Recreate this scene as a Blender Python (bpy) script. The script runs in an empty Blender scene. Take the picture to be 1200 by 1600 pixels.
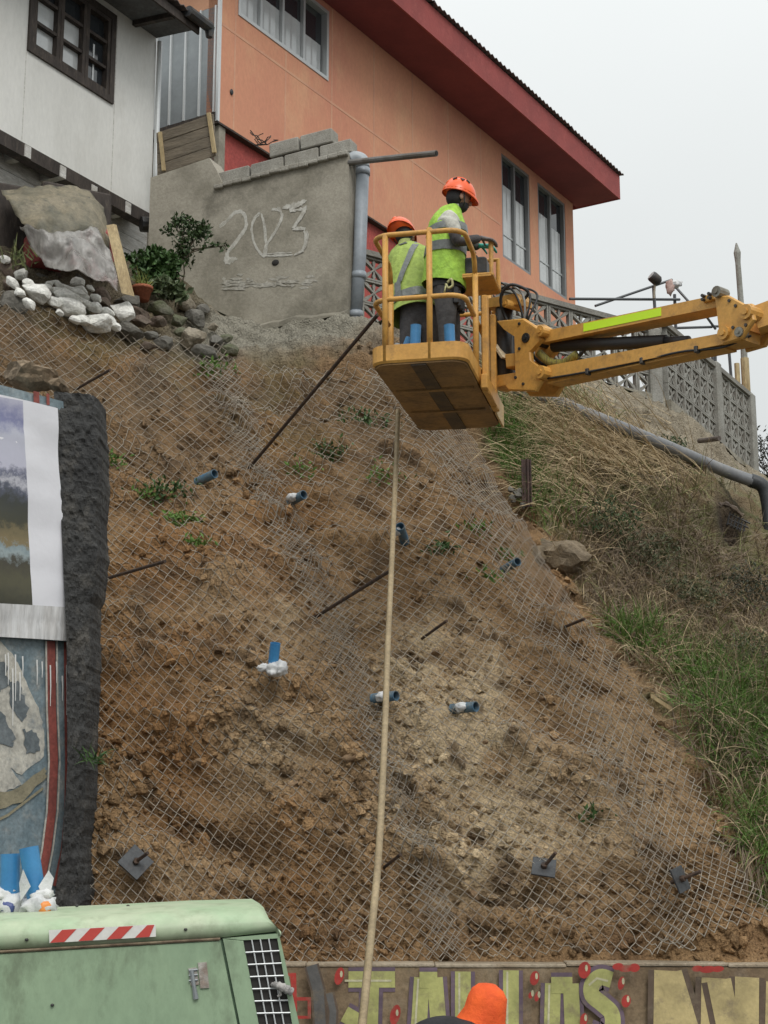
import bpy, bmesh, math, random
import numpy as np
from mathutils import Vector, Matrix
C = bpy.context.scene.collection
SC = bpy.context.scene
random.seed(7)
rng = np.random.default_rng(11)

# ------------------------------------------------------------------ camera
FPX, PITCH, CZ = 2400.0, math.radians(11.8), 2.2
cam = bpy.data.cameras.new('camera')
cam.sensor_fit = 'VERTICAL'
cam.sensor_height = 36.0
cam.lens = 36.0 * FPX / 1600.0
cam.clip_start = 0.1
cam.clip_end = 3000
camo = bpy.data.objects.new('camera', cam)
C.objects.link(camo)
camo.location = (0, 0, CZ)
camo.rotation_euler = (math.radians(90) + PITCH, 0, 0)
SC.camera = camo
# ------------------------------------------------------------------ sky, sun, exposure (overcast)
SUN_EL, SUN_AZ = math.radians(46), math.radians(162)
w = bpy.data.worlds.new('World')
SC.world = w
w.use_nodes = True
nt = w.node_tree
nt.nodes.clear()
out = nt.nodes.new('ShaderNodeOutputWorld')
bg = nt.nodes.new('ShaderNodeBackground')
sky = nt.nodes.new('ShaderNodeTexSky')
sky.sky_type = 'NISHITA'
sky.sun_disc = False
sky.sun_elevation = SUN_EL
sky.sun_rotation = SUN_AZ
sky.air_density = 1.0
sky.dust_density = 4.0
sky.altitude = 50
# cloud deck: a grey overcast layer, brighter towards the zenith, over a little of the clear sky
geo = nt.nodes.new('ShaderNodeTexCoord')
sep = nt.nodes.new('ShaderNodeSeparateXYZ')
nt.links.new(geo.outputs['Generated'], sep.inputs[0])
ramp = nt.nodes.new('ShaderNodeMapRange')
ramp.inputs['From Min'].default_value = 0.0
ramp.inputs['From Max'].default_value = 1.0
ramp.inputs['To Min'].default_value = 6.35
ramp.inputs['To Max'].default_value = 15.5
pw = nt.nodes.new('ShaderNodeMath')
pw.operation = 'POWER'
pw.use_clamp = True
pw.inputs[1].default_value = 1.9
nt.links.new(sep.outputs['Z'], pw.inputs[0])
nt.links.new(pw.outputs[0], ramp.inputs['Value'])
cl = nt.nodes.new('ShaderNodeTexNoise')
cl.inputs['Scale'].default_value = 2.2
cl.inputs['Detail'].default_value = 5
nt.links.new(geo.outputs['Generated'], cl.inputs['Vector'])
clr = nt.nodes.new('ShaderNodeMapRange')
clr.inputs['From Min'].default_value = 0.3
clr.inputs['From Max'].default_value = 0.7
clr.inputs['To Min'].default_value = 0.97
clr.inputs['To Max'].default_value = 1.03
nt.links.new(cl.outputs['Fac'], clr.inputs['Value'])
mul = nt.nodes.new('ShaderNodeMath')
mul.operation = 'MULTIPLY'
nt.links.new(ramp.outputs[0], mul.inputs[0])
nt.links.new(clr.outputs[0], mul.inputs[1])
tint = nt.nodes.new('ShaderNodeVectorMath')
tint.operation = 'SCALE'
tint.inputs[0].default_value = (0.965, 1.0, 0.995)
nt.links.new(mul.outputs[0], tint.inputs['Scale'])
mix = nt.nodes.new('ShaderNodeMix')
mix.data_type = 'RGBA'
mix.inputs['Factor'].default_value = 0.96
nt.links.new(sky.outputs[0], mix.inputs['A'])
nt.links.new(tint.outputs[0], mix.inputs['B'])
nt.links.new(mix.outputs['Result'], bg.inputs['Color'])
bg.inputs['Strength'].default_value = 0.11
nt.links.new(bg.outputs[0], out.inputs['Surface'])
sl = bpy.data.lights.new('sun', 'SUN')
sl.energy = 1.4
sl.angle = math.radians(25)
sl.color = (1.0, 0.97, 0.93)
so = bpy.data.objects.new('sun', sl)
C.objects.link(so)
sd = Vector((math.sin(SUN_AZ) * math.cos(SUN_EL), math.cos(SUN_AZ) * math.cos(SUN_EL), math.sin(SUN_EL)))
so.rotation_euler = sd.to_track_quat('Z', 'Y').to_euler()
so.location = sd * 60
vs = SC.view_settings
SC.display_settings.display_device = 'sRGB'
vs.view_transform = 'Standard'
vs.look = 'None'
vs.exposure = 0.0
vs.gamma = 1.0
vs.use_curve_mapping = False

# ------------------------------------------------------------------ geometry helpers
CAM = Vector((0, 0, CZ))
def ray(px, py):
    x = (px - 600) / FPX
    v = (800 - py) / FPX
    return Vector((x, math.cos(PITCH) - v * math.sin(PITCH), math.sin(PITCH) + v * math.cos(PITCH)))
def W(px, py, Y):
    """point on the sight line of a place in the photograph, Y metres into the scene"""
    d = ray(px, py)
    return CAM + d * (Y / d.y)
def atz(px, py, z):
    d = ray(px, py)
    return CAM + d * ((z - CZ) / d.z)

class Plane:
    """a vertical wall plane through P0 running along D; u along the wall, z up, off towards the viewer"""
    def __init__(s, P0, D):
        s.P0 = Vector(P0)
        s.D = Vector((D[0], D[1], 0)).normalized()
        s.N = Vector((s.D.y, -s.D.x, 0))
        if s.N.dot(CAM - s.P0) < 0:
            s.N = -s.N
    def uz(s, px, py):
        d = ray(px, py)
        t = s.N.dot(s.P0 - CAM) / s.N.dot(d)
        p = CAM + d * t
        return ((p - s.P0).dot(s.D), p.z)
    def pt(s, u, z, off=0.0):
        q = s.P0 + s.D * u + s.N * off
        return Vector((q.x, q.y, z))
    def R(s):
        return Matrix((s.D, s.N, Vector((0, 0, 1)))).transposed()

class MB:
    def __init__(s):
        s.v, s.f, s.m = [], [], []
    def add(s, vs_, fs, mi=0):
        b = len(s.v)
        s.v += [Vector(p) for p in vs_]
        for f in fs:
            s.f.append([i + b for i in f])
            s.m.append(mi)
        return s
    def box(s, c, sz, R=None, mi=0, bev=0.0):
        c = Vector(c)
        R = R or Matrix.Identity(3)
        a, b, d = sz[0] / 2, sz[1] / 2, sz[2] / 2
        if bev > 0:
            k = bev
            pr = [(-a + k, -b), (a - k, -b), (a, -b + k), (a, b - k), (a - k, b), (-a + k, b), (-a, b - k), (-a, -b + k)]
            rings = []
            for zz, inset in ((-d, k * .7), (-d + k, 0), (d - k, 0), (d, k * .7)):
                fx, fy = (a - inset) / a, (b - inset) / b
                rings.append([c + R @ Vector((x * fx, y * fy, zz)) for x, y in pr])
            return s.loft(rings, True, mi)
        vs_ = [c + R @ Vector((x, y, z)) for x in (-a, a) for y in (-b, b) for z in (-d, d)]
        return s.add(vs_, [(0, 1, 3, 2), (4, 6, 7, 5), (0, 4, 5, 1), (2, 3, 7, 6), (0, 2, 6, 4), (1, 5, 7, 3)], mi)
    def loft(s, rings, caps=True, mi=0, closed=True):
        n = len(rings[0])
        vs_ = [p for r in rings for p in r]
        fs = []
        for i in range(len(rings) - 1):
            for j in range(n if closed else n - 1):
                k = (j + 1) % n
                fs.append((i * n + j, i * n + k, (i + 1) * n + k, (i + 1) * n + j))
        if caps and closed:
            fs.append(tuple(range(n))[::-1])
            fs.append(tuple((len(rings) - 1) * n + j for j in range(n)))
        return s.add(vs_, fs, mi)
    def prism(s, a, b, mi=0):
        return s.loft([a, b], True, mi)
    def tube(s, path, r, n=8, caps=True, mi=0):
        path = [Vector(p) for p in path]
        rr = r if isinstance(r, (list, tuple)) else [r] * len(path)
        rings = []
        up = None
        for i, p in enumerate(path):
            t = (path[min(i + 1, len(path) - 1)] - path[max(i - 1, 0)])
            if t.length < 1e-9:
                t = Vector((0, 0, 1))
            t.normalize()
            if up is None:
                up = Vector((0, 0, 1)) if abs(t.z) < .9 else Vector((1, 0, 0))
            a = t.cross(up)
            if a.length < 1e-6:
                a = t.orthogonal()
            a.normalize()
            b = a.cross(t).normalized()
            up = b
            rings.append([p + (a * math.cos(q) + b * math.sin(q)) * rr[i] for q in [2 * math.pi * k / n for k in range(n)]])
        return s.loft(rings, caps, mi)
    def ellipsoid(s, c, ax, R=None, nu=12, nv=8, mi=0, t0=0.0, t1=math.pi):
        R = R or Matrix.Identity(3)
        c = Vector(c)
        rings = []
        for i in range(nv + 1):
            t = t0 + (t1 - t0) * i / nv
            st = max(math.sin(t), 1e-4)
            rings.append([c + R @ Vector((ax[0] * st * math.cos(q), ax[1] * st * math.sin(q), ax[2] * math.cos(t))) for q in [2 * math.pi * k / nu for k in range(nu)]])
        return s.loft(rings, True, mi)
    def mesh(s, name, mats, off=Vector((0, 0, 0)), smooth=False):
        me = bpy.data.meshes.new(name)
        me.from_pydata([tuple(p - off) for p in s.v], [], s.f)
        for m_ in (mats if isinstance(mats, (list, tuple)) else [mats]):
            me.materials.append(m_)
        if s.f:
            me.polygons.foreach_set('material_index', s.m)
            if smooth:
                me.polygons.foreach_set('use_smooth', [True] * len(s.f))
        bm = bmesh.new()
        bm.from_mesh(me)
        bmesh.ops.recalc_face_normals(bm, faces=bm.faces)
        bm.to_mesh(me)
        bm.free()
        me.update()
        return me

BASE = {}
def tag(o, label=None, cat=None, group=None, kind=None):
    if label:
        o['label'] = label
    if cat:
        o['category'] = cat
    if group:
        o['group'] = group
    if kind:
        o['kind'] = kind
    return o
def thing(name, label, cat, loc, group=None):
    o = bpy.data.objects.new(name, None)
    o.empty_display_size = 0.1
    C.objects.link(o)
    o.location = loc
    BASE[o.name] = Vector(loc)
    return tag(o, label, cat, group)
def link(name, me, parent=None, loc=(0, 0, 0)):
    o = bpy.data.objects.new(name, me)
    C.objects.link(o)
    o.location = loc
    if parent is not None:
        o.parent = parent
        BASE[o.name] = BASE[parent.name]
    else:
        BASE[o.name] = Vector(loc)
    return o
def part(name, mb, mats, parent, smooth=False, label=None):
    o = link(name, mb.mesh(name, mats, BASE[parent.name], smooth), parent)
    if label:
        o['label'] = label
    return o
def solo(name, mb, mats, label=None, cat=None, group=None, kind=None, smooth=False, loc=None):
    if loc is None:
        xs = [p.x for p in mb.v]
        ys = [p.y for p in mb.v]
        loc = Vector(((min(xs) + max(xs)) / 2, (min(ys) + max(ys)) / 2, min(p.z for p in mb.v)))
    o = link(name, mb.mesh(name, mats, Vector(loc), smooth), None, loc)
    return tag(o, label, cat, group, kind)
def bez(p, n=12):
    """smooth path through points (Catmull-Rom)"""
    p = [Vector(q) for q in p]
    q = [p[0] * 2 - p[1]] + p + [p[-1] * 2 - p[-2]]
    o = []
    for i in range(1, len(q) - 2):
        for k in range(n):
            t = k / n
            a, b, c, d = q[i - 1], q[i], q[i + 1], q[i + 2]
            o.append(.5 * ((2 * b) + (c - a) * t + (2 * a - 5 * b + 4 * c - d) * t * t + (3 * b - a - 3 * c + d) * t ** 3))
    o.append(p[-1])
    return o
def rotz(a):
    return Matrix.Rotation(a, 3, 'Z')

# vectorised value noise
_perm = rng.permutation(4096)
_val = rng.random(4096) * 2 - 1
def vnoise(P):
    P = np.asarray(P, float)
    I = np.floor(P).astype(np.int64)
    f = P - I
    f = f * f * f * (f * (f * 6 - 15) + 10)
    r = 0
    for dx in (0, 1):
        for dy in (0, 1):
            for dz in (0, 1):
                h = _perm[(I[:, 0] + dx) & 4095]
                h = _perm[(h + I[:, 1] + dy) & 4095]
                h = _perm[(h + I[:, 2] + dz) & 4095]
                wt = (f[:, 0] if dx else 1 - f[:, 0]) * (f[:, 1] if dy else 1 - f[:, 1]) * (f[:, 2] if dz else 1 - f[:, 2])
                r = r + wt * _val[h]
    return r
def fbm(P, oct=4, gain=.5):
    P = np.asarray(P, float)
    a, r, t = 1.0, 0, 0
    for i in range(oct):
        r = r + a * vnoise(P + 17.3 * i)
        t += a
        P = P * 2.03
        a *= gain
    return r / t

# ------------------------------------------------------------------ materials
MATS = {}
def mat(name, c1, c2=None, sc=3.0, rough=.8, bump=.3, bsc=40.0, metal=0.0, c3=None, sc3=9.0, f3=.5, dist=0.02, stretch=None, attr=None, spec=None, grain=.25, trans=0, cov=(.4, .62)):
    if name in MATS:
        return MATS[name]
    m_ = bpy.data.materials.new(name)
    m_.use_nodes = True
    t = m_.node_tree
    N, L = t.nodes, t.links
    b = N['Principled BSDF']
    tc = N.new('ShaderNodeTexCoord')
    mp = N.new('ShaderNodeMapping')
    L.new(tc.outputs['Object'], mp.inputs[0])
    if stretch:
        mp.inputs['Scale'].default_value = stretch
    def noise(scale, detail=6, ro=.6):
        n = N.new('ShaderNodeTexNoise')
        n.inputs['Scale'].default_value = scale
        n.inputs['Detail'].default_value = detail
        n.inputs['Roughness'].default_value = ro
        L.new(mp.outputs[0], n.inputs['Vector'])
        return n
    def remap(sock, a, b_, lo=0, hi=1):
        r = N.new('ShaderNodeMapRange')
        r.inputs['From Min'].default_value = a
        r.inputs['From Max'].default_value = b_
        r.inputs['To Min'].default_value = lo
        r.inputs['To Max'].default_value = hi
        L.new(sock, r.inputs['Value'])
        return r.outputs[0]
    def mixc(f, a, b_, mode='MIX'):
        x = N.new('ShaderNodeMix')
        x.data_type = 'RGBA'
        x.blend_type = mode
        for s_, q in (('Factor', f), ('A', a), ('B', b_)):
            if isinstance(q, (int, float)):
                x.inputs[s_].default_value = q
            elif isinstance(q, tuple):
                x.inputs[s_].default_value = q + (1,)
            else:
                L.new(q, x.inputs[s_])
        return x.outputs['Result']
    col = c1
    if attr:
        at = N.new('ShaderNodeAttribute')
        at.attribute_name = attr
        col = at.outputs['Color']
    if c2:
        col = mixc(remap(noise(sc).outputs['Fac'], cov[0], cov[1]), col, c2)
    if c3:
        x = remap(noise(sc3, 8, .7).outputs['Fac'], .52, .68, 0, f3)
        col = mixc(x, col, c3)
    if grain:
        g = remap(noise(bsc, 4, .65).outputs['Fac'], .3, .7, 1 - grain, 1 + grain)
        gc = N.new('ShaderNodeCombineColor')
        for i in range(3):
            L.new(g, gc.inputs[i])
        col = mixc(1.0, col, gc.outputs[0], 'MULTIPLY')
    if isinstance(col, tuple):
        b.inputs['Base Color'].default_value = col + (1,)
    else:
        L.new(col, b.inputs['Base Color'])
    b.inputs['Roughness'].default_value = rough
    b.inputs['Metallic'].default_value = metal
    if spec is not None:
        b.inputs['Specular IOR Level'].default_value = spec
    if trans:
        b.inputs['Transmission Weight'].default_value = trans
    if bump:
        bn = N.new('ShaderNodeBump')
        bn.inputs['Strength'].default_value = bump
        bn.inputs['Distance'].default_value = dist
        L.new(noise(bsc, 6, .6).outputs['Fac'], bn.inputs['Height'])
        L.new(bn.outputs[0], b.inputs['Normal'])
    MATS[name] = m_
    return m_
def glass(name, tint=(.03, .035, .04), rough=.06):
    m_ = mat(name, tint, rough=rough, bump=.05, bsc=2.0, dist=.01, spec=.9, grain=0)
    return m_

M_soil = mat('soil', (.2, .12, .07), attr='Col', c2=None, bsc=55, bump=.7, dist=.03, rough=.95, grain=.35, spec=.2)
_t = M_soil.node_tree
_bn = [n for n in _t.nodes if n.type == 'BUMP'][0]
_pr = _t.nodes['Principled BSDF']
_mp = [n for n in _t.nodes if n.type == 'MAPPING'][0]
_prev = _bn
for _s, _d, _k in ((13.0, .045, .55), (38.0, .02, .65)):
    _v = _t.nodes.new('ShaderNodeTexVoronoi')
    _v.inputs['Scale'].default_value = _s
    _v.inputs['Detail'].default_value = 2
    _t.links.new(_mp.outputs[0], _v.inputs['Vector'])
    _i = _t.nodes.new('ShaderNodeMath')
    _i.operation = 'SUBTRACT'
    _i.inputs[0].default_value = 1.0
    _t.links.new(_v.outputs['Distance'], _i.inputs[1])
    _b2 = _t.nodes.new('ShaderNodeBump')
    _b2.inputs['Strength'].default_value = _k
    _b2.inputs['Distance'].default_value = _d
    _t.links.new(_i.outputs[0], _b2.inputs['Height'])
    _t.links.new(_prev.outputs[0], _b2.inputs['Normal'])
    _prev = _b2
_t.links.new(_prev.outputs[0], _pr.inputs['Normal'])
M_conc = mat('weathered_concrete', (.37, .34, .28), (.235, .215, .17), sc=1.5, c3=(.12, .11, .085), sc3=1.1, f3=.8, bsc=28, bump=.28, rough=.92, grain=.13)
M_block = mat('concrete_block', (.35, .335, .295), (.27, .255, .22), sc=4, bsc=60, bump=.4, rough=.95)
M_mortar = mat('mortar', (.36, .345, .30), (.28, .26, .22), sc=8, bsc=50, bump=.6, rough=.95)
M_breeze = mat('breeze_block', (.31, .305, .275), (.22, .21, .185), sc=3, bsc=50, bump=.3, rough=.95)
M_white = mat('white_render', (.72, .715, .68), (.64, .635, .60), sc=1.1, c3=(.44, .42, .37), sc3=1.7, f3=.22, bsc=25, bump=.12, rough=.85, stretch=(1, 1, .4), grain=.05)
M_wboard = mat('white_boards', (.62, .61, .58), (.46, .44, .4), sc=5, c3=(.25, .22, .18), sc3=12, f3=.5, bsc=30, bump=.3, stretch=(.5, .5, 3))
M_orange = mat('orange_render', (.66, .315, .19), (.60, .262, .168), sc=.5, c3=(.69, .40, .235), sc3=1.5, f3=.55, bsc=22, bump=.12, rough=.88, stretch=(1, 1, .55), grain=.06)
M_orange_side = mat('orange_side', (.62, .33, .2), (.56, .28, .17), sc=1, bsc=30, bump=.1, grain=.05)
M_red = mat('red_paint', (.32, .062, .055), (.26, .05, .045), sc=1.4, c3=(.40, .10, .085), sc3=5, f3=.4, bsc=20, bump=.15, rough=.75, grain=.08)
M_soffit = mat('soffit_shaded_red', (.23, .055, .058), (.19, .045, .05), sc=1.5, bsc=20, bump=.1, rough=.85, grain=.05)  # darker copy of the red, eave shade put into its colour
M_redwall = mat('red_wall', (.42, .075, .06), (.33, .06, .05), sc=2, c3=(.2, .06, .05), sc3=6, f3=.4, bsc=25, bump=.2)
M_zinc = mat('zinc_sheet', (.30, .325, .335), (.25, .27, .28), sc=2, rough=.5, metal=.35, bsc=15, bump=.05, grain=.05)
M_zrib = mat('zinc_rib', (.62, .64, .64), rough=.4, metal=.3, bump=0, grain=.05)
M_roof = mat('roof_sheet', (.16, .12, .11), (.10, .085, .08), sc=6, rough=.7, bsc=30, bump=.3)
M_alu = mat('aluminium', (.52, .54, .54), rough=.4, metal=.4, bump=.0, grain=.05)
M_aludark = mat('dark_aluminium', (.24, .25, .25), rough=.45, metal=.3, bump=0, grain=.05)
M_glass = glass('window_glass')
M_curtain = mat('net_curtain', (.62, .64, .64), (.5, .52, .52), sc=3, stretch=(6, 6, .3), rough=.9, bump=.0, grain=.05)
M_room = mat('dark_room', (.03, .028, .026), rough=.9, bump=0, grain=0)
M_dkwood = mat('dark_wood', (.055, .042, .034), (.03, .022, .018), sc=6, c3=(.14, .11, .085), sc3=14, f3=.5, bsc=35, bump=.4, rough=.75, stretch=(1, 1, .3))
M_oldwood = mat('old_boards', (.20, .165, .12), (.11, .09, .065), sc=5, c3=(.30, .26, .2), sc3=10, f3=.6, bsc=30, bump=.6, stretch=(.4, .4, 4))
M_newwood = mat('yellow_wood', (.46, .36, .20), (.34, .25, .13), sc=5, c3=(.2, .14, .08), sc3=9, f3=.5, bsc=30, bump=.3, stretch=(2, 2, .4))
M_pvc = mat('grey_pvc', (.27, .30, .33), (.22, .245, .27), sc=3, c3=(.14, .13, .12), sc3=5, f3=.35, rough=.45, bump=.1, bsc=15, grain=.08)
M_pvcdark = mat('dark_pvc', (.16, .165, .175), (.21, .21, .21), sc=3, c3=(.28, .265, .24), sc3=4, f3=.5, rough=.5, bump=.1, bsc=15, grain=.1)
M_steel = mat('rod_steel', (.045, .036, .032), (.10, .06, .04), sc=20, rough=.7, metal=.3, bsc=120, bump=.6)
M_plate = mat('plate_steel', (.062, .066, .07), (.045, .047, .05), sc=8, rough=.55, metal=.4, c3=(.14, .10, .075), sc3=12, f3=.35, bump=.1, bsc=40)
M_wire = mat('galvanised_wire', (.43, .39, .325), (.30, .255, .20), sc=3, rough=.55, metal=.25, bump=0, grain=.2, bsc=9)
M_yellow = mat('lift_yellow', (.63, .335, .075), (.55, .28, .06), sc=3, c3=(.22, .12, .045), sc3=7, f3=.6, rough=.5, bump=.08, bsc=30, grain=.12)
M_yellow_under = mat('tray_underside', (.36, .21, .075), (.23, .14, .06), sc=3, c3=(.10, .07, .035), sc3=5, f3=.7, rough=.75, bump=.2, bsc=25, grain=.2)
M_black = mat('black_rubber', (.018, .018, .019), rough=.55, bump=.1, grain=.2)
M_dksteel = mat('dark_steel', (.04, .042, .045), (.07, .06, .05), sc=8, rough=.5, metal=.3, bump=.1)
M_lime = mat('lime_tape', (.60, .88, .02), rough=.4, bump=0, grain=.03, bsc=10)
M_green = mat('machine_green', (.285, .39, .25), (.25, .35, .225), sc=2, c3=(.15, .19, .12), sc3=3, f3=.75, rough=.55, bump=.06, bsc=18, grain=.08, stretch=(1.6, 1.6, .8))
M_greentop = mat('machine_roof', (.36, .44, .28), (.42, .47, .33), sc=2.5, c3=(.2, .22, .14), sc3=7, f3=.5, rough=.6, bump=.15, bsc=20, grain=.1)
M_tapered = mat('tape_red', (.52, .065, .05), rough=.45, bump=0, grain=.06)
M_tapewhite = mat('tape_white', (.70, .69, .65), rough=.45, bump=0, grain=.06)
M_blue = mat('blue_pvc', (.045, .20, .42), (.055, .24, .46), sc=4, rough=.35, bump=.03, grain=.08)
M_bag = mat('plastic_bag', (.66, .66, .65), (.48, .49, .5), sc=12, rough=.35, bump=.5, bsc=25, dist=.02, grain=.08)
M_bluemud = mat('muddy_blue_pvc', (.055, .15, .25), (.10, .16, .20), sc=9, c3=(.16, .115, .07), sc3=14, f3=.7, rough=.5, bump=.2)
M_bagor = mat('orange_print', (.75, .26, .06), rough=.4, bump=.2, grain=.1)
M_bagblue = mat('blue_print', (.06, .08, .22), rough=.4, bump=.2, grain=.1)
M_paper = mat('poster_paper', (.74, .74, .78), (.70, .70, .74), sc=2, rough=.6, bump=.25, bsc=5, dist=.02, grain=.02)
M_darkrock = mat('dark_rough_plaster', (.052, .052, .051), (.034, .034, .034), sc=2.5, c3=(.12, .11, .095), sc3=3.5, f3=.7, bsc=16, bump=1.0, dist=.06, rough=.85, grain=.35)
M_mural = mat('mural_blue', (.13, .18, .205), (.22, .27, .29), sc=4, c3=(.30, .30, .28), sc3=5, f3=.75, bsc=30, bump=.3, rough=.8)
M_mwhite = mat('mural_white', (.50, .48, .42), (.38, .365, .32), sc=5, c3=(.20, .225, .235), sc3=8, f3=.85, bsc=30, bump=.3)
M_mred = mat('mural_red', (.27, .07, .055), (.2, .055, .045), sc=5, bsc=30, bump=.3)
M_drip = mat('white_drip', (.68, .68, .66), bump=0, grain=.05)
M_graf = mat('graffiti_wall', (.25, .185, .11), (.18, .125, .075), sc=2, c3=(.27, .22, .16), sc3=5, f3=.5, bsc=30, bump=.3, rough=.9)
def paint(n, c):
    return mat('paint_' + n, c, tuple(x * .72 for x in c), sc=5, c3=(.19, .15, .10), sc3=7, f3=.75, rough=.75, bump=.15, bsc=30, grain=.1)
# ------------------------------------------------------------------ the hillside
CTRL = [
 (-300, 1495, 11.7), (0, 1495, 11.9), (165, 1495, 11.75), (400, 1495, 11.7), (700, 1495, 11.7), (1000, 1495, 11.7), (1250, 1495, 11.7), (1500, 1495, 11.75),
 (1900, 1495, 12.2), (1900, 1280, 15.2), (1900, 1050, 18.5), (1900, 880, 21.5), (-200, 1400, 12.1), (165, 1410, 11.95), (450, 1410, 11.85), (800, 1410, 11.85), (1100, 1410, 11.9), (1400, 1410, 12.6),
 (165, 1300, 12.15), (400, 1290, 12.45), (700, 1300, 12.2), (950, 1300, 12.25), (1120, 1280, 12.35), (1200, 1280, 12.8), (1450, 1280, 13.8),
 (-200, 1100, 13.0), (165, 1100, 12.7), (400, 1080, 12.85), (620, 1080, 13.1), (800, 1100, 13.0), (950, 1080, 13.3), (1050, 1090, 13.8), (1200, 1080, 14.8), (1450, 1080, 16.2),
 (165, 900, 13.5), (400, 880, 13.8), (520, 900, 14.3), (640, 900, 14.1), (820, 900, 14.6), (940, 920, 15.2), (1060, 900, 16.4), (1200, 900, 17.4), (1450, 900, 18.6),
 (-200, 760, 14.0), (165, 760, 14.3), (380, 740, 15.0), (560, 760, 15.1), (720, 760, 15.5), (850, 760, 16.2), (1000, 760, 17.2), (1120, 770, 18.5), (1250, 800, 20.0), (1500, 880, 21.0),
 (0, 620, 14.6), (100, 620, 14.7), (300, 630, 15.5), (480, 620, 16.0), (640, 620, 16.6), (800, 640, 17.4), (920, 640, 18.4), (1040, 650, 19.6), (1180, 745, 22.4), (1350, 800, 23.0),
 (-200, 480, 14.8), (0, 500, 15.0), (150, 520, 15.5), (300, 560, 16.0), (400, 545, 16.6), (545, 535, 16.85), (600, 510, 17.6), (820, 585, 18.9),
 (-200, 390, 15.2), (0, 400, 15.55), (130, 420, 16.2), (240, 430, 17.0), (330, 490, 16.9)]
_cp = np.array([[a / 400., b / 400.] for a, b, _ in CTRL])
_cy = np.array([c for _, _, c in CTRL])
def _phi(r2):
    return np.where(r2 > 1e-12, .5 * r2 * np.log(np.maximum(r2, 1e-12)), 0)
_n = len(CTRL)
_A = np.zeros((_n + 3, _n + 3))
_A[:_n, :_n] = _phi(((_cp[:, None] - _cp[None]) ** 2).sum(-1)) + np.eye(_n) * .004
_A[:_n, _n] = 1
_A[:_n, _n + 1:] = _cp
_A[_n:, :_n] = _A[:_n, _n:].T
_w = np.linalg.solve(_A, np.concatenate([_cy, [0, 0, 0]]))
def depth(px, py):
    q = np.stack([np.asarray(px, float).ravel() / 400., np.asarray(py, float).ravel() / 400.], -1)
    r = _phi(((q[:, None] - _cp[None]) ** 2).sum(-1)) @ _w[:_n] + _w[_n] + q @ _w[_n + 1:]
    return r
def Wn(px, py, Y):
    px, py, Y = [np.asarray(a, float).ravel() for a in (px, py, Y)]
    x = (px - 600) / FPX
    v = (800 - py) / FPX
    d = np.stack([x, math.cos(PITCH) - v * math.sin(PITCH), math.sin(PITCH) + v * math.cos(PITCH)], -1)
    return np.array(CAM)[None] + d * (Y / d[:, 1])[:, None]
DENTS = []
for _x, _y, _a, _b, _c in ((330, 1285, .55, .13, .20), (395, 1310, .3, .1, .15), (725, 1055, .22, .12, .14), (1118, 1228, .26, .14, .26), (320, 600, .22, .14, .16), (300, 690, .3, .08, .1), (560, 1000, .3, .1, .12), (470, 930, .35, .08, .12), (520, 1340, .3, .12, .14), (640, 1360, .2, .1, .12), (790, 860, .4, .12, .16), (860, 930, .3, .12, .16), (640, 790, .2, .1, .1), (700, 650, .4, .12, .15), (250, 985, .3, .07, .1), (900, 1060, .3, .08, .1), (450, 1180, .4, .08, .1), (1140, 808, .17, .30, .60)):
    DENTS.append((Wn([_x], [_y], depth([_x], [_y]))[0], _a, _b, _c))
NRM = np.array([0, -.74, .67])
def proj(q):
    c, s_ = math.cos(PITCH), math.sin(PITCH)
    y, z = q[:, 1], q[:, 2] - CZ
    f = y * c + z * s_
    return 600 + FPX * q[:, 0] / f, 800 - FPX * (-y * s_ + z * c) / f
def disp(P):
    """clods, ledges and gullies of the soil, metres along NRM"""
    c, s_ = math.cos(.45), math.sin(.45)
    st = np.stack([P[:, 0] * c - P[:, 2] * s_, P[:, 0] * s_ + P[:, 2] * c, P[:, 1]], -1)
    an = st * np.array([.9, 2.4, 1.2])
    d = .20 * fbm(P * .55, 3) + .13 * (1 - 2 * np.abs(fbm(an, 3)))
    d = d + .075 * fbm(st * np.array([3.2, 5.0, 4]), 4, .65)
    k = fbm(P * 7.5, 3, .65)
    d = d + .055 * k + .030 * (1 - 2 * np.abs(fbm(st * np.array([7, 10, 8]) + 3, 3))) + .022 * fbm(P * 24, 2, .7)
    for c_, rx, rz, am in DENTS:
        q = P - c_
        a_ = q[:, 0] * .93 - q[:, 2] * .37
        b_ = q[:, 0] * .37 + q[:, 2] * .93
        d = d - am * np.exp(-(a_ / rx) ** 2 - (b_ / np.where(b_ > 0, rz * .6, rz * 1.5)) ** 2)
    zz = P[:, 2] - 1.78
    d = d - (.20 + .12 * fbm(P * 1.3 + 8, 2)) * np.exp(-(zz / np.where(zz > 0, .10, .20)) ** 2) * (P[:, 1] < 13.2)
    d = d + .09 * (1 - 2 * np.abs(fbm(st * np.array([.7, 1.5, 1]) + 12, 2))) - .03
    led = np.clip(fbm(st * np.array([1.3, 4.2, 2]) + 40, 2) * 2.2 - .35, 0, 1)
    return d + .10 * led
def tp(px, py, off=0.0):
    """point on the finished soil surface"""
    a, b = px, py
    for _ in range(5):
        P = Wn([a], [b], depth([a], [b]))
        q = P + NRM[None] * (disp(P) + off)[:, None]
        u, v = proj(q)
        a += (px - u[0]) * .8
        b += (py - v[0]) * .8
    return Vector(q[0])
def tpn(px, py, off=0.0):
    P = Wn(px, py, depth(px, py))
    return P + NRM[None] * (disp(P) + off)[:, None]
CREST = [(-320, 360), (0, 392), (120, 408), (240, 425), (330, 490), (420, 528), (545, 530), (600, 512), (700, 545), (820, 588), (920, 600), (1033, 628), (1110, 690), (1180, 745), (1300, 800), (1520, 880), (1900, 940)]
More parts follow.
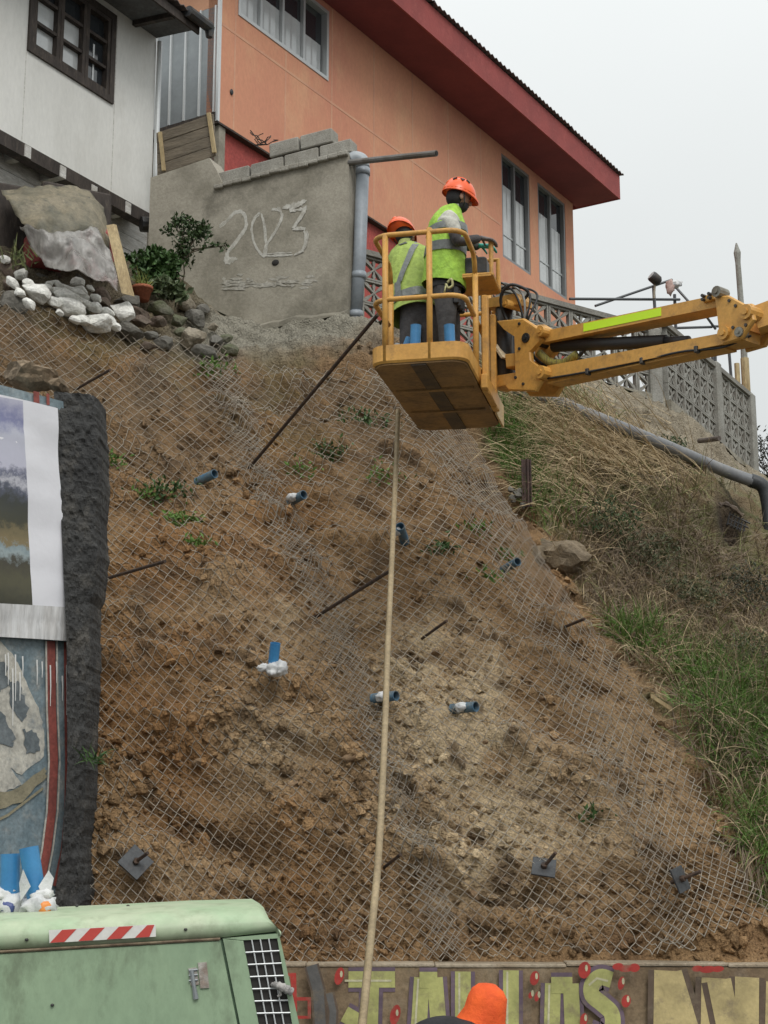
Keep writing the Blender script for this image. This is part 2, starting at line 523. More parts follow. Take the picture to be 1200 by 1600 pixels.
NETR = [(560, 575), (640, 600), (700, 640), (745, 690), (800, 790), (860, 890), (920, 980), (1000, 1080), (1050, 1160), (1105, 1245), (1130, 1330), (1190, 1405), (1260, 1500)]
def interp(c, x):
    a = np.array(c, float)
    return np.interp(x, a[:, 0], a[:, 1])
nx, ny = 676, 340
gx = np.linspace(-320, 1900, nx)
GX, T = np.meshgrid(gx, np.linspace(0, 1, ny))
top = interp(CREST, gx)[None]
GY = 1535 + (top - 1535) * T
P0 = Wn(GX, GY, depth(GX, GY))
fx, fy = GX.ravel(), GY.ravel()
edge_soft = np.clip((1490 - fy) / 60, 0, 1)
P = P0 + NRM[None] * (disp(P0) * (.06 + .94 * edge_soft))[:, None]
nr = np.array(NETR, float)
netx = np.interp(fy, nr[:, 1], nr[:, 0])
outside = np.clip((fx - netx) / 60 + .3 * fbm(P * 3, 3) * 3, 0, 1)
outside[fy < 600] = 0
def blob(cx, cy, rx, ry=None):
    ry = ry or rx
    return np.exp(-((fx - cx) / rx) ** 2 - ((fy - cy) / ry) ** 2)
lerp = lambda a, b, t: a + (np.array(b)[None] - a) * t[:, None]
n1, n2, n3 = fbm(P * 1.1 + 9, 4), fbm(P * 3.3 + 3, 4), fbm(P * 9 + 5, 3)
col = np.tile(np.array([.235, .148, .075]), (len(P), 1))
col = lerp(col, [.225, .125, .054], np.clip(.45 + n1 * 2.2, 0, 1) * np.clip((760 - fx) / 300, 0, 1))
col = lerp(col, [.125, .09, .058], np.clip((860 - fy) / 240, 0, 1) * .95 * np.clip(.75 + n2, 0, 1))
col = lerp(col, [.10, .115, .05], np.clip((820 - fy) / 200, 0, 1) * np.clip(n1 * 3 - .1, 0, 1) * .55)
sand = np.clip(blob(690, 1070, 90, 90) + .9 * blob(790, 1320, 150, 95) + .9 * blob(700, 1190, 100, 120) + .35 * blob(980, 1200, 120, 160) + .5 * blob(440, 980, 120, 90) + .6 * blob(430, 1180, 80, 70) + .35 * blob(280, 1380, 120, 60), 0, 1)
col = lerp(col, [.40, .31, .195], np.clip(sand * (.95 + n2 * 1.1), 0, 1))
n4 = fbm(np.stack([P[:, 0] * .9 - P[:, 2] * .43, P[:, 0] * .43 + P[:, 2] * .9, P[:, 1]], -1) * np.array([3, 8, 5]) + 21, 4)
col = lerp(col, [.085, .056, .034], np.clip(n3 * 1.2 + n4 * 2.6 - .45 - .25 * sand, 0, .8))
col = lerp(col, [.115, .066, .036], np.clip((fy - 1395) / 60, 0, 1) * np.clip(.45 + n2 * 1.6, 0, 1) * .8)
col = lerp(col, [.19, .105, .05], np.clip(n1 * 2 - .1, 0, 1) * .5 * (1 - sand))
gr = np.clip((outside - .2) * 1.4, 0, 1)
col = lerp(col, [.135, .105, .062], gr * .85)
col = lerp(col, [.10, .12, .045], gr * np.clip(n2 * 2.2 + .2, 0, 1) * .7)
ban = np.clip((interp([(760, 600), (850, 660), (1000, 720), (1180, 790), (1500, 900)], fx) - fy) / 30 + n2, 0, 1) * (fx > 770)
col = lerp(col, [.25, .215, .16], ban)
col = lerp(col, [.19, .16, .115], ban * np.clip(n3 * 2.4, 0, .8))
gtop = np.clip(blob(470, 535, 150, 32) * 1.4 + blob(330, 520, 60, 30), 0, 1)
col = lerp(col, [.22, .205, .165], gtop)
moss = np.clip((fx < 330) * np.clip((545 - fy) / 60, 0, 1), 0, 1)
col = lerp(col, [.12, .105, .075], moss * .8)
me = bpy.data.meshes.new('hillside')
idx = np.arange(nx * ny).reshape(ny, nx)
F = np.stack([idx[:-1, :-1], idx[:-1, 1:], idx[1:, 1:], idx[1:, :-1]], -1).reshape(-1, 4)
me.from_pydata(P.tolist(), [], F.tolist())
me.polygons.foreach_set('use_smooth', [True] * len(F))
col = np.clip(col * 1.27, 0, .9)
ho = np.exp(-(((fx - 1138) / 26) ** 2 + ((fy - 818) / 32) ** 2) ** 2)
col = lerp(col, [.05, .036, .026], ho)  # inner shade of the hollow painted in as dark soil colour
ca = me.color_attributes.new('Col', 'FLOAT_COLOR', 'POINT')
ca.data.foreach_set('color', np.concatenate([np.clip(col, .01, 1), np.ones((len(P), 1))], 1).astype(np.float32).ravel())
me.materials.append(M_soil)
hill = link('hillside', me)
# loose crumbs of earth lying on the slope and caught in the net
def crumbs(n, lo, hi, seed):
    r = np.random.default_rng(seed)
    qx, qy = r.uniform(130, 1240, n * 3), r.uniform(545, 1500, n * 3)
    nx_ = np.interp(qy, nr[:, 1], nr[:, 0])
    j = np.clip(((qx + 320) / 2220 * (nx - 1)).round().astype(int), 0, nx - 1)
    tv = (1535 - qy) / (1535 - top[0][j])
    i_ = np.clip((tv * (ny - 1)).round().astype(int), 0, ny - 1)
    idx_ = i_ * nx + j
    pp = P[idx_]
    dens = fbm(pp * 1.6 + 50, 3) + .25 * np.clip((qy - 1000) / 500, -1, 1)
    ok = (qx < nx_ + 10) & (tv < .97) & (dens + r.uniform(-.35, .35, n * 3) > .02)
    pp, cc_ = pp[ok][:n], col[idx_[ok]][:n]
    m_ = len(pp)
    bm = bmesh.new()
    bmesh.ops.create_icosphere(bm, subdivisions=1, radius=1)
    bv = np.array([v.co[:] for v in bm.verts])
    bf = np.array([[q.index for q in f.verts] for f in bm.faces])
    bm.free()
    sz = lo * (hi / lo) ** (r.random(m_) ** 2.2)
    V = bv[None] * r.uniform(.55, 1.3, (m_, len(bv), 1)) * (sz[:, None] * r.uniform(.6, 1.3, (m_, 3)))[:, None, :]
    a = r.uniform(0, 6.28, m_)
    c, s_ = np.cos(a)[:, None], np.sin(a)[:, None]
    V = np.stack([V[..., 0] * c - V[..., 2] * s_, V[..., 1], V[..., 0] * s_ + V[..., 2] * c], -1)
    V = V + (pp + NRM[None] * (sz * .35)[:, None])[:, None, :]
    Fq = (np.arange(m_)[:, None, None] * len(bv) + bf[None]).reshape(-1, 3)
    V = V.reshape(-1, 3)
    o0 = V.mean(0)
    me = bpy.data.meshes.new('soil_crumbs')
    me.from_pydata((V - o0).tolist(), [], Fq.tolist())
    cc_ = cc_ * r.uniform(.65, 1.25, (m_, 1))
    ca = me.color_attributes.new('Col', 'FLOAT_COLOR', 'POINT')
    ca.data.foreach_set('color', np.concatenate([np.repeat(np.clip(cc_, .01, 1), len(bv), 0), np.ones((len(V), 1))], 1).astype(np.float32).ravel())
    me.materials.append(M_soil)
    tag(link('soil_crumbs', me, None, Vector(o0)), 'loose crumbs of brown earth lying all over the cut slope', 'soil crumbs', None, 'stuff')
crumbs(7500, .006, .055, 5)
tag(hill, 'steep cut slope of brown crumbly soil under the wire net', None, None, 'structure')
# flat ground behind the crest
crest = P.reshape(ny, nx, 3)[-1]
mb = MB()
cr = [Vector(crest[i]) for i in range(0, nx, 8)]
rows = [cr, [p + Vector((0, .6, .02)) for p in cr], [Vector((p.x * 1.6, 32, p.z + .1)) for p in cr], [Vector((p.x * 4, 160, p.z * .55)) for p in cr]]
mb.loft(rows, False, 0, closed=False)
M_ground = mat('hilltop_earth', (.17, .15, .10), (.11, .12, .06), sc=1.5, bsc=20, bump=.5)
solo('hilltop_ground', mb, M_ground, kind='structure')
mb = MB()
mb.add([(-400, -300, 0), (400, -300, 0), (400, 600, 0), (-400, 600, 0)], [(0, 1, 2, 3)])
M_asph = mat('asphalt', (.055, .055, .056), (.042, .042, .043), sc=.6, bsc=60, bump=.3, rough=.9)
solo('road', mb, M_asph, kind='structure')
mb = MB()
mb.box((3, 10.7, .065), (60, 1.3, .13), bev=.02)
M_pave = mat('pavement', (.30, .29, .27), (.24, .23, .21), sc=1, bsc=40, bump=.3, rough=.9)
solo('pavement', mb, M_pave, kind='structure')

# ------------------------------------------------------------------ chain-link net, three overlapping sheets
SEAM1 = [(330, 545), (368, 650), (415, 760), (505, 930), (580, 1130), (660, 1340), (700, 1492)]
SEAM2 = [(610, 590), (690, 690), (770, 820), (840, 960), (900, 1080), (960, 1200), (1020, 1310), (1050, 1400), (1062, 1492)]
LEFT = [(-285, 400), (-255, 600), (-150, 900), (-70, 1200), (10, 1492)]
RIGHT = [(745, 690), (800, 790), (860, 890), (920, 980), (1000, 1080), (1050, 1160), (1105, 1245), (1130, 1330), (1190, 1400), (1215, 1440)]
def curve(c, s_):
    c = np.array(c, float)
    L = np.concatenate([[0], np.cumsum(np.hypot(*np.diff(c, axis=0).T))])
    L /= L[-1]
    return np.stack([np.interp(s_, L, c[:, 0]), np.interp(s_, L, c[:, 1])], -1)
def shift(c, dx):
    return [(a + dx, b) for a, b in c]
def net_sheet(label, Lc, Rc, Tc, nw, ns, off, seed):
    K = nw + 1
    S = np.arange(ns + 1) / ns
    S = (S + .28 * S * S) / 1.28
    k = np.arange(nw)[:, None]
    j = np.arange(ns + 1)[None]
    SUB = 3
    # every zigzag wire turns at columns k and k+1 and hooks round its neighbour there
    tt = (k + ((j + k) % 2) * 1.06 - .03) / nw
    ss = np.broadcast_to(S[None], tt.shape)
    # subdivide so that wires can sag a little
    fr = np.arange(SUB) / SUB
    t2 = (tt[:, :-1, None] * (1 - fr) + tt[:, 1:, None] * fr).reshape(nw, -1)
    s2 = (ss[:, :-1, None] * (1 - fr) + ss[:, 1:, None] * fr).reshape(nw, -1)
    t2 = np.concatenate([t2, tt[:, -1:]], 1)
    s2 = np.concatenate([s2, ss[:, -1:]], 1)
    f_t, f_s = t2.ravel(), s2.ravel()
    A, B = curve(Lc, f_s), curve(Rc, f_s)
    base = A * (1 - f_t)[:, None] + B * f_t[:, None]
    Tp = curve(Tc, f_t)
    T0, T1 = np.array(Tc[0], float), np.array(Tc[-1], float)
    base = base + (Tp - (T0 * (1 - f_t)[:, None] + T1 * f_t[:, None])) * ((1 - f_s) ** 1.5)[:, None]
    q3 = np.stack([base[:, 0] / 130, base[:, 1] / 130, np.full(len(base), seed)], -1)
    base = base + 7 * np.stack([fbm(q3, 2), fbm(q3 + 31, 2)], -1)
    base = base + .9 * np.stack([vnoise(q3 * 7), vnoise(q3 * 7 + 11)], -1)
    want = base.copy()
    for _ in range(3):
        PP = Wn(base[:, 0], base[:, 1], depth(base[:, 0], base[:, 1]))
        u_, v_ = proj(PP + NRM[None] * (.20 * fbm(PP * .55, 3) + .2)[:, None])
        base = base + .9 * (want - np.stack([u_, v_], -1))
    PP = Wn(base[:, 0], base[:, 1], depth(base[:, 0], base[:, 1]))
    d_soft = .20 * fbm(PP * .55, 3) + .15 + .07 * fbm(PP * .9 + 5, 2)
    d_hard = .5 * (disp(PP) + d_soft) + .0
    d = np.maximum(np.maximum(d_soft, d_hard), disp(PP) + .004) + off + .012 * np.abs(fbm(PP * 2.2 + seed, 2))
    kk = (np.arange(nw) % 2)[:, None] * .006
    PP = PP + NRM[None] * (d + np.broadcast_to(kk, t2.shape).ravel())[:, None]
    PP = PP.reshape(nw, -1, 3)
    # three-sided wire along every polyline
    tan = np.gradient(PP, axis=1)
    tan /= np.linalg.norm(tan, axis=2, keepdims=True) + 1e-9
    a = np.cross(tan, NRM[None, None])
    a /= np.linalg.norm(a, axis=2, keepdims=True) + 1e-9
    b = np.cross(a, tan)
    r = .0037
    ring = np.stack([PP + r * (a * math.cos(q) + b * math.sin(q)) for q in (math.pi / 2, math.pi * 7 / 6, math.pi * 11 / 6)], 2)
    m_ = PP.shape[1]
    V = ring.reshape(-1, 3)
    I = np.arange(len(V)).reshape(nw, m_, 3)
    fs = []
    for q in range(3):
        z = (q + 1) % 3
        fs.append(np.stack([I[:, :-1, q], I[:, 1:, q], I[:, 1:, z], I[:, :-1, z]], -1).reshape(-1, 4))
    fs = np.concatenate(fs)
    me = bpy.data.meshes.new('chain_link_net')
    o0 = V.mean(0)
    o0[2] = V[:, 2].min()
    me.from_pydata((V - o0).tolist(), [], fs.tolist())
    me.polygons.foreach_set('use_smooth', [True] * len(fs))
    me.materials.append(M_wire)
    o = link('chain_link_net', me, None, Vector(o0))
    tag(o, label, 'wire net', 'chain link sheets pinned over the slope')
net_sheet('widest sheet of chain link net, from the dark mural wall to the diagonal middle seam', LEFT, shift(SEAM1, 30), [(-285, 400), (0, 448), (60, 478), (200, 508), (270, 528), (360, 549)], 72, 112, 0.0, 3)
net_sheet('middle sheet of chain link net, hanging under the basket between two seams', shift(SEAM1, -32), shift(SEAM2, 26), [(298, 537), (400, 562), (500, 572), (580, 575), (636, 593)], 41, 116, .035, 9)
net_sheet('narrow sheet of chain link net with a ragged edge along the grassy bank', shift(SEAM2, -36), RIGHT, [(574, 585), (640, 606), (700, 648), (745, 690)], 21, 106, .06, 21)
net_sheet('doubled selvedge strip of wire net along the long middle seam', shift(SEAM1, -20), shift(SEAM1, 20), [(300, 540), (372, 552)], 6, 150, .06, 5)

# ------------------------------------------------------------------ low graffiti wall
GW = Plane((0, 11.42, 0), (1, 0))
zt = GW.uz(800, 1502)[1]
root = thing('graffiti_wall', 'low brown retaining wall with big painted letters at the foot of the slope', 'wall', (1.4, 11.5, 0))
mb = MB()
mb.box((1.4, 11.53, (zt - .04) / 2), (13.0, .22, zt - .04))
part('wall_body', mb, M_graf, root)
mb = MB()
xs = -5.1
while xs < 7.9:
    wd = random.uniform(.9, 1.5)
    mb.box((xs + wd / 2, 11.535, zt - .027 + random.uniform(-.006, .006)), (wd - .004, .25, .024), bev=.006)
    xs += wd
part('coping', mb, mat('wall_coping', (.36, .30, .22), (.28, .22, .15), sc=4, bsc=40, bump=.5), root)
_so = [0.004]
_inc = [.0011]
def stroke(mb, pl, pts, wd, mi=0, off=None, closed=False):
    """a painted line of width wd on a wall plane, a thin sheet of its own level"""
    if off is None:
        _so[0] += _inc[0]
        off = _so[0]
    P2 = [Vector(p) for p in pts]
    n = len(P2)
    Lf, Rt = [], []
    for i in range(n):
        a = P2[max(i - 1, 0)]
        b = P2[min(i + 1, n - 1)]
        if closed:
            a, b = P2[(i - 1) % n], P2[(i + 1) % n]
        t = (b - a)
        t.normalize()
        nn = Vector((-t.y, t.x))
        k = 1.0
        if 0 < i < n - 1 or closed:
            t1 = (P2[i] - a).normalized()
            k = 1 / max(.5, abs(nn.dot(Vector((-t1.y, t1.x)))))
        wv = (wd[i] if isinstance(wd, (list, tuple)) else wd) / 2 * k
        Lf.append(P2[i] + nn * wv)
        Rt.append(P2[i] - nn * wv)
    vs_ = [pl.pt(p.x, p.y, off) for p in Lf] + [pl.pt(p.x, p.y, off) for p in Rt]
    fs = [(i, i + 1, n + i + 1, n + i) for i in range(n - 1)]
    if closed:
        fs.append((n - 1, 0, n, 2 * n - 1))
    mb.add(vs_, fs, mi)
def z8(x, y):
    return GW.uz(440 + x * .6333, 1280 + y * .6333)
def sm(pts, n=6):
    return [tuple(p.xy) for p in bez([Vector((a, b, 0)) for a, b in pts], n)]
Lc = [paint('letter_green', (.44, .44, .16)), paint('outline_purple', (.15, .105, .14)), paint('highlight', (.58, .55, .36)), paint('graffiti_red', (.42, .04, .03)), paint('graffiti_cream', (.52, .42, .20)), paint('outline_brown', (.115, .08, .055)), paint('graffiti_grey', (.12, .115, .11))]
letters = {
 'letter_t': [[(165, 395), (280, 395)], [(222, 380), (215, 620)], [(155, 480), (190, 500), (190, 600)]],
 'letter_a': [[(330, 650), (346, 390)], [(398, 650), (378, 390)], [(340, 396), (384, 396)], [(345, 560), (384, 560)]],
 'letter_l': [[(447, 375), (447, 640)], [(440, 622), (515, 622)]],
 'letter_l ': [[(565, 372), (565, 640)], [(558, 622), (620, 622)]],
 'letter_a ': [[(662, 650), (668, 404)], [(722, 650), (712, 404)], [(664, 408), (716, 408)], [(672, 560), (710, 560)]],
 'letter_s': [[(812, 395), (785, 388), (765, 405), (764, 432), (790, 455), (812, 478), (812, 515), (785, 530), (758, 522)]],
}
UN = GW.uz(541, 1280)[0] - GW.uz(540, 1280)[0]
for nm, sts in letters.items():
    wz = 38 if nm.strip() != 'letter_s' else 38
    mb = MB()
    for s_ in sts:
        q = [z8(*p) for p in s_]
        stroke(mb, GW, sm(q) if nm.strip() == 'letter_s' else q, (wz + 20) * .6333 * UN, 1)
    for s_ in sts:
        q = [z8(*p) for p in s_]
        stroke(mb, GW, sm(q) if nm.strip() == 'letter_s' else q, wz * .6333 * UN, 0)
    s_ = sts[0]
    q = [z8(x - 9, y + 3) for x, y in s_[:3]]
    stroke(mb, GW, q, 5 * .6333 * UN, 2)
    part(nm.strip(), mb, Lc, root)
for k, pts in enumerate(([[(942, 660), (946, 372)], [(955, 378), (1040, 660)], [(1058, 660), (1062, 390)]], [[(1075, 395), (1130, 660)], [(1142, 660), (1144, 388)]], [[(1215, 660), (1220, 400)], [(1228, 408), (1300, 660)]])):
    mb = MB()
    for s_ in pts:
        stroke(mb, GW, [z8(*p) for p in s_], 86 * .6333 * UN, 5)
    for s_ in pts:
        stroke(mb, GW, [z8(*p) for p in s_], 58 * .6333 * UN, 4)
    part('letter_n', mb, Lc, root)
mb = MB()
def disc(mb, pl, u, z, ru, rz, mi, n=14, rot=0):
    _so[0] += .0011
    c, s_ = math.cos(rot), math.sin(rot)
    mb.add([pl.pt(u + ru * math.cos(a) * c - rz * math.sin(a) * s_, z + ru * math.cos(a) * s_ + rz * math.sin(a) * c, _so[0]) for a in [2 * math.pi * i / n for i in range(n)]], [tuple(range(n))], mi)
for x, y, a, b in ((143, 385, 11, 21), (280, 480, 12, 24), (622, 390, 11, 17), (628, 435, 6, 12), (612, 432, 5, 8), (744, 370, 15, 20), (846, 446, 11, 15), (742, 492, 9, 16), (834, 402, 8, 16)):
    u, z = z8(x, y)
    disc(mb, GW, u, z, a * .6333 * UN, b * .6333 * UN, 3, rot=-.25)
    disc(mb, GW, u + 3 * UN, z + 3 * UN, 2.2 * UN, 5 * UN, 2, 8)
for x, y, a, b in ((826, 361, 14, 8), (846, 366, 18, 8), (866, 364, 13, 10), (1020, 366, 14, 7), (1045, 368, 20, 8), (1070, 367, 15, 7)):
    u, z = z8(x, y)
    disc(mb, GW, u, z, a * .6333 * UN, b * .6333 * UN, 3, rot=.1)
for pts in ([(0, 380), (30, 380), (36, 470), (10, 470)], [(30, 440), (70, 440), (70, 485), (36, 485)]):
    stroke(mb, GW, [z8(*p) for p in pts], 5 * UN, 3)
part('painted_spots', mb, Lc, root)
mb = MB()
for pts, wd in (([(75, 358), (92, 420), (98, 520)], 26), ([(118, 425), (128, 470), (126, 520)], 16)):
    q = [z8(*p) for p in pts]
    stroke(mb, GW, q, (wd + 10) * UN * .6333, 5)
    stroke(mb, GW, q, wd * UN * .6333, 6)
part('painted_rock_shape', mb, Lc, root)
# ------------------------------------------------------------------ orange house
OH = Plane(W(340, 189, 19.3), (.522, .853))
INW = -OH.N
root = thing('orange_house', 'orange rendered house with a deep red eave above the slope', 'house', OH.pt(0, 9.0))
UR, ZS, ZB = 11.66, 14.70, 11.65
wins = []
for a, b, c, d in (((380, 30), (512, 125), 1.15, 1),):
    pass
# window openings in wall coordinates: (u0, u1, z0, z1, number of panes)
OPEN = [(.40, 2.68, 13.42, 14.58, 4), (8.49, 9.66, 12.52, 14.56, 2), (10.02, 11.28, 12.52, 14.56, 2)]
mb = MB()
us = [0.0]
for o in OPEN:
    us += [o[0], o[1]]
us.append(UR)
TH = .2
def wallbox(u0, u1, z0, z1, o0=-TH, o1=0.0, mi=0, pl=OH, mbx=None):
    q = [(u0, z0), (u1, z0), (u1, z1), (u0, z1)]
    (mbx or mb).prism([pl.pt(u, z, o1) for u, z in q], [pl.pt(u, z, o0) for u, z in q], mi)
prev = 0
for u0, u1, z0, z1, _ in OPEN:
    wallbox(prev, u0, ZB, ZS)
    wallbox(u0, u1, ZB, z0)
    wallbox(u0, u1, z1, ZS)
    prev = u1
wallbox(prev, UR, ZB, ZS)
part('facade', mb, M_orange, root)
mb = MB()
a, b = OH.pt(UR - .002, 9), OH.pt(UR - .002, 9) + INW * 6
mb.prism([OH.pt(UR - .2, 9.0, -TH - .003), OH.pt(UR - .002, 9.0, -TH - .003), OH.pt(UR - .002, 9.0, -6), OH.pt(UR - .2, 9.0, -6)], [OH.pt(UR - .2, ZS, -TH - .003), OH.pt(UR - .002, ZS, -TH - .003), OH.pt(UR - .002, ZS, -6), OH.pt(UR - .2, ZS, -6)])
part('end_wall', mb, M_orange, root)
mb = MB()
q = [(0.06, .09), (UR - .08, .09), (UR - .08, .3), (.06, .3)]
mb.prism([OH.pt(u, 7.9, -o) for u, o in q], [OH.pt(u, ZB - .025, -o) for u, o in q])
part('base_wall', mb, M_redwall, root)
mb = MB()
wallbox(-.01, UR, ZB - .03, ZB - .002, -.16, .012)
part('shadow_line_trim', mb, M_dkwood, root)  # dark trim strip, draws the overhang's shadow line as colour
# side wall: grey sheet with standing ribs, orange above
SW = Plane(OH.pt(0, 9, 0), (INW.x, INW.y))
def su(px, py):
    return SW.uz(px, py)
zb = SW.uz(300, 186)[1]
zt_ = SW.uz(310, 19)[1]
mb = MB()
wallbox(.005, 6, zt_ + .003, ZS, -.18, 0, pl=SW)
part('upper_side_wall', mb, M_orange_side, root)
xs = [SW.uz(px, 120)[0] for px in (336, 311, 288, 265.5)]
st = abs(xs[1] - xs[2])
rib = xs[1]
sheet_us = [0.01, xs[0] + .03]
u = xs[0]
k = 0
while k < 9:
    u0, u1 = xs[0] + k * st, xs[0] + (k + 1) * st
    mb = MB()
    wallbox(u0 + .004, u1 - .004, zb, zt_, -.03, 0.0, pl=SW)
    part('zinc_panel', mb, M_zinc, root)
    mb = MB()
    wallbox(u0 - .012, u0 + .012, zb, zt_, -.02, .028, pl=SW)
    part('zinc_rib', mb, M_zrib, root)
    k += 1
mb = MB()
wallbox(.012, xs[0] - .004, zb, zt_, -.03, 0.0, pl=SW)
part('zinc_panel', mb, M_zinc, root)
mb = MB()
wallbox(.02, 4.5, zb - .13, zb - .004, -.10, .02, pl=SW)
part('sill_beam', mb, M_dkwood, root)
mb = MB()
wallbox(.02, 4.5, 9.0, zb - .14, -.2, -.06, pl=SW)
part('lower_side_wall', mb, M_conc, root)
mb = MB()
mb.prism([OH.pt(u, ZB, o) for u, o in ((-.02, -.03), (.028, -.03), (.028, .012), (-.02, .012))], [OH.pt(u, ZS, o) for u, o in ((-.02, -.03), (.028, -.03), (.028, .012), (-.02, .012))])
part('corner_trim', mb, M_zrib, root)
# eave: soffit, fascia, corrugated roof
OV = .925
zf1 = OH.P0.z
ft = Plane(OH.pt(0, 9, OV), (.522, .853))
ZF = ft.uz(820, 141)[1]
UE = 11.93
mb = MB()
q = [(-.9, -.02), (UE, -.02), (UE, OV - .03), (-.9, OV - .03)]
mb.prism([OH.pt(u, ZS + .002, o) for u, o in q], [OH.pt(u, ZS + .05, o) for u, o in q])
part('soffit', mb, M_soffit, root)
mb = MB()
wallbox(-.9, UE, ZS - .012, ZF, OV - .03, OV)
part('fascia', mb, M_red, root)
mb = MB()
q = [(UE - .03, -6.2), (UE, -6.2), (UE, OV - .032), (UE - .03, OV - .032)]
mb.prism([OH.pt(u, ZS - .012, o) for u, o in q], [OH.pt(u, ZF + (0.25 * (OV - o) if False else 0), o) for u, o in q])
part('end_fascia', mb, M_red, root)
for k in range(5):
    u0, u1 = -1.0 + k * 2.62, -1.0 + (k + 1) * 2.62 + .05
    if k == 4:
        u1 = UE + .06
    n = int((u1 - u0) / .038)
    rows = []
    lift = .014 * (k % 2)
    for o in (OV + .07, -6.4):
        rows.append([OH.pt(u0 + (u1 - u0) * i / n, ZF + .03 + lift + .020 * math.sin(i * math.pi / 2) + (OV - o) * .10, o) for i in range(n + 1)])
    rows2 = [[p + Vector((0, 0, .012)) for p in r] for r in rows]
    mb = MB()
    mb.loft([rows[0], rows[1], rows2[1], rows2[0], rows[0]], False, 0, closed=False)
    part('roof_sheet', mb, M_roof, root)
M_joint = mat('joint_filler', (.66, .37, .235), (.60, .30, .20), sc=2, bsc=22, bump=.1, grain=.06)
zj = OH.uz(431, 98)[1]
for u in (1.22 * k + .35 for k in range(9)):
    mb = MB()
    blocked = [o for o in OPEN if o[0] - .05 < u < o[1] + .05]
    wallbox(u - .018, u + .018, ZB + .01, (blocked[0][2] if blocked else ZS) - .02, -.01, .0025)
    part('joint_strip', mb, M_joint, root)
mb = MB()
wallbox(.04, 8.4, zj - .02, zj + .02, -.01, .0040)
part('joint_strip', mb, M_joint, root)
# windows
def window(root, pl, u0, u1, z0, z1, n, fm, pale_sheet=None, mull=.05, fr=.055, dep=.09, trim=None):
    mb = MB()
    for a in ((u0, u0 + fr, z0, z1), (u1 - fr, u1, z0, z1), (u0 + fr, u1 - fr, z0, z0 + fr), (u0 + fr, u1 - fr, z1 - fr, z1)):
        wallbox(*a, -dep - .05, -.01 if trim is None else trim, pl=pl, mbx=mb)
    wp = part('window', mb, fm, root)
    wdt = (u1 - u0 - 2 * fr) / n
    for i in range(n):
        a, b = u0 + fr + i * wdt, u0 + fr + (i + 1) * wdt
        if i:
            mb = MB()
            wallbox(a - mull / 2, a + mull / 2, z0 + fr, z1 - fr, -dep - .04, -.03, pl=pl, mbx=mb)
            part('mullion', mb, fm, wp)
        mb = MB()
        wallbox(a + (mull / 2 if i else 0), b - (mull / 2 if i < n - 1 else 0), z0 + fr, z1 - fr, -dep - .012, -dep, pl=pl, mbx=mb)
        part('pane', mb, M_glass, wp)
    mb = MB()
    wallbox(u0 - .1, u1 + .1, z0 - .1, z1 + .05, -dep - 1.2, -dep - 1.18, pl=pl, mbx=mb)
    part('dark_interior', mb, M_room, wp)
    return wp
M_pane = mat('pale_pane', (.56, .58, .58), (.46, .48, .48), sc=2, rough=.12, bump=0, grain=.05, spec=.8)
def half_pale_sheet(wp, pl, u0, u1, z0, z1, off=-.088):  # pale sheet over the dark glass, window reflections painted in as colour
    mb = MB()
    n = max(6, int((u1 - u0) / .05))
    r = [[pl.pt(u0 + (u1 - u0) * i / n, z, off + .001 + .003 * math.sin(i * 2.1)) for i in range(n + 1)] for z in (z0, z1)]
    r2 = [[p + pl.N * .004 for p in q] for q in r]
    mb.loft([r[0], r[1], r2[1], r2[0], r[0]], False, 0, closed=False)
    part('pale_sheet', mb, M_pane, wp)
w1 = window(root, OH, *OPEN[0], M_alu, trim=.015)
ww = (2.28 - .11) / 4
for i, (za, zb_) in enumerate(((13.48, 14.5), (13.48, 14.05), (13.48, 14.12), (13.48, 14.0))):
    half_pale_sheet(w1, OH, .455 + i * ww + .03, .455 + (i + 1) * ww - .03, za, zb_)
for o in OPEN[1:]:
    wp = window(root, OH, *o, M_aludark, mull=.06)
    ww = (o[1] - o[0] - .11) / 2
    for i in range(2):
        half_pale_sheet(wp, OH, o[0] + .055 + i * ww + .05, o[0] + .055 + (i + 1) * ww - .05, o[2] + .06, o[2] + (1.50 if i == 0 else 1.38))
    mb = MB()
    wallbox(o[0] + .06, o[1] - .06, o[2] + .50, o[2] + .54, -.085, -.07)
    part('window_rail', mb, M_alu, wp)
mb = MB()
p = W(361, 144, 19.7)
u, z = OH.uz(361, 144)
mb.ellipsoid(OH.pt(u, z, .01), (.035, .02, .045), OH.R(), 8, 6)
part('wall_hook', mb, M_dksteel, root)

# ------------------------------------------------------------------ white house
WH = Plane(W(243, 60, 18.6), (.485, .874))
root = thing('white_house', 'white rendered house with brown window and beam ends, raised above the rock pile', 'house', WH.pt(0, 8.5))
ZW0, ZW1 = 10.02, 12.5
wu0, wu1, wz0, wz1 = -2.40, -.83, 11.17, 12.39
mb = MB()
for a in ((-6.5, wu0, ZW0, ZW1), (wu0, wu1, ZW0, wz0), (wu0, wu1, wz1, ZW1), (wu1, .02, ZW0, ZW1)):
    wallbox(*a, -.15, 0, pl=WH)
part('facade', mb, M_white, root)
mb = MB()
q = [(-.13, -.153), (.018, -.153), (.018, -3), (-.13, -3)]
mb.prism([WH.pt(u, ZW0, o) for u, o in q], [WH.pt(u, ZW1, o) for u, o in q])
part('side_wall', mb, M_white, root)
mb = MB()
wallbox(-6.5, .03, ZW0 - .17, ZW0 - .003, -.14, .005, pl=WH)
part('floor_beam', mb, M_dkwood, root)
for px, py in ((42, 237), (97, 269), (146, 299), (199, 325)):
    u, z = WH.uz(px, py)
    mb = MB()
    wallbox(u - .05, u + .05, z - .075, z + .07, -.3, .02, pl=WH)
    part('joist_end', mb, M_wboard, root)
mb = MB()
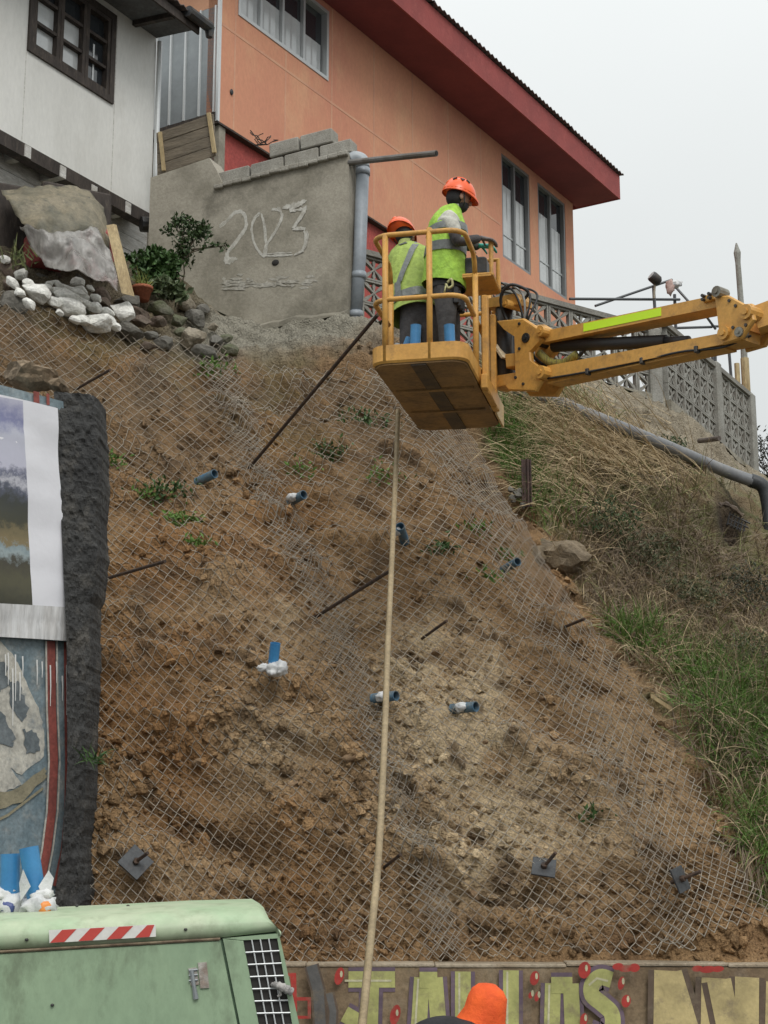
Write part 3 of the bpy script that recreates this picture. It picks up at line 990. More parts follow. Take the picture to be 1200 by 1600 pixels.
q = [(-6.5, -.16), (.02, -.16), (.02, -3), (-6.5, -3)]
mb.prism([WH.pt(u, ZW0 - .03, o) for u, o in q], [WH.pt(u, ZW0 - .004, o) for u, o in q])
part('floor_boards', mb, M_dkwood, root)
zlow = 8.2
k = 0
z = zlow
while z < ZW0 - .2:
    mb = MB()
    wallbox(-6.5, .34, z + .004, z + .19, -.40, -.30 + .004 * (k % 2), pl=WH)
    part('lower_board', mb, M_wboard, root)
    z += .195
    k += 1
for px, py in ((37, 160), (176, 230)):
    u = WH.uz(px, py)[0]
    mb = MB()
    wallbox(u - .006, u + .006, ZW0 + .01, wz0 - .02 if u < wu1 else ZW1 - .02, -.01, .002, pl=WH)
    part('joint_strip', mb, M_wboard, root)
# window: three sashes of three panes each, dark brown
mb = MB()
fr = .09
for a in ((wu0, wu0 + fr, wz0, wz1), (wu1 - fr, wu1, wz0, wz1), (wu0 + fr, wu1 - fr, wz0, wz0 + fr), (wu0 + fr, wu1 - fr, wz1 - fr, wz1)):
    wallbox(*a, -.12, .03, pl=WH)
wp = part('window', mb, M_dkwood, root)
sw = (wu1 - wu0 - 2 * fr) / 3
for i in range(3):
    a, b = wu0 + fr + i * sw, wu0 + fr + (i + 1) * sw
    mb = MB()
    s_ = .055
    z0, z1 = wz0 + fr, wz1 - fr
    for q in ((a, a + s_, z0, z1), (b - s_, b, z0, z1), (a + s_, b - s_, z0, z0 + s_), (a + s_, b - s_, z1 - s_, z1)):
        wallbox(*q, -.10, .012 + .004 * i, pl=WH, mbx=mb)
    for kk in (1, 2):
        zz = z0 + (z1 - z0) * kk / 3
        wallbox(a + s_, b - s_, zz - .02, zz + .02, -.09, .006, pl=WH, mbx=mb)
    part('sash', mb, M_dkwood, wp)
    for kk in range(3):
        za = z0 + (z1 - z0) * kk / 3 + (.02 if kk else s_)
        zc = z0 + (z1 - z0) * (kk + 1) / 3 - (.02 if kk < 2 else s_)
        mb = MB()
        wallbox(a + s_, b - s_, za, zc, -.07, -.06, pl=WH, mbx=mb)
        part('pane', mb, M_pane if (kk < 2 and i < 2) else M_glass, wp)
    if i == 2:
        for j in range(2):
            half_pale_sheet(wp, WH, a + s_ + .0 + j * .16, a + s_ + .05 + j * .14, z0 + .06, z0 + .60, -.058)
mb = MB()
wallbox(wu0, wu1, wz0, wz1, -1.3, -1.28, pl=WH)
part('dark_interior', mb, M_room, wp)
# eave
e = atz(309, 46, 12.44)
ou = (e - WH.P0).dot(WH.N)
eu = (e - WH.P0).dot(WH.D)
mb = MB()
q = [(-6.5, -.1), (eu, -.1), (eu, ou), (-6.5, ou)]
mb.prism([WH.pt(u, ZW1 + .003 - .06 * (o > 0), o) for u, o in q], [WH.pt(u, ZW1 + .03 - .06 * (o > 0), o) for u, o in q])
part('soffit', mb, mat('soffit_grey', (.13, .135, .14), (.09, .09, .09), sc=3, bsc=20, bump=.2), root)
for k in range(4):
    mb = MB()
    a = -5 + k * 1.5
    for uu in (a,):
        mb.prism([WH.pt(uu, ZW1 - .075, .01), WH.pt(uu + .07, ZW1 - .075, .01), WH.pt(uu + .07, ZW1 - .125, ou - .03), WH.pt(uu, ZW1 - .125, ou - .03)], [WH.pt(uu, ZW1 - .001, .01), WH.pt(uu + .07, ZW1 - .001, .01), WH.pt(uu + .07, ZW1 - .061, ou - .03), WH.pt(uu, ZW1 - .061, ou - .03)])
    part('rafter', mb, M_dkwood, root)
mb = MB()
wallbox(-6.5, eu, ZW1 - .14, ZW1 - .02, ou + .002, ou + .03, pl=WH)
part('eave_board', mb, M_dkwood, root)
mb = MB()
n = int((eu + .05 + 6.5) / .035)
rows = [[WH.pt(-6.5 + (eu + .05 + 6.5) * i / n, ZW1 + .035 + .018 * math.sin(i * math.pi / 2) + (ou - o) * .18, o) for i in range(n + 1)] for o in (ou + .1, -3.2)]
rows2 = [[p + Vector((0, 0, .012)) for p in r] for r in rows]
mb.loft([rows[0], rows[1], rows2[1], rows2[0], rows[0]], False, 0, closed=False)
part('roof', mb, M_roof, root)
mb = MB()
g0 = WH.pt(eu - .35, ZW1 + .0, ou + .10)
g1 = WH.pt(eu + .12, ZW1 + .0, ou + .10)
mb.tube([g0, g1], .075, 10)
mb.tube([g1, g1 + Vector((0, 0, -.14))], [.07, .045], 8)
part('gutter', mb, M_dksteel, root)
mb = MB()
cc = [WH.pt(.055, ZW1 - .05, .03), WH.pt(.055, 9.3, .03)]
mb.tube(cc, .035, 8)
part('downpipe', mb, M_zrib, root)
mb = MB()
b0 = W(235, 350, 18.4)
mb.tube([b0 + Vector((-.12, 0, 0)), b0 + Vector((.1, .1, .02))], .1, 10)
part('pipe_elbow', mb, M_dksteel, root)

# ------------------------------------------------------------------ concrete wall with the year
CW = Plane(W(545, 240, 17.0), (.911, -.412))
root = thing('concrete_wall', 'weathered concrete retaining wall with a chalked year and loose blocks on top', 'wall', CW.pt(-1.3, 7.8, -.15))
mb = MB()
rings = []
nseg = 26
outl_top = []
for i in range(nseg + 1):
    u = -2.78 + 2.78 * i / nseg
    ztop = np.interp(u, [-2.78, -1.84, -1.79, -.25, 0], [CW.uz(243, 276)[1], CW.uz(338, 243)[1], 9.99, 10.08, 10.10])
    zbot = 7.55
    outl_top.append((u, ztop))
    wob = .015 * math.sin(u * 7) + .01 * math.sin(u * 17)
    rings.append([CW.pt(u, zbot, .16), CW.pt(u, 8.10 + wob, .10 + wob), CW.pt(u, 8.16 + wob, .0), CW.pt(u, ztop, 0), CW.pt(u, ztop, -.30), CW.pt(u, zbot, -.30)])
mb.loft(rings)
part('wall_body', mb, M_conc, root)
mb = MB()
for i in range(14):
    u0, u1 = -1.83 + i * .1307, -1.83 + (i + 1) * .1307
    zz = np.interp(u0, [-1.83, -.25, 0], [10.0, 10.09, 10.11])
    mb.box(CW.pt((u0 + u1) / 2, zz + random.uniform(-.008, .008), .012), (.1305, .07 + random.uniform(0, .03), .045 + random.uniform(0, .02)), CW.R(), bev=.01)
part('mortar_bed', mb, M_mortar, root)
sl_ = math.atan2(.10, 1.83)
RB = CW.R() @ Matrix.Rotation(-sl_ * 1.0, 3, 'Y')
for u, ln in ((-1.60, .44), (-1.13, .45), (-.66, .46), (-.20, .42)):
    mb = MB()
    zz = np.interp(u, [-1.83, 0], [10.13, 10.23])
    mb.box(CW.pt(u, zz, -.13), (ln, .19, .17 if u > -1 else .16), RB, bev=.012)
    part('concrete_block', mb, M_block, root)
for u, ln in ((-.90, .40), (-.46, .43)):
    mb = MB()
    zz = np.interp(u, [-1.83, 0], [10.33, 10.425])
    mb.box(CW.pt(u, zz, -.13), (ln, .19, .18), RB, bev=.012)
    part('concrete_block', mb, M_block, root)
M_chalk = mat('chalk', (.53, .515, .465), (.40, .38, .33), sc=9, bsc=35, bump=.2, grain=.2, cov=(.45, .6))
def z3(x, y):
    return CW.uz(330 + x * .3583, 180 + y * .3583)
mb = MB()
_so[0] = .001
_inc[0] = .00012
CU = CW.uz(451, 400)[0] - CW.uz(450, 400)[0]
for pts, wd in (([(35, 485), (70, 455), (100, 425), (130, 420), (148, 445), (148, 490), (115, 540), (75, 590)], 3.6), ([(75, 590), (72, 625), (110, 630)], 7),
                ([(215, 425), (190, 450), (178, 500), (190, 560), (225, 610), (240, 590), (235, 500), (222, 430)], 3.2),
                ([(265, 412), (300, 415), (308, 450), (280, 510), (240, 570), (232, 612)], 3.4), ([(228, 612), (300, 610), (350, 608)], 3.6),
                ([(318, 405), (365, 398), (408, 380)], 8), ([(412, 400), (400, 430), (362, 492)], 4), ([(362, 494), (412, 498)], 3.2), ([(412, 498), (418, 540), (400, 590), (372, 606)], 3.4)):
    q = sm([z3(*p) for p in pts], 5)
    for k in range(9):
        i0 = random.randint(0, max(0, len(q) // 3)) if k > 2 else 0
        i1 = len(q) - (random.randint(0, max(0, len(q) // 3)) if k > 2 else 0)
        if i1 - i0 < 3:
            continue
        ox, oz = random.gauss(0, .34) * wd * CU, random.gauss(0, .34) * wd * CU
        qq = [(a + ox + random.gauss(0, .10) * wd * CU, b + oz + random.gauss(0, .10) * wd * CU) for a, b in q[i0:i1]]
        stroke(mb, CW, qq, [max(.08, random.uniform(.18, .6)) * wd * CU for _ in qq])
part('chalk_number', mb, M_chalk, root)
mb = MB()
_so[0] = .001
for i in range(70):
    x = 40 + 380 * random.random() ** 1.2
    y = 738 - x * .03 + random.gauss(0, 13)
    l_ = random.uniform(14, 70)
    stroke(mb, CW, [z3(x, y), z3(x + l_ * .3, y + random.uniform(-3, 3)), z3(x + l_ * .7, y + random.uniform(-4, 4)), z3(x + l_, y + random.uniform(-5, 5))], [.4 * CU, random.uniform(1, 5) * CU, random.uniform(1, 4) * CU, .4 * CU])
_inc[0] = .0011
part('paint_smear', mb, mat('pale_smear', (.44, .42, .37), (.36, .34, .29), sc=9, bsc=30, bump=.2), root)
mb = MB()
u, z = z3(280, 643)
mb.ellipsoid(CW.pt(u, z, 0), (.05, .02, .04), CW.R(), 9, 6)
part('drain_stub', mb, M_room, root)
# crumbling footing below the wall
mb = MB()
def ico(sub):
    bm = bmesh.new()
    bmesh.ops.create_icosphere(bm, subdivisions=sub, radius=1)
    v = np.array([p.co[:] for p in bm.verts])
    f = [[q.index for q in p.verts] for p in bm.faces]
    bm.free()
    return v, f
ICO = {s_: ico(s_) for s_ in (1, 2, 3)}
def rock_into(mb, c, sz, R=None, seed=0, sub=2, rough=.22, flat=.35):
    v, f = ICO[sub]
    # flatten facets by clamping along random planes
    r = np.random.default_rng(seed)
    q = v.copy()
    for i in range(13):
        n = r.normal(size=3)
        n /= np.linalg.norm(n)
        lim = r.uniform(.52, .82)
        d = q @ n
        q = q - np.outer(np.maximum(d - lim, 0), n) * (1 - flat * .3)
    q = q * (1 + rough * fbm(v * 1.7 + seed * 3.1, 3))[:, None]
    q = q * np.array(sz) / 2
    R = R or Matrix.Identity(3)
    mb.add([Vector(c) + R @ Vector(p) for p in q], f)
rs = 0
for i in range(9):
    u = -1.95 + i * .27
    rock_into(mb, CW.pt(u, 7.78 + random.uniform(-.05, .05), .12), (.42, .36, .42), CW.R(), 300 + i, 3, .3)
part('crumbling_footing', mb, mat('footing', (.25, .225, .175), (.16, .145, .11), sc=3, c3=(.09, .085, .06), sc3=6, f3=.6, bsc=30, bump=.8, dist=.04), root)

# old board screen left of it
root = thing('board_screen', 'grey screen of weathered boards leaning on top of the concrete wall', 'board screen', CW.pt(-2.3, 10.15, -.1))
BS = Plane(CW.pt(-1.5, 9, -.08), (.911, -.412))
c_bl, c_br, c_tl, c_tr = [Vector(BS.uz(*q)) for q in ((246, 274), (337, 243), (245, 208), (333, 178))]
for k in range(4):
    a0, a1 = k / 4 + .006, (k + 1) / 4 - .006
    mb = MB()
    q = [c_bl.lerp(c_tl, a0), c_br.lerp(c_tr, a0), c_br.lerp(c_tr, a1), c_bl.lerp(c_tl, a1)]
    o = random.uniform(-.01, .012)
    mb.prism([BS.pt(p.x, p.y, o) for p in q], [BS.pt(p.x, p.y, o - .025) for p in q])
    part('plank', mb, M_oldwood, root)
for a, b, wd in (((252, 208), (258, 268), .045), ((328, 178), (337, 240), .05)):
    mb = MB()
    _s = [Vector(BS.uz(*a)), Vector(BS.uz(*b))]
    q = [(_s[0].x - wd / 2, _s[0].y), (_s[0].x + wd / 2, _s[0].y), (_s[1].x + wd / 2, _s[1].y), (_s[1].x - wd / 2, _s[1].y)]
    mb.prism([BS.pt(*p, .045) for p in q], [BS.pt(*p, .014) for p in q])
    part('batten', mb, M_newwood, root)
# twisted dead vine behind the blocks
mb = MB()
for i in range(9):
    a = W(408 + random.uniform(-4, 10), 226, 17.35)
    p = [a]
    for j in range(4):
        p.append(p[-1] + Vector((random.uniform(-.07, .08), random.uniform(-.04, .04), random.uniform(-.01, .07))))
    mb.tube(p, .007, 4)
solo('dead_vine', mb, M_dkwood, 'small dry brown vine tangle behind the loose concrete blocks', 'vine')

# ------------------------------------------------------------------ pipes
root = thing('drain_pipe', 'long grey plastic drain pipe running down beside the concrete wall and along the bank', 'pipe', W(562, 500, 17.2))
ptop = W(545, 251, 17.15)
pv = [W(547, 250, 17.1), W(556, 247, 17.1), W(565, 251, 17.1), W(567, 262, 17.1)]
r = .078
mb = MB()
mb.tube(bez(pv, 6), r * 1.08, 14)
part('elbow', mb, mat('pale_pvc', (.36, .39, .41), (.3, .32, .34), sc=4, rough=.45, bump=.05, grain=.05), root, True)
mb = MB()
mb.tube([W(567, 262, 17.1), W(562, 400, 17.1), W(556, 488, 17.1)], r, 14)
part('upright_pipe', mb, M_pvc, root, True)
for y, x in ((264, 567), (426, 561), (487, 556)):
    mb = MB()
    mb.tube([W(x, y, 17.1), W(x, y + 10, 17.1)], r * 1.13, 14)
    part('collar', mb, M_pvc, root, True)
low = [W(556, 496, 17.1), W(557, 510, 17.08), W(566, 525, 17.05), W(590, 536, 16.95), W(640, 552, 16.8), W(740, 585, 16.8), W(815, 612, 16.9)]
mb = MB()
mb.tube(bez(low, 6), r * 1.02, 14)
part('bend', mb, M_pvcdark, root, True)
run = [W(815, 612, 16.9), W(880, 633, 17.0), W(960, 664, 17.2), W(1050, 701, 17.8), W(1130, 735, 18.4), W(1182, 754, 18.5)]
mb = MB()
mb.tube(bez(run, 6), r * .98, 14)
part('sloping_pipe', mb, M_pvcdark, root, True)
mb = MB()
for a, b in (((876, 631.5), (893, 637.5)), ((842, 620.5), (850, 623))):
    mb.tube([W(*a, 17.0 if a[0] > 850 else 16.95), W(*b, 17.02 if a[0] > 850 else 16.95)], r * 1.14, 14)
part('collar', mb, M_pvcdark, root, True)
mb = MB()
mb.tube(bez([W(1172, 750, 18.5), W(1190, 758, 18.5), W(1198, 775, 18.5), W(1203, 815, 18.45), W(1206, 900, 18.2)], 5), r * 1.12, 14)
part('down_bend', mb, mat('black_pvc', (.03, .032, .035), rough=.5, bump=.1), root, True)
mb = MB()
mb.tube([W(546, 254, 17.02), W(620, 246, 16.6), W(682, 239.5, 16.25)], .036, 10)
mb.tube([W(681.5, 239.5, 16.25), W(682.4, 239.4, 16.245)], .026, 10, mi=1)
solo('steel_pipe', mb, [mat('scaffold_pipe', (.20, .19, .18), (.14, .12, .1), sc=5, rough=.5, metal=.4, bump=.1), M_room], 'thin grey metal pipe sticking out sideways from the top of the concrete wall', 'pipe')
mb = MB()
mb.tube([W(1092, 689, 19.6), W(1124, 685, 19.3)], .034, 10)
solo('pipe_stub', mb, mat('rusty_pipe', (.14, .115, .10), (.09, .07, .06), sc=6, rough=.6, metal=.2), 'short rusty pipe stub poking out of the bank below the breeze block wall', 'pipe')

# ------------------------------------------------------------------ breeze block walls
def breeze(name, label, A0, A1, B0, B1, cols, rows, posts):
    """A0/A1 bottom and top at the left end, B0/B1 at the right end"""
    root = thing(name, label, 'wall', A0)
    D = Vector((B0.x - A0.x, B0.y - A0.y, 0))
    L = D.length
    pl = Plane(Vector((A0.x, A0.y, 0)), D)
    zb_ = lambda u: A0.z + (B0.z - A0.z) * u / L
    zt2 = lambda u: A1.z + (B1.z - A1.z) * u / L
    def P(ci, x, ri, y, off):
        u = (ci + x) / cols * L
        f = (ri + y) / rows
        return pl.pt(u, zb_(u) * (1 - f) + zt2(u) * f, off)
    fr = .085
    # closed outlines of the webs of one block, in block units
    def bar(x0, y0, x1, y1, w0, w1):
        t = Vector((x1 - x0, y1 - y0)).normalized()
        n = Vector((-t.y, t.x))
        a, b = Vector((x0, y0)), Vector((x1, y1))
        m1, m2 = a.lerp(b, .28), a.lerp(b, .72)
        return [a + n * w0, m1 + n * w1, m2 + n * w0, b + n * w0 * .8, b - n * w0 * .8, m2 - n * w0, m1 - n * w1, a - n * w0]
    lo, hi = fr, 1 - fr
    webs = []
    for (x, y) in ((lo, lo), (hi, lo), (lo, hi), (hi, hi)):
        webs.append(bar(x, y, .5, .5, .035, .075))
    for (x, y) in ((.5, lo), (.5, hi)):
        webs.append(bar(x, y, .5, .5, .03, .065))
    for ri in range(rows):
        for ci in range(cols):
            mb = MB()
            g = .012
            for q in ([(g, g), (1 - g, g), (1 - g, fr), (g, fr)], [(g, 1 - fr), (1 - g, 1 - fr), (1 - g, 1 - g), (g, 1 - g)], [(g, fr), (fr, fr), (fr, 1 - fr), (g, 1 - fr)], [(1 - fr, fr), (1 - g, fr), (1 - g, 1 - fr), (1 - fr, 1 - fr)]):
                mb.prism([P(ci, x, ri, y, 0) for x, y in q], [P(ci, x, ri, y, -.09) for x, y in q])
            for k, q in enumerate(webs):
                o = -.008 - .002 * k
                mb.prism([P(ci, p[0], ri, p[1], o) for p in q], [P(ci, p[0], ri, p[1], -.082 + .002 * k) for p in q])
            part('breeze_block', mb, M_breeze, root)
    for f, hh in posts:
        u = f * L
        mb = MB()
        c = pl.pt(u, 0, -.035)
        z0, z1 = zb_(u) - .12, zt2(u) + hh
        mb.box(Vector((c.x, c.y, (z0 + z1) / 2)), (.19, .19, z1 - z0), pl.R(), bev=.02)
        part('post', mb, M_breeze, root)
    mb = MB()
    q = [(-.05, .035), (-.05, -.125), (L + .05, -.125), (L + .05, .035)]
    mb.prism([pl.pt(u, zt2(u) + .004, o) for u, o in q], [pl.pt(u, zt2(u) + .075, o) for u, o in q])
    part('coping', mb, mat('breeze_coping', (.25, .24, .21), (.18, .17, .15), sc=3, bsc=40, bump=.4), root)
    mb = MB()
    q = [(-.05, .05), (-.05, -.14), (L + .05, -.14), (L + .05, .05)]
    mb.prism([pl.pt(u, zb_(u) - .75, o + .02 * (o > 0)) for u, o in q], [pl.pt(u, zb_(u) - .004, o) for u, o in q])
    part('footing', mb, mat('bank_concrete', (.30, .275, .22), (.22, .2, .155), sc=2, c3=(.16, .14, .1), sc3=4, f3=.6, bsc=25, bump=.6, dist=.03), root)
breeze('breeze_block_wall', 'front run of pierced breeze block wall, passing behind the basket to the corner post', W(566, 508, 18.5), W(566, 398, 18.5), W(1031, 620, 20.0), W(1031, 520, 20.0), 13, 3, [(.985, .04)])
breeze('breeze_block_wall', 'receding run of pierced breeze block wall, right of the corner post towards the bare tree', W(1045, 626, 20.05), W(1045, 512, 20.05), W(1178, 738, 23.0), W(1178, 622, 23.0), 11, 4, [(.56, .10), (1.0, .06)])
# ------------------------------------------------------------------ boom lift: basket
HZ = 5.72           # underside of the tray
fl = atz(577, 571, HZ)
frn = atz(727, 557, HZ)
ax = Vector((frn.x - fl.x, frn.y - fl.y, 0))
BW = ax.length
ax.normalize()
ay = Vector((-ax.y, ax.x, 0))
bk = atz(655, 681, HZ)
BL = (bk - fl).dot(ay)
bo = fl.copy()
# true right angle basket frame, turned so that both long sides fit the photograph
br_ = atz(788, 664, HZ)
dr = ((br_ - frn) + (bk - fl))
ay = Vector((dr.x, dr.y, 0)).normalized()
ax = Vector((ay.y, -ay.x, 0))
BW, BL = (frn - fl).dot(ax) * 1.0, (br_ - frn).length
cen = (fl + frn + br_ + bk) / 4
bo = cen - ax * BW / 2 - ay * BL / 2
def bp(x, y, z):
    """basket frame: x across (0..BW), y along (0 = near end), z above the tray underside"""
    q = bo + ax * x + ay * y
    return Vector((q.x, q.y, HZ + z))
lift = thing('boom_lift', 'yellow articulated boom lift with a scuffed work basket raised against the slope', 'boom lift', (9.0, 6.5, 0))
def rrect(x0, x1, y0, y1, r, n=5):
    p = []
    for cx, cy, a0 in ((x1 - r, y0 + r, -90), (x1 - r, y1 - r, 0), (x0 + r, y1 - r, 90), (x0 + r, y0 + r, 180)):
        for i in range(n + 1):
            a = math.radians(a0 + 90 * i / n)
            p.append((cx + r * math.cos(a), cy + r * math.sin(a)))
    return p
RC = .13
mb = MB()
o0, o1, i1 = rrect(.012, BW - .012, .012, BL - .012, RC), rrect(0, BW, 0, BL, RC), rrect(.02, BW - .02, .02, BL - .02, RC)
mb.loft([[bp(x, y, .012) for x, y in o0], [bp(x, y, .03) for x, y in o1], [bp(x, y, .155) for x, y in o1], [bp(x, y, .155) for x, y in i1], [bp(x, y, .06) for x, y in i1]], False)
part('toe_board', mb, M_yellow, lift)
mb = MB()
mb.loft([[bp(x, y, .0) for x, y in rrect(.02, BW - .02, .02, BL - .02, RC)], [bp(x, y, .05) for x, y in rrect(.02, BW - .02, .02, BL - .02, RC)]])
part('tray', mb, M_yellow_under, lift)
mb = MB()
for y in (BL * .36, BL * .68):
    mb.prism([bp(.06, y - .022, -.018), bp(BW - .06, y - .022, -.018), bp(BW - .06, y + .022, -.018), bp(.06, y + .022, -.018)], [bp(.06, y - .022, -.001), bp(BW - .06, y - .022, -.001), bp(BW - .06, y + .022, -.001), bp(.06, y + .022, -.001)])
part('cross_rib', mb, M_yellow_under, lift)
mb = MB()
for y0, y1 in ((.03, BL * .36 - .03), (BL * .36 + .03, BL * .68 - .03), (BL * .68 + .03, BL - .05)):
    x = BW * .5
    mb.prism([bp(x - .06, y0, -.012), bp(x + .06, y0, -.012), bp(x + .06, y1, -.012), bp(x - .06, y1, -.012)], [bp(x - .06, y0, -.001), bp(x + .06, y0, -.001), bp(x + .06, y1, -.001), bp(x - .06, y1, -.001)])
part('fork_pocket', mb, mat('greasy_steel', (.055, .04, .025), (.10, .065, .03), sc=7, rough=.6, bump=.2), lift)
# guard rails
RT = .021
HT, HM = 1.06, .53
def rail(z, ya, yb):
    e = .02
    pts = [bp(e, ya, z)]
    n = 5
    for (cx, cy, a0) in ((e + RC, e + RC, 180), (BW - e - RC, e + RC, 270)):
        for i in range(n + 1):
            a = math.radians(a0 + 90 * i / n)
            pts.append(bp(cx + RC * math.cos(a), cy + RC * math.sin(a), z))
    pts.append(bp(BW - e, yb, z))
    return pts
yl, yr = .62, .52
for nm, z in (('top_rail', HT), ('mid_rail', HM)):
    mb = MB()
    a = rail(z, yl, yr)
    if nm == 'top_rail':
        a = [bp(.02, yl + .10, z - .16), bp(.02, yl + .07, z - .05)] + a + [bp(BW - .02, yr + .07, z - .05), bp(BW - .02, yr + .10, z - .16)]
    mb.tube(a, RT, 8)
    part(nm, mb, M_yellow, lift, True)
for x, y, z1 in ((.02, yl + .10, HT - .14), (BW * .16, .02, HT), (BW * .62, .02, HT + .03), (BW - .02, yr + .10, HT - .14)):
    mb = MB()
    mb.tube([bp(x, y, .03), bp(x, y, z1)], RT * 1.12, 8)
    part('post', mb, M_yellow, lift, True)
# far end frame
for nm, z in (('top_rail', HT), ('mid_rail', HM)):
    mb = MB()
    mb.tube(bez([bp(.03, BL * .72, z), bp(.03, BL - .16, z), bp(.10, BL - .04, z), bp(BW - .10, BL - .04, z), bp(BW - .03, BL - .16, z), bp(BW - .03, BL * .72, z)], 5), RT, 8)
    part(nm, mb, M_yellow, lift, True)
for x, y in ((.03, BL * .72), (BW - .03, BL * .72), (BW * .8, BL - .04)):
    mb = MB()
    mb.tube([bp(x, y, .03), bp(x, y, HT)], RT * 1.1, 8)
    part('post', mb, M_yellow, lift, True)
mb = MB()
mb.tube([bp(BW - .02, yr + .10, HM), bp(BW - .02, BL * .72, HM)], RT, 8)
part('mid_rail', mb, M_yellow, lift, True)
# control console on the right-hand side
cy = BL * .46
mb = MB()
mb.box(bp(BW - .04, cy, 1.04), (.19, .36, .15), Matrix((ax, ay, Vector((0, 0, 1)))).transposed(), bev=.015)
part('control_box', mb, M_dksteel, lift)
BR = Matrix((ax, ay, Vector((0, 0, 1)))).transposed()
for k in range(3):
    mb = MB()
    mb.tube([bp(BW - .06, cy - .1 + k * .1, 1.11), bp(BW - .06, cy - .1 + k * .1, 1.17)], .012, 6)
    mb.ellipsoid(bp(BW - .06, cy - .1 + k * .1, 1.18), (.02, .02, .02), None, 8, 6)
    part('joystick', mb, M_black, lift)
mb = MB()
mb.tube([bp(BW - .18, cy - .22, .94), bp(BW + .10, cy - .22, .94), bp(BW + .10, cy - .22, 1.22)], .022, 8)
mb.tube([bp(BW + .10, cy + .2, .94), bp(BW + .10, cy + .2, 1.22), bp(BW - .12, cy + .2, 1.22)], .022, 8)
mb.tube([bp(BW + .10, cy - .22, .94), bp(BW + .10, cy + .2, .94)], .022, 8)
mb.prism([bp(BW - .18, cy - .24, .92), bp(BW + .10, cy - .24, .92), bp(BW + .10, cy + .22, .92), bp(BW - .18, cy + .22, .92)], [bp(BW - .18, cy - .24, .945), bp(BW + .10, cy - .24, .945), bp(BW + .10, cy + .22, .945), bp(BW - .18, cy + .22, .945)])
part('console_frame', mb, M_yellow, lift)
mb = MB()
mb.box(bp(BW + .035, BL * .38, .36), (.05, .10, .82), BR, bev=.008)
mb.box(bp(BW + .035, BL * .62, .36), (.05, .10, .82), BR, bev=.008)
mb.box(bp(BW + .035, BL * .5, .02), (.055, BL * .36, .12), BR, bev=.008)
part('mount_plate', mb, M_yellow, lift)
mb = MB()
mb.box(bp(BW + .01, BL * .86, .08), (.02, BL * .22, .20), BR, bev=.004)
part('side_kick_plate', mb, mat('lit_pale_yellow', (.62, .44, .22), (.5, .33, .13), sc=4, rough=.6, bump=.1), lift)  # paler toe board yellow, the light on it put into the colour

# jib: linkage plates, two parallel arms, knuckle
BY0, BY1 = 12.25, 10.6
def by(px):
    return BY0 + (BY1 - BY0) * (px - 800) / 330.0
def L2(px, py, dy=0.0):
    return W(px, py, by(px) + dy)
jn = (L2(1130, 500) - L2(800, 560))
jn = Vector((-jn.y, jn.x, 0)).normalized()    # away from the viewer
if jn.y < 0:
    jn = -jn
def jprism(mb, pts, t, d0=0.0, mi=0, bev=.012):
    P3 = [L2(*p) + jn * d0 for p in pts]
    c = sum(P3, Vector()) / len(P3)
    ins = [p.lerp(c, min(.4, bev / max((p - c).length, .01))) for p in P3]
    mb.loft([ins, [p + jn * bev for p in P3], [p + jn * (t - bev) for p in P3], [p + jn * t for p in ins]], True, mi)
R_j = Matrix((jn.cross(Vector((0, 0, 1))), jn, Vector((0, 0, 1)))).transposed()
def jbeam(name, a, b, c, d, t, d0, m=M_yellow):
    mb = MB()
    jprism(mb, [a, b, c, d], t, d0)
    return part(name, mb, m, lift)
mb = MB()
jprism(mb, [(776, 501), (817, 497), (840, 512), (845, 530), (828, 549), (829, 564), (843, 575), (845, 595), (836, 611), (794, 610), (789, 604), (805, 595), (803, 524), (786, 513)], .05, 0)
part('linkage_plate', mb, M_yellow, lift)
mb = MB()
jprism(mb, [(776, 501), (817, 497), (840, 512), (845, 530), (828, 549), (829, 564), (843, 575), (845, 595), (836, 611), (794, 610), (789, 604), (805, 595), (803, 524), (786, 513)], .05, .24)
part('linkage_plate', mb, M_yellow, lift)
up_ = jbeam('upper_arm', (838, 516), (1114, 458), (1116, 477), (838, 534), .20, .052)
mb = MB()
_b = [L2(*p) + jn * .052 for p in ((838, 516), (1114, 458), (1116, 477), (838, 534))]
def at_px(a, b, px):
    lo, hi = 0.0, 1.0
    for _ in range(30):
        m = (lo + hi) / 2
        p = a.lerp(b, m)
        if proj(np.array([list(p)]))[0][0] < px:
            lo = m
        else:
            hi = m
    return a.lerp(b, lo)
_t = [at_px(_b[0], _b[1], 912), at_px(_b[0], _b[1], 1033), at_px(_b[3], _b[2], 1033), at_px(_b[3], _b[2], 912)]
_q = [_t[0].lerp(_t[3], .10), _t[1].lerp(_t[2], .10), _t[1].lerp(_t[2], .78), _t[0].lerp(_t[3], .78)]
mb.prism([p - jn * .004 for p in _q], [p + jn * .001 for p in _q])
part('reflective_tape', mb, M_lime, up_)
jbeam('lower_arm', (846, 570), (1156, 511), (1156, 529), (846, 591), .20, .052)
mb = MB()
jprism(mb, [(846, 590.8), (1120, 536), (1120, 540), (846, 597)], .17, .068, bev=.004)
part('arm_flange', mb, M_yellow, lift)
for d0 in (0, .27):
    mb = MB()
    jprism(mb, [(1116, 463), (1137, 461), (1174, 481), (1178, 499), (1158, 529), (1128, 538), (1122, 519)], .045, d0)
    part('knuckle_plate', mb, M_yellow, lift)
mb = MB()
jprism(mb, [(1093, 462), (1113, 456), (1115, 466), (1096, 472)], .24, .02)
part('sensor_bracket', mb, M_yellow, lift)
M_pin = mat('pin_steel', (.26, .25, .21), (.14, .12, .09), sc=10, rough=.5, metal=.4, bump=.1)
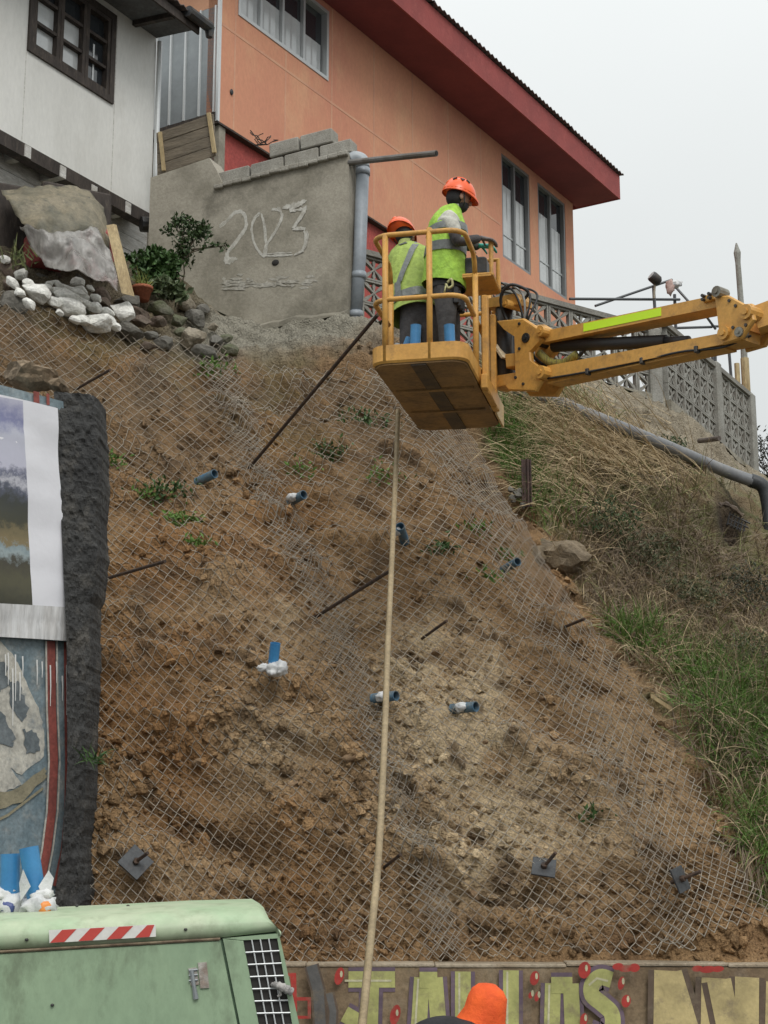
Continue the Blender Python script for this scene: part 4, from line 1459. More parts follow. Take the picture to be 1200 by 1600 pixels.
for (x, y, rr, l0, l1, m_) in ((1124, 457, .042, -.04, .07, M_pin), (1133, 521, .05, -.03, .36, M_yellow), (1156, 519, .036, -.02, .06, M_pin), (1168, 488, .055, -.03, .36, M_yellow), (847, 518, .045, -.03, .3, M_yellow), (847, 582, .055, -.03, .3, M_yellow), (822, 528, .042, -.012, .27, M_black), (793, 475, .035, -.03, .2, M_yellow)):
    mb = MB()
    c = L2(x, y)
    mb.tube([c + jn * l0, c + jn * l1], rr, 12)
    mb.tube([c + jn * (l0 - .012), c + jn * l0], rr * .45, 8)
    part('pivot_pin', mb, m_, lift)
mb = MB()
mb.tube([L2(846, 535) + jn * .15, L2(1020, 527) + jn * .15], .052, 12)
mb.tube([L2(1020, 527) + jn * .15, L2(1056, 525) + jn * .15], .034, 10)
part('hydraulic_cylinder', mb, M_black, lift, True)
mb = MB()
hp = bez([L2(800, 470) + jn * .1, L2(812, 452) + jn * .1, L2(800, 446) - jn * .02, L2(785, 470) - jn * .02, L2(790, 510) + jn * .06, L2(812, 550) + jn * .15, L2(835, 566) + jn * .15, L2(870, 564) + jn * .14, L2(892, 545) + jn * .14, L2(905, 528) + jn * .14], 8)
mb.tube(hp, .014, 7)
part('hydraulic_hose', mb, M_black, lift, True)
mb = MB()
mb.tube(bez([L2(830, 548) + jn * .1, L2(846, 562) + jn * .1, L2(868, 563) + jn * .1, L2(888, 550) + jn * .1], 8), .035, 9)
part('hose_sleeve', mb, mat('sleeve', (.30, .26, .05), (.12, .1, .04), sc=20, stretch=(6, 1, 1), bump=.5), lift, True)
for k in range(4):
    mb = MB()
    mb.tube(bez([L2(760 + k * 4, 452) + jn * .05, L2(770 + k * 9, 438 + k * 2) + jn * (.02 + .04 * k), L2(800 + k * 7, 455) + jn * (.02 + .04 * k), L2(808 + k * 4, 490) + jn * .06, L2(800, 520) + jn * .1], 7), .010, 6)
    part('hydraulic_hose', mb, M_black if k != 1 else mat('grey_hose', (.25, .25, .24), bump=0), lift, True)
for k, (x, y) in enumerate(((1098, 462), (1108, 459), (1098, 468), (1108, 465), (1140, 470), (1150, 478), (1146, 512), (1166, 508), (812, 506), (806, 590), (818, 600), (812, 545))):
    mb = MB()
    c = L2(x, y)
    mb.tube([c - jn * .012, c + jn * .03], .013, 6)
    part('bolt', mb, M_dksteel, lift)
mb = MB()
mb.tube(bez([L2(850, 590) + jn * .04, L2(900, 583) + jn * .02, L2(980, 567) + jn * .03, L2(1060, 549) + jn * .02, L2(1120, 540) + jn * .06, L2(1160, 520) + jn * .1], 6), .009, 6)
part('cable', mb, M_black, lift, True)
for x, y in ((915, 580), (1000, 563), (1085, 545)):
    mb = MB()
    c = L2(x, y) + jn * .03
    mb.box(c, (.03, .05, .05), R_j, bev=.005)
    part('cable_clip', mb, M_dksteel, lift)
# swivel between basket and linkage
R2 = Matrix((jn.cross(Vector((0, 0, 1))), jn, Vector((0, 0, 1)))).transposed()
mb = MB()
jprism(mb, [(748, 466), (800, 456), (806, 466), (806, 474), (750, 480)], .16, .04)
part('rotator_arm', mb, M_yellow, lift)
mb = MB()
jprism(mb, [(752, 588), (800, 580), (803, 596), (764, 606), (755, 602)], .18, .04)
part('rotator_arm', mb, M_yellow, lift)
mb = MB()
mb.tube([L2(772, 470) + jn * .12, L2(772, 600) + jn * .12], .075, 12)
part('rotator_cylinder', mb, M_dksteel, lift, True)
mb = MB()
jprism(mb, [(756, 498), (772, 500), (775, 580), (757, 585)], .2, .1)
part('valve_block', mb, M_dksteel, lift)
mb = MB()
jprism(mb, [(784, 552), (800, 550), (802, 571), (786, 574)], .12, .03)
part('junction_box', mb, M_yellow, lift)
mb = MB()
jprism(mb, [(763, 537), (766, 536), (768, 578), (765, 579)], .1, .0, bev=.002)
jprism(mb, [(768, 537), (771, 536), (786, 558), (783, 560)], .1, .0, bev=.002)
part('bracket_strap', mb, mat('bright_edge', (.55, .45, .3), rough=.5, bump=0), lift)
# main boom, turret and chassis standing on the road, to the right of the picture
m0, m1 = L2(1160, 495) + jn * .16, Vector((8.2, 8.6, 7.3))
def beam(a, b, w_, h_, nm, m_=M_yellow, b2=None):
    d = (b - a).normalized()
    s_ = d.cross(Vector((0, 0, 1))).normalized()
    u_ = s_.cross(d)
    mb = MB()
    k = b2 or 1
    mb.prism([a + s_ * x * w_ / 2 + u_ * y * h_ / 2 for x, y in ((-1, -1), (1, -1), (1, 1), (-1, 1))], [b + s_ * x * w_ / 2 * k + u_ * y * h_ / 2 * k for x, y in ((-1, -1), (1, -1), (1, 1), (-1, 1))])
    return part(nm, mb, m_, lift)
beam(m0, m1, .19, .17, 'main_boom', b2=2.0)
beam(Vector((8.15, 8.5, 7.4)), Vector((9.0, 6.9, 1.6)), .3, .4, 'riser_boom')
mb = MB()
mb.box((9.0, 6.5, 1.45), (1.5, 1.9, .7), bev=.08)
part('turret', mb, M_yellow, lift)
mb = MB()
mb.box((9.0, 6.5, .75), (1.7, 2.6, .5), bev=.06)
part('chassis', mb, M_dksteel, lift)
for x in (8.1, 9.9):
    for y in (5.6, 7.4):
        mb = MB()
        mb.tube([(x - .16, y, .45), (x - .12, y, .45), (x + .12, y, .45), (x + .16, y, .45)], [.38, .45, .45, .38], 20)
        part('wheel', mb, M_black, lift)

# things on the tray floor
for k, (px, py, lean) in enumerate(((655, 519, .05), (711, 517, -.03), (628, 527, .30))):
    mb = MB()
    c = atz(px, py, HZ + .155 + .02)
    y = (c - bo).dot(ay)
    xx = (W(px, py, bo.y + .30) - bo).dot(ax)
    yv = .16 + .05 * k
    b0 = bp(xx, yv, .052)
    t0_ = b0 + ax * lean * .3 + Vector((0, 0, .30 if k < 2 else .23))
    mb.tube([b0, t0_], [.043, .043], 14, False)
    mb.tube([b0 + (t0_ - b0) * .02, t0_ - (t0_ - b0) * .001], [.037, .037], 14, False)
    mb.loft([[t0_ + (ax * math.cos(a) + ay * math.sin(a)) * q for a in [2 * math.pi * i / 14 for i in range(14)]] for q in (.043, .037)], False)
    solo('blue_pipe', mb, M_blue, ['upright blue pipe offcut standing at the middle of the basket toe board', 'upright blue pipe offcut in the right corner of the basket', 'tilted blue pipe offcut at the left corner of the basket'][k], 'pipe', 'blue pipe offcuts in the basket', smooth=True)
mb = MB()
mb.box(bp(BW - .10, .22, .105), (.10, .16, .09), BR, bev=.015)
solo('white_cloth', mb, M_bag, 'folded white cloth on the basket floor by the right corner', 'cloth')

# air hose hanging from the basket down to the road
hp = bez([atz(622, 641, HZ - .01), W(619, 720, 12.3), W(613, 860, 11.2), W(606, 1010, 10.2), W(601, 1150, 9.4), W(592, 1330, 8.6), W(578, 1480, 7.9), W(566, 1600, 7.35), W(556, 1700, 6.9), Vector((-.16, 6.2, .06))], 10)
mb = MB()
mb.tube(hp, .0205, 9)
solo('air_hose', mb, mat('tan_hose', (.32, .245, .14), (.24, .18, .10), sc=4, rough=.6, bump=.2, bsc=40), 'long tan hose hanging from under the basket down towards the green machine', 'hose', smooth=True)

# ------------------------------------------------------------------ green compressor
CY = 6.45
CP = Plane(W(216, 1475, CY), (.992, .125))
cb = CP.N * -1
comp = thing('air_compressor', 'pale green portable compressor with a striped tape and a barred vent', 'compressor', Vector((-1.4, 6.9, 0)))
def cq(px, py, off=0):
    u, z = CP.uz(px, py)
    return CP.pt(u, z, off)
DEP = 1.15
# hull: profile of the front face swept back
def hull(px_top, rows):
    return rows
edge = [(-560, 1525), (-300, 1504), (0, 1484), (200, 1474), (345, 1465), (434, 1455)]
topf = [(-560, 1478), (-300, 1462), (0, 1446), (200, 1436), (300, 1431), (405, 1428)]
mb = MB()
fr_ = []
n = len(edge)
ring = []
for k in range(n):
    e, t = edge[k], topf[k]
    pe, pt_ = cq(*e), cq(*t)
    r0 = [pe, pe.lerp(pt_, .55) + CP.N * .012, pe.lerp(pt_, .86) - CP.N * .015, pt_ - CP.N * .07 + Vector((0, 0, .012)), pt_ - CP.N * .35 + Vector((0, 0, .03)), pt_ - CP.N * .75 + Vector((0, 0, .03)), pt_ - CP.N * 1.06 + Vector((0, 0, .01)), pt_ - CP.N * DEP - Vector((0, 0, .06)), pe - CP.N * DEP]
    ring.append(r0)
# rounded right-hand end
pe = cq(438, 1461)
end = [p + CP.D * .035 - Vector((0, 0, .02)) for p in ring[-1]]
end[0] = ring[-1][0] + CP.D * .012
end2 = [p + CP.D * .055 - Vector((0, 0, .06)) - (CP.N * .0) for p in ring[-1]]
end2[0] = ring[-1][0] + CP.D * .016 - Vector((0, 0, .004))
end2[-1] = ring[-1][-1] + CP.D * .016 - Vector((0, 0, .004))
mb.loft(ring + [end, end2])
part('roof', mb, M_greentop if False else mat('machine_hood', (.34, .45, .285), (.42, .48, .33), sc=3, c3=(.2, .24, .14), sc3=7, f3=.5, rough=.5, bump=.06, bsc=20, grain=.07), comp, True)
LOW = 1990
def low(px, py):
    """follow the leaning side downwards"""
    t = (py - 1465) / 135.0
    return (px + 27 * t, py)
def body_pt(px, off, py):
    return cq(*low(px, py), off)
mb = MB()
q = [cq(-560, 1527), cq(0, 1486), cq(345, 1467), cq(434, 1457)]
qb = [cq(-470, LOW), cq(50, LOW), cq(430, LOW), cq(540, LOW)]
A = [p - CP.N * .012 for p in q] + [p - CP.N * .012 for p in qb[::-1]]
Bk = [p - CP.N * (DEP - .03) for p in q] + [p - CP.N * (DEP - .03) for p in qb[::-1]]
mb.prism(A, Bk)
part('body', mb, mat('machine_inside', (.10, .16, .10), (.08, .12, .08), bump=.1), comp)
def panel(name, pts, t0=-.0115, t1=.004, m=M_green, par=None):
    mb = MB()
    P3 = [cq(*p) for p in pts]
    c = sum(P3, Vector()) / len(P3)
    ins = [p.lerp(c, .012) for p in P3]
    mb.loft([[p + CP.N * t0 for p in P3], [p + CP.N * (t1 - .006) for p in P3], [p + CP.N * t1 for p in ins]], True)
    return part(name, mb, m, par or comp)
door = panel('door', [(-550, 1531), (0, 1489.5), (344, 1468.5), (345 + 27 * 3.8, 1465 + 135 * 3.8), (-450, 1978)])
# right-hand panel with an opening for the vent
vt = [(379, 1470), (432, 1465.5), (432 + 135 / 135 * 42, 1600), (406, 1600)]
gl = lambda y: 379 + (y - 1469) * .2045
gr_ = lambda y: 433 + (y - 1466) * .236
gy1 = 1640
gtl, gtr, gbl, gbr = (380, 1469), (433, 1466), (380 + (gy1 - 1469) * .185, gy1), (433 + (gy1 - 1466) * .175, gy1)
ol, orr = (348, 1466), (435, 1458.5)
obl, obr = (348 + 27 * 3.8, LOW - 10), (435 + 30 * 3.9, LOW - 10)
panel('vent_panel', [ol, orr, (gtr[0] + 2, gtr[1]), (gtl[0], gtl[1])])
panel('vent_panel', [ol, gtl, gbl, obl])
panel('vent_panel', [gbl, gbr, obr, obl])
panel('vent_panel', [(436, 1459), obr, gbr, gtr])
mb = MB()
P3 = [cq(*p) for p in (gtl, gtr, gbr, gbl)]
mb.prism([p - CP.N * .010 for p in P3], [p - CP.N * .006 for p in P3])
vent = part('vent', mb, M_room, comp)
def lerp2(a, b, t):
    return (a[0] + (b[0] - a[0]) * t, a[1] + (b[1] - a[1]) * t)
for i in range(1, 4):
    mb = MB()
    mb.tube([cq(*lerp2(gtl, gtr, i / 4), .004), cq(*lerp2(gbl, gbr, i / 4), .004)], .0032, 6)
    part('vent_bar', mb, M_zrib, vent)
for i in range(1, 9):
    mb = MB()
    mb.tube([cq(*lerp2(gtl, gbl, i / 9), .007), cq(*lerp2(gtr, gbr, i / 9), .007)], .0032, 6)
    part('vent_bar', mb, M_zrib, vent)
mb = MB()
mb.tube([cq(-540, 1528.5, .004), cq(0, 1487, .006), cq(344, 1466.8, .006)], .0062, 6)
part('hinge_strip', mb, mat('rusty_hinge', (.20, .155, .10), (.12, .08, .05), sc=12, bump=.3), comp)
# striped tape
ta, tb, tc_, td = (77, 1453), (243, 1444), (244, 1463), (78, 1473)
_pl = Plane(W(160, 1458, CY - .0), (.99, -.14))
def tq(t, v, off):
    a = lerp2(ta, tb, t)
    b = lerp2(td, tc_, t)
    p = cq(*lerp2(a, b, v))
    return p + CP.N * off
mb = MB()
base_off = .0225
mb.prism([tq(0, 0, base_off), tq(1, 0, base_off), tq(1, 1, base_off), tq(0, 1, base_off)], [tq(0, 0, base_off - .003), tq(1, 0, base_off - .003), tq(1, 1, base_off - .003), tq(0, 1, base_off - .003)])
tape = part('warning_tape', mb, M_tapewhite, comp)
for k in range(4):
    t0_ = .195 - .0 + k * .266 - .19
    mb = MB()
    q = [(t0_ + .12, 0), (t0_ + .255, 0), (t0_ + .135, 1), (t0_ + .0, 1)]
    q = [(min(max(a, .004), .99), b) for a, b in q]
    mb.add([tq(a, .02 + b * .96, base_off + .0016) for a, b in q], [(0, 1, 2, 3)])
    part('red_stripe', mb, M_tapered, tape)
# latch
mb = MB()
P3 = [cq(*p) for p in ((309, 1504), (323, 1503), (327, 1543), (313, 1544))]
mb.prism([p + CP.N * .012 for p in P3], [p + CP.N * .003 for p in P3])
P3 = [cq(*p) for p in ((294, 1513), (307, 1511), (311, 1538), (298, 1540))]
mb.prism([p + CP.N * .010 for p in P3], [p + CP.N * .003 for p in P3])
lt = part('latch', mb, mat('latch_metal', (.46, .45, .41), (.3, .24, .2), sc=14, rough=.5, metal=.3, bump=.2), comp)
mb = MB()
mb.tube([cq(299, 1515, .013), cq(303, 1540, .016), cq(306, 1560, .010)], [.010, .008, .012], 7)
for y in (1516, 1524, 1532):
    mb.tube([cq(295, y, .014), cq(309, y - 1.5, .014)], .004, 5)
part('latch_handle', mb, M_zinc, lt)
for x, y in ((120, 1425), (200, 1420), (255, 1423), (268, 1425), (316, 1424), (42, 1468), (290, 1452), (82, 1570)):
    mb = MB()
    p = cq(x, y)
    if y < 1440:
        p = p - CP.N * .5 + Vector((0, 0, -.012))
        p = Vector((W(x, y, p.y).x, p.y, cq(x, 1436).z + .030))
    mb.ellipsoid(p + CP.N * .01, (.008, .008, .006), None, 7, 5)
    part('rivet', mb, M_dksteel, comp)
mb = MB()
mb.box((-1.5, 7.0, .42), (2.6, .9, .18), CP.R(), bev=.03)
part('underframe', mb, M_dksteel, comp)
for off in (.1, -1.05):
    c = CP.pt(-.5, 0, -.1 if off > 0 else -1.05)
    mb = MB()
    c = Vector((c.x, c.y, .33))
    mb.tube([c - CP.N * .09, c + CP.N * .09], .33, 20)
    part('wheel', mb, M_black, comp)
# rag tied to the vent
mb = MB()
a = cq(424, 1538, .012)
pth = bez([a, cq(432, 1538, .03), cq(444, 1543, .035), cq(456, 1549, .03)], 5)
mb.tube(pth, [.006 + .012 * math.sin(i / len(pth) * 2.4) + .003 * math.sin(i * 2.3) for i in range(len(pth))], 9)
mb.tube(bez([cq(434, 1540, .03), cq(438, 1552, .03), cq(434, 1556, .02)], 4), .006, 6)
solo('grey_rag', mb, mat('rag', (.42, .40, .38), (.25, .24, .23), sc=25, bump=.6), 'twisted grey rag tied to the bars of the green machine', 'rag', smooth=True)
# two blue pipes in plastic bags lying on the roof
def crumple(mb, c, sz, seed, sub=3, amp=.34):
    v, f = ICO[sub]
    q = v * (1 + amp * 1.2 * fbm(v * 1.6 + seed, 3) + .55 * np.abs(fbm(v * 3.6 + seed * 2, 2)) + .30 * np.abs(fbm(v * 8 + seed, 2)) - .1)[:, None]
    mb.add([Vector(c) + Vector((p[0] * sz[0], p[1] * sz[1], p[2] * sz[2])) for p in q], f)
for k, (x0, y0, x1, y1, yy) in enumerate(((15, 1402, 16, 1334, 6.9), (60, 1412, 45, 1324, 6.85))):
    rt = thing('bagged_pipe', ['left blue pipe wrapped at its foot in a white bag, on the machine roof', 'taller tilted blue pipe in a torn white and orange bag, on the machine roof'][k], 'bagged pipe', W(x0, 1436, yy), 'bagged blue pipes on the machine roof')
    mb = MB()
    a, b = W(x0, y0 + 8, yy), W(x1, y1, yy)
    rr = .042
    mb.tube([a, b], [rr, rr], 18, False)
    mb.tube([a, b], [rr * .88, rr * .88], 18, False)
    d = (b - a).normalized()
    e1 = d.orthogonal().normalized()
    e2 = d.cross(e1)
    mb.loft([[b + (e1 * math.cos(t) + e2 * math.sin(t)) * q for t in [2 * math.pi * i / 18 for i in range(18)]] for q in (rr, rr * .88)], False)
    part('pipe', mb, M_blue, rt, True)
    mb = MB()
    crumple(mb, W(x0 + 2, 1417, yy - .03), (.062 + .012 * k, .055, .05), 5 + k * 9)
    crumple(mb, W(x0 + (6 if k else -8), 1398, yy - .02), (.045, .04, .028), 15 + k * 9)
    if k:
        v0 = W(78, 1372, yy)
        mb.add([W(70, 1408, yy - .05), W(60, 1385, yy - .055), W(76, 1360, yy - .02), W(84, 1372, yy - .01), W(78, 1400, yy - .04)], [(0, 1, 2, 3, 4)])
        mb.add([W(32, 1408, yy - .05), W(30, 1380, yy - .05), W(36, 1358, yy - .05), W(48, 1385, yy - .07)], [(0, 1, 2, 3)])
    part('bag', mb, M_bag, rt, True)
    mb = MB()
    crumple(mb, W(x0 + (8 if k else -4), 1419, yy - .075), (.028, .015, .026), 25 + k * 9, 2)
    part('bag_print', mb, M_bagor if k else M_bagblue, rt, True)

# ------------------------------------------------------------------ mural wall, dark rough end, posters
E0 = W(100, 1000, 11.55)
MW = Plane(E0, (.64, .77))
zt_ = MW.uz(60, 617)[1]
root = thing('mural_wall', 'tall stone wall with a flaking mountain mural and a dark rough right edge', 'wall', Vector((E0.x - .3, E0.y, 0)))
mb = MB()
q = [(-3.2, 0), (.09, 0), (.09, zt_), (-3.2, zt_)]
mb.prism([MW.pt(u, z, 0) for u, z in q], [MW.pt(u, z, -.45) for u, z in q])
part('painted_face', mb, M_mural, root)
# rough dark strip
nu, nv = 30, 230
rows = []
lefte = [(84, 612), (86, 660), (93, 760), (104, 1000), (105, 1200), (96, 1330), (80, 1430), (76, 1600)]
righte = [(150, 622), (148, 660), (152, 740), (150, 850), (138, 950), (141, 1060), (132, 1180), (128, 1300), (132, 1420), (132, 1600)]
la, ra = np.array(lefte, float), np.array(righte, float)
pyv = np.linspace(612, 1700, nv)
gxx, gyy = [], []
V = []
for j, y in enumerate(pyv):
    xl = np.interp(y, la[:, 1], la[:, 0])
    xr = np.interp(y, ra[:, 1], ra[:, 0])
    jx = 1.8 * float(vnoise(np.array([[y * .09, 3.3, 1.1]]))[0]) + 1.0 * float(vnoise(np.array([[y * .23, 8.3, 1.1]]))[0]) + 3.5 * float(vnoise(np.array([[y * .021, 7.3, 1.1]]))[0])
    row = []
    for i in range(nu + 1):
        t = i / nu
        row.append(W(xl + (xr - xl) * t + jx * t ** 7, y + 6 * t, 11.42 + .22 * t))
    # turn the edge back into the wall
    row += [row[-1] + Vector((.012, .12, 0)), row[-1] + Vector((.012, .45, 0))]
    V.append(row)
A = np.array([[list(p) for p in r] for r in V])
sh = A.shape
Q = A.reshape(-1, 3)
st2 = np.round(fbm(Q * np.array([4, 4, 3.2]), 2) * 7) / 7
dd = .016 * fbm(Q * np.array([3, 3, 2.2]), 3) + .010 * st2 + .016 * (1 - 2 * np.abs(fbm(Q * np.array([6, 6, 9]), 3))) + .026 * fbm(Q * np.array([18, 18, 14]), 3, .75)
wt = np.ones((sh[0], sh[1]))
wt[:, 0] = .2
Q = Q + np.array([.35, -.93, .1])[None] * (dd * wt.ravel())[:, None]
A = Q.reshape(sh)
mb = MB()
mb.loft([[Vector(p) for p in r] for r in A], False, 0, closed=False)
topr = [Vector(p) for p in A[0]]
mb.loft([topr, [p + Vector((-.05, .3, .03)) for p in topr], [p + Vector((-.1, .6, -.1)) for p in topr]], False, 0, closed=False)
part('dark_edge', mb, M_darkrock, root)
_so[0] = .004
MU = abs(MW.uz(51, 1000)[0] - MW.uz(50, 1000)[0])
def z6(x, y):
    return MW.uz(x * .5568, 550 + y * .5563)
def flat(mb, pl, pts, mi=0):
    _so[0] += .0012
    mb.add([pl.pt(u, z, _so[0]) for u, z in pts], [tuple(range(len(pts)))], mi)
def jag(pts, n=5, a=3):
    o = []
    for i in range(len(pts)):
        p, q = Vector(pts[i]), Vector(pts[(i + 1) % len(pts)])
        for k in range(n):
            o.append(tuple(p.lerp(q, k / n) + (Vector((random.uniform(-a, a), random.uniform(-a, a))) if k else Vector((0, 0)))))
    return o
mb = MB()
for pts in ([(-80, 800), (0, 812), (38, 855), (62, 905), (108, 1000), (122, 1060), (122, 1135), (60, 1188), (0, 1150), (-80, 1190)], [(-80, 1130), (10, 1150), (60, 1215), (0, 1240), (-80, 1220)]):
    flat(mb, MW, [z6(*p) for p in jag(pts)])
part('painted_snow', mb, M_mwhite, root)
mb = MB()
M_mgrey = mat('mural_slate', (.10, .12, .13), (.16, .18, .19), sc=6, bsc=30, bump=.3)
for pts in ([(-60, 860), (10, 870), (25, 930), (-10, 960), (-60, 930)], [(20, 930), (50, 925), (80, 1000), (60, 1040), (30, 1000)], [(-60, 1000), (0, 1010), (40, 1080), (30, 1110), (-60, 1080)], [(60, 1060), (100, 1070), (110, 1120), (70, 1130)]):
    flat(mb, MW, [z6(*p) for p in jag(pts, 5, 6)])
part('painted_crag', mb, M_mgrey, root)
mb = MB()
flat(mb, MW, [z6(*p) for p in jag([(-60, 1245), (30, 1232), (125, 1165), (128, 1195), (60, 1265), (-60, 1300)], 5, 4)])
stroke(mb, MW, [z6(*p) for p in ((-40, 1330), (20, 1300), (118, 1225))], 6 * .5568 * MU)
part('painted_shore', mb, mat('mural_ochre', (.27, .24, .16), (.2, .18, .12), sc=5, bump=.3), root)
mb = MB()
cr_ = [(140, 812), (142, 1000), (148, 1150), (142, 1290), (128, 1400), (112, 1480)]
stroke(mb, MW, [z6(*p) for p in cr_], 24 * .5568 * MU)
cr2 = [(181, 815), (182, 1000), (184, 1150), (182, 1290), (172, 1400), (150, 1500)]
stroke(mb, MW, [z6(*p) for p in cr2], 11 * .5568 * MU)
stroke(mb, MW, [z6(*p) for p in ((98, 112), (99, 150))], 17 * .5568 * MU)
stroke(mb, MW, [z6(*p) for p in ((130, 118), (131, 150))], 9 * .5568 * MU)
part('painted_red_stripe', mb, M_mred, root)
mb = MB()
for dx, c in ((-15, cr_), (15, cr_)):
    stroke(mb, MW, [z6(x + dx, y) for x, y in c], 5 * .5568 * MU)
part('painted_white_line', mb, M_mwhite, root)
mb = MB()
for x, y0, ln in ((18, 845, 90), (38, 850, 130), (58, 855, 60), (98, 865, 70), (112, 870, 45), (135, 880, 115), (152, 870, 60), (168, 910, 70), (180, 880, 140), (8, 850, 60), (28, 890, 160), (48, 900, 80)):
    stroke(mb, MW, [z6(x, y0), z6(x + 1, y0 + ln * .5), z6(x, y0 + ln)], [4 * .5568 * MU, 3 * .5568 * MU, 1.5 * .5568 * MU])
part('paint_drip', mb, M_drip, root)
# poster: a landscape photograph on white paper, glued to the wall
po = thing('poster', 'large white paper poster of a mountain landscape, glued to the mural wall', 'poster', MW.pt(-.2, MW.uz(50, 1000)[1], .02))
def pgrid(ql, nu_, nv_, off, wob):
    a, b, c, d = [Vector(MW.uz(*p)) for p in ql]
    rows = []
    for j in range(nv_ + 1):
        v = j / nv_
        r = []
        for i in range(nu_ + 1):
            u = i / nu_
            p = a.lerp(b, u).lerp(d.lerp(c, u), v)
            h = off + wob * float(vnoise(np.array([[p.x * 2.5 + p.y * 1.3, p.y * 3.2, 4.0]]))[0]) + wob * .6 * abs(float(vnoise(np.array([[p.x * 3, p.y * 9, 8.0]]))[0]))
            r.append(MW.pt(p.x, p.y, h))
        rows.append(r)
    return rows
mb = MB()
rw = pgrid([(-330, 540), (82, 640), (97, 952), (-330, 930)], 16, 30, .05, .018)
mb.loft(rw, False, 0, closed=False)
mb.loft([rw[0], [p - MW.N * .03 for p in rw[0]]], False, 0, closed=False)
mb.loft([[r[-1] for r in rw], [r[-1] - MW.N * .03 for r in rw]], False, 0, closed=False)
part('paper', mb, M_paper, po, True)
mb = MB()
rw = pgrid([(-330, 925), (97, 950), (103, 1003), (-330, 975)], 16, 8, .056, .016)
mb.loft(rw, False, 0, closed=False)
part('torn_margin', mb, mat('grey_paper', (.60, .60, .60), (.44, .43, .42), sc=6, stretch=(3, 3, .4), bump=.4, rough=.8, bsc=8), po, True)
# printed picture: flat colours by height and noise
pm = bpy.data.materials.new('landscape_print')
pm.use_nodes = True
t = pm.node_tree
N, L = t.nodes, t.links
tc = N.new('ShaderNodeTexCoord')
mp_ = N.new('ShaderNodeSeparateXYZ')
L.new(tc.outputs['Object'], mp_.inputs[0])
nz = N.new('ShaderNodeTexNoise')
nz.inputs['Scale'].default_value = 11
nz.inputs['Detail'].default_value = 12
nz.inputs['Roughness'].default_value = .72
L.new(tc.outputs['Object'], nz.inputs['Vector'])
ma = N.new('ShaderNodeMath')
ma.operation = 'MULTIPLY_ADD'
ma.inputs[1].default_value = .22
L.new(nz.outputs['Fac'], ma.inputs[0])
zz0, zz1 = MW.uz(30, 948)[1], MW.uz(20, 628)[1]
mr = N.new('ShaderNodeMapRange')
mr.inputs['From Min'].default_value = zz0 - po.location.z
mr.inputs['From Max'].default_value = zz1 - po.location.z
L.new(mp_.outputs['Z'], mr.inputs['Value'])
L.new(mr.outputs[0], ma.inputs[2])
ad = N.new('ShaderNodeMath')
ad.operation = 'SUBTRACT'
ad.inputs[1].default_value = .11
L.new(ma.outputs[0], ad.inputs[0])
rp = N.new('ShaderNodeValToRGB')
cs = [(0, (.05, .05, .035)), (.12, (.09, .085, .05)), (.2, (.06, .055, .04)), (.245, (.30, .36, .37)), (.28, (.22, .28, .30)), (.30, (.21, .165, .085)), (.36, (.17, .14, .075)), (.40, (.06, .06, .04)), (.50, (.05, .055, .05)), (.55, (.10, .11, .15)), (.59, (.5, .5, .55)), (.63, (.13, .14, .2)), (.67, (.52, .52, .62)), (.82, (.46, .47, .55)), (.9, (.20, .21, .36)), (1, (.46, .46, .56))]
el = rp.color_ramp.elements
el[0].position, el[0].color = 0, cs[0][1] + (1,)
el[1].position, el[1].color = 1, cs[-1][1] + (1,)
for p_, c_ in cs[1:-1]:
    e = el.new(p_)
    e.color = c_ + (1,)
L.new(ad.outputs[0], rp.inputs[0])
L.new(rp.outputs[0], N['Principled BSDF'].inputs['Base Color'])
N['Principled BSDF'].inputs['Roughness'].default_value = .5
mb = MB()
rw = pgrid([(-330, 560), (27, 629), (42, 948), (-330, 927)], 16, 30, .053, .018)
mb.loft(rw, False, 0, closed=False)
part('printed_picture', mb, pm, po, True)
# ------------------------------------------------------------------ anchors, rods, drain stubs in the slope
PLATES = [((212, 1348), 45, 'left anchor plate, dark steel diamond with a bolt, above the green machine', .19), ((850, 1353), 12, 'grey anchor plate with bolt on pale sandy soil near the slope foot', .17), ((1062, 1380), -12, 'narrow steep anchor plate with bolt at the right end of the net', .17)]
for k, ((px, py), a, lab, s_) in enumerate(PLATES):
    c = tp(px, py, .29 if k else .24)
    n = Vector([( .35, -.86, .36), (.05, -.72, .69), (.72, -.62, .30)][k]).normalized()
    e1 = n.cross(Vector((0, 0, 1))).normalized()
    e2 = e1.cross(n)
    ca, sa = math.cos(math.radians(a)), math.sin(math.radians(a))
    e1, e2 = e1 * ca + e2 * sa, e2 * ca - e1 * sa
    R = Matrix((e1, e2, n)).transposed()
    root = thing('anchor_plate', lab, 'anchor plate', c, 'anchor plates pinning the net')
    mb = MB()
    mb.box(c, (s_ * 1.05, s_ * 1.05, .014), R, bev=.003)
    part('plate', mb, M_plate, root)
    mb = MB()
    mb.tube([c - n * .08, c + n * .01], .016, 8)
    d = (n * .8 + Vector((.55, -.2, .25))).normalized()
    mb.tube([c + n * .005, c + d * .17], .0135, 8)
    part('bolt', mb, M_steel, root)
    mb = MB()
    mb.tube([c + n * .008, c + n * .035], .026, 6)
    part('nut', mb, M_steel, root)
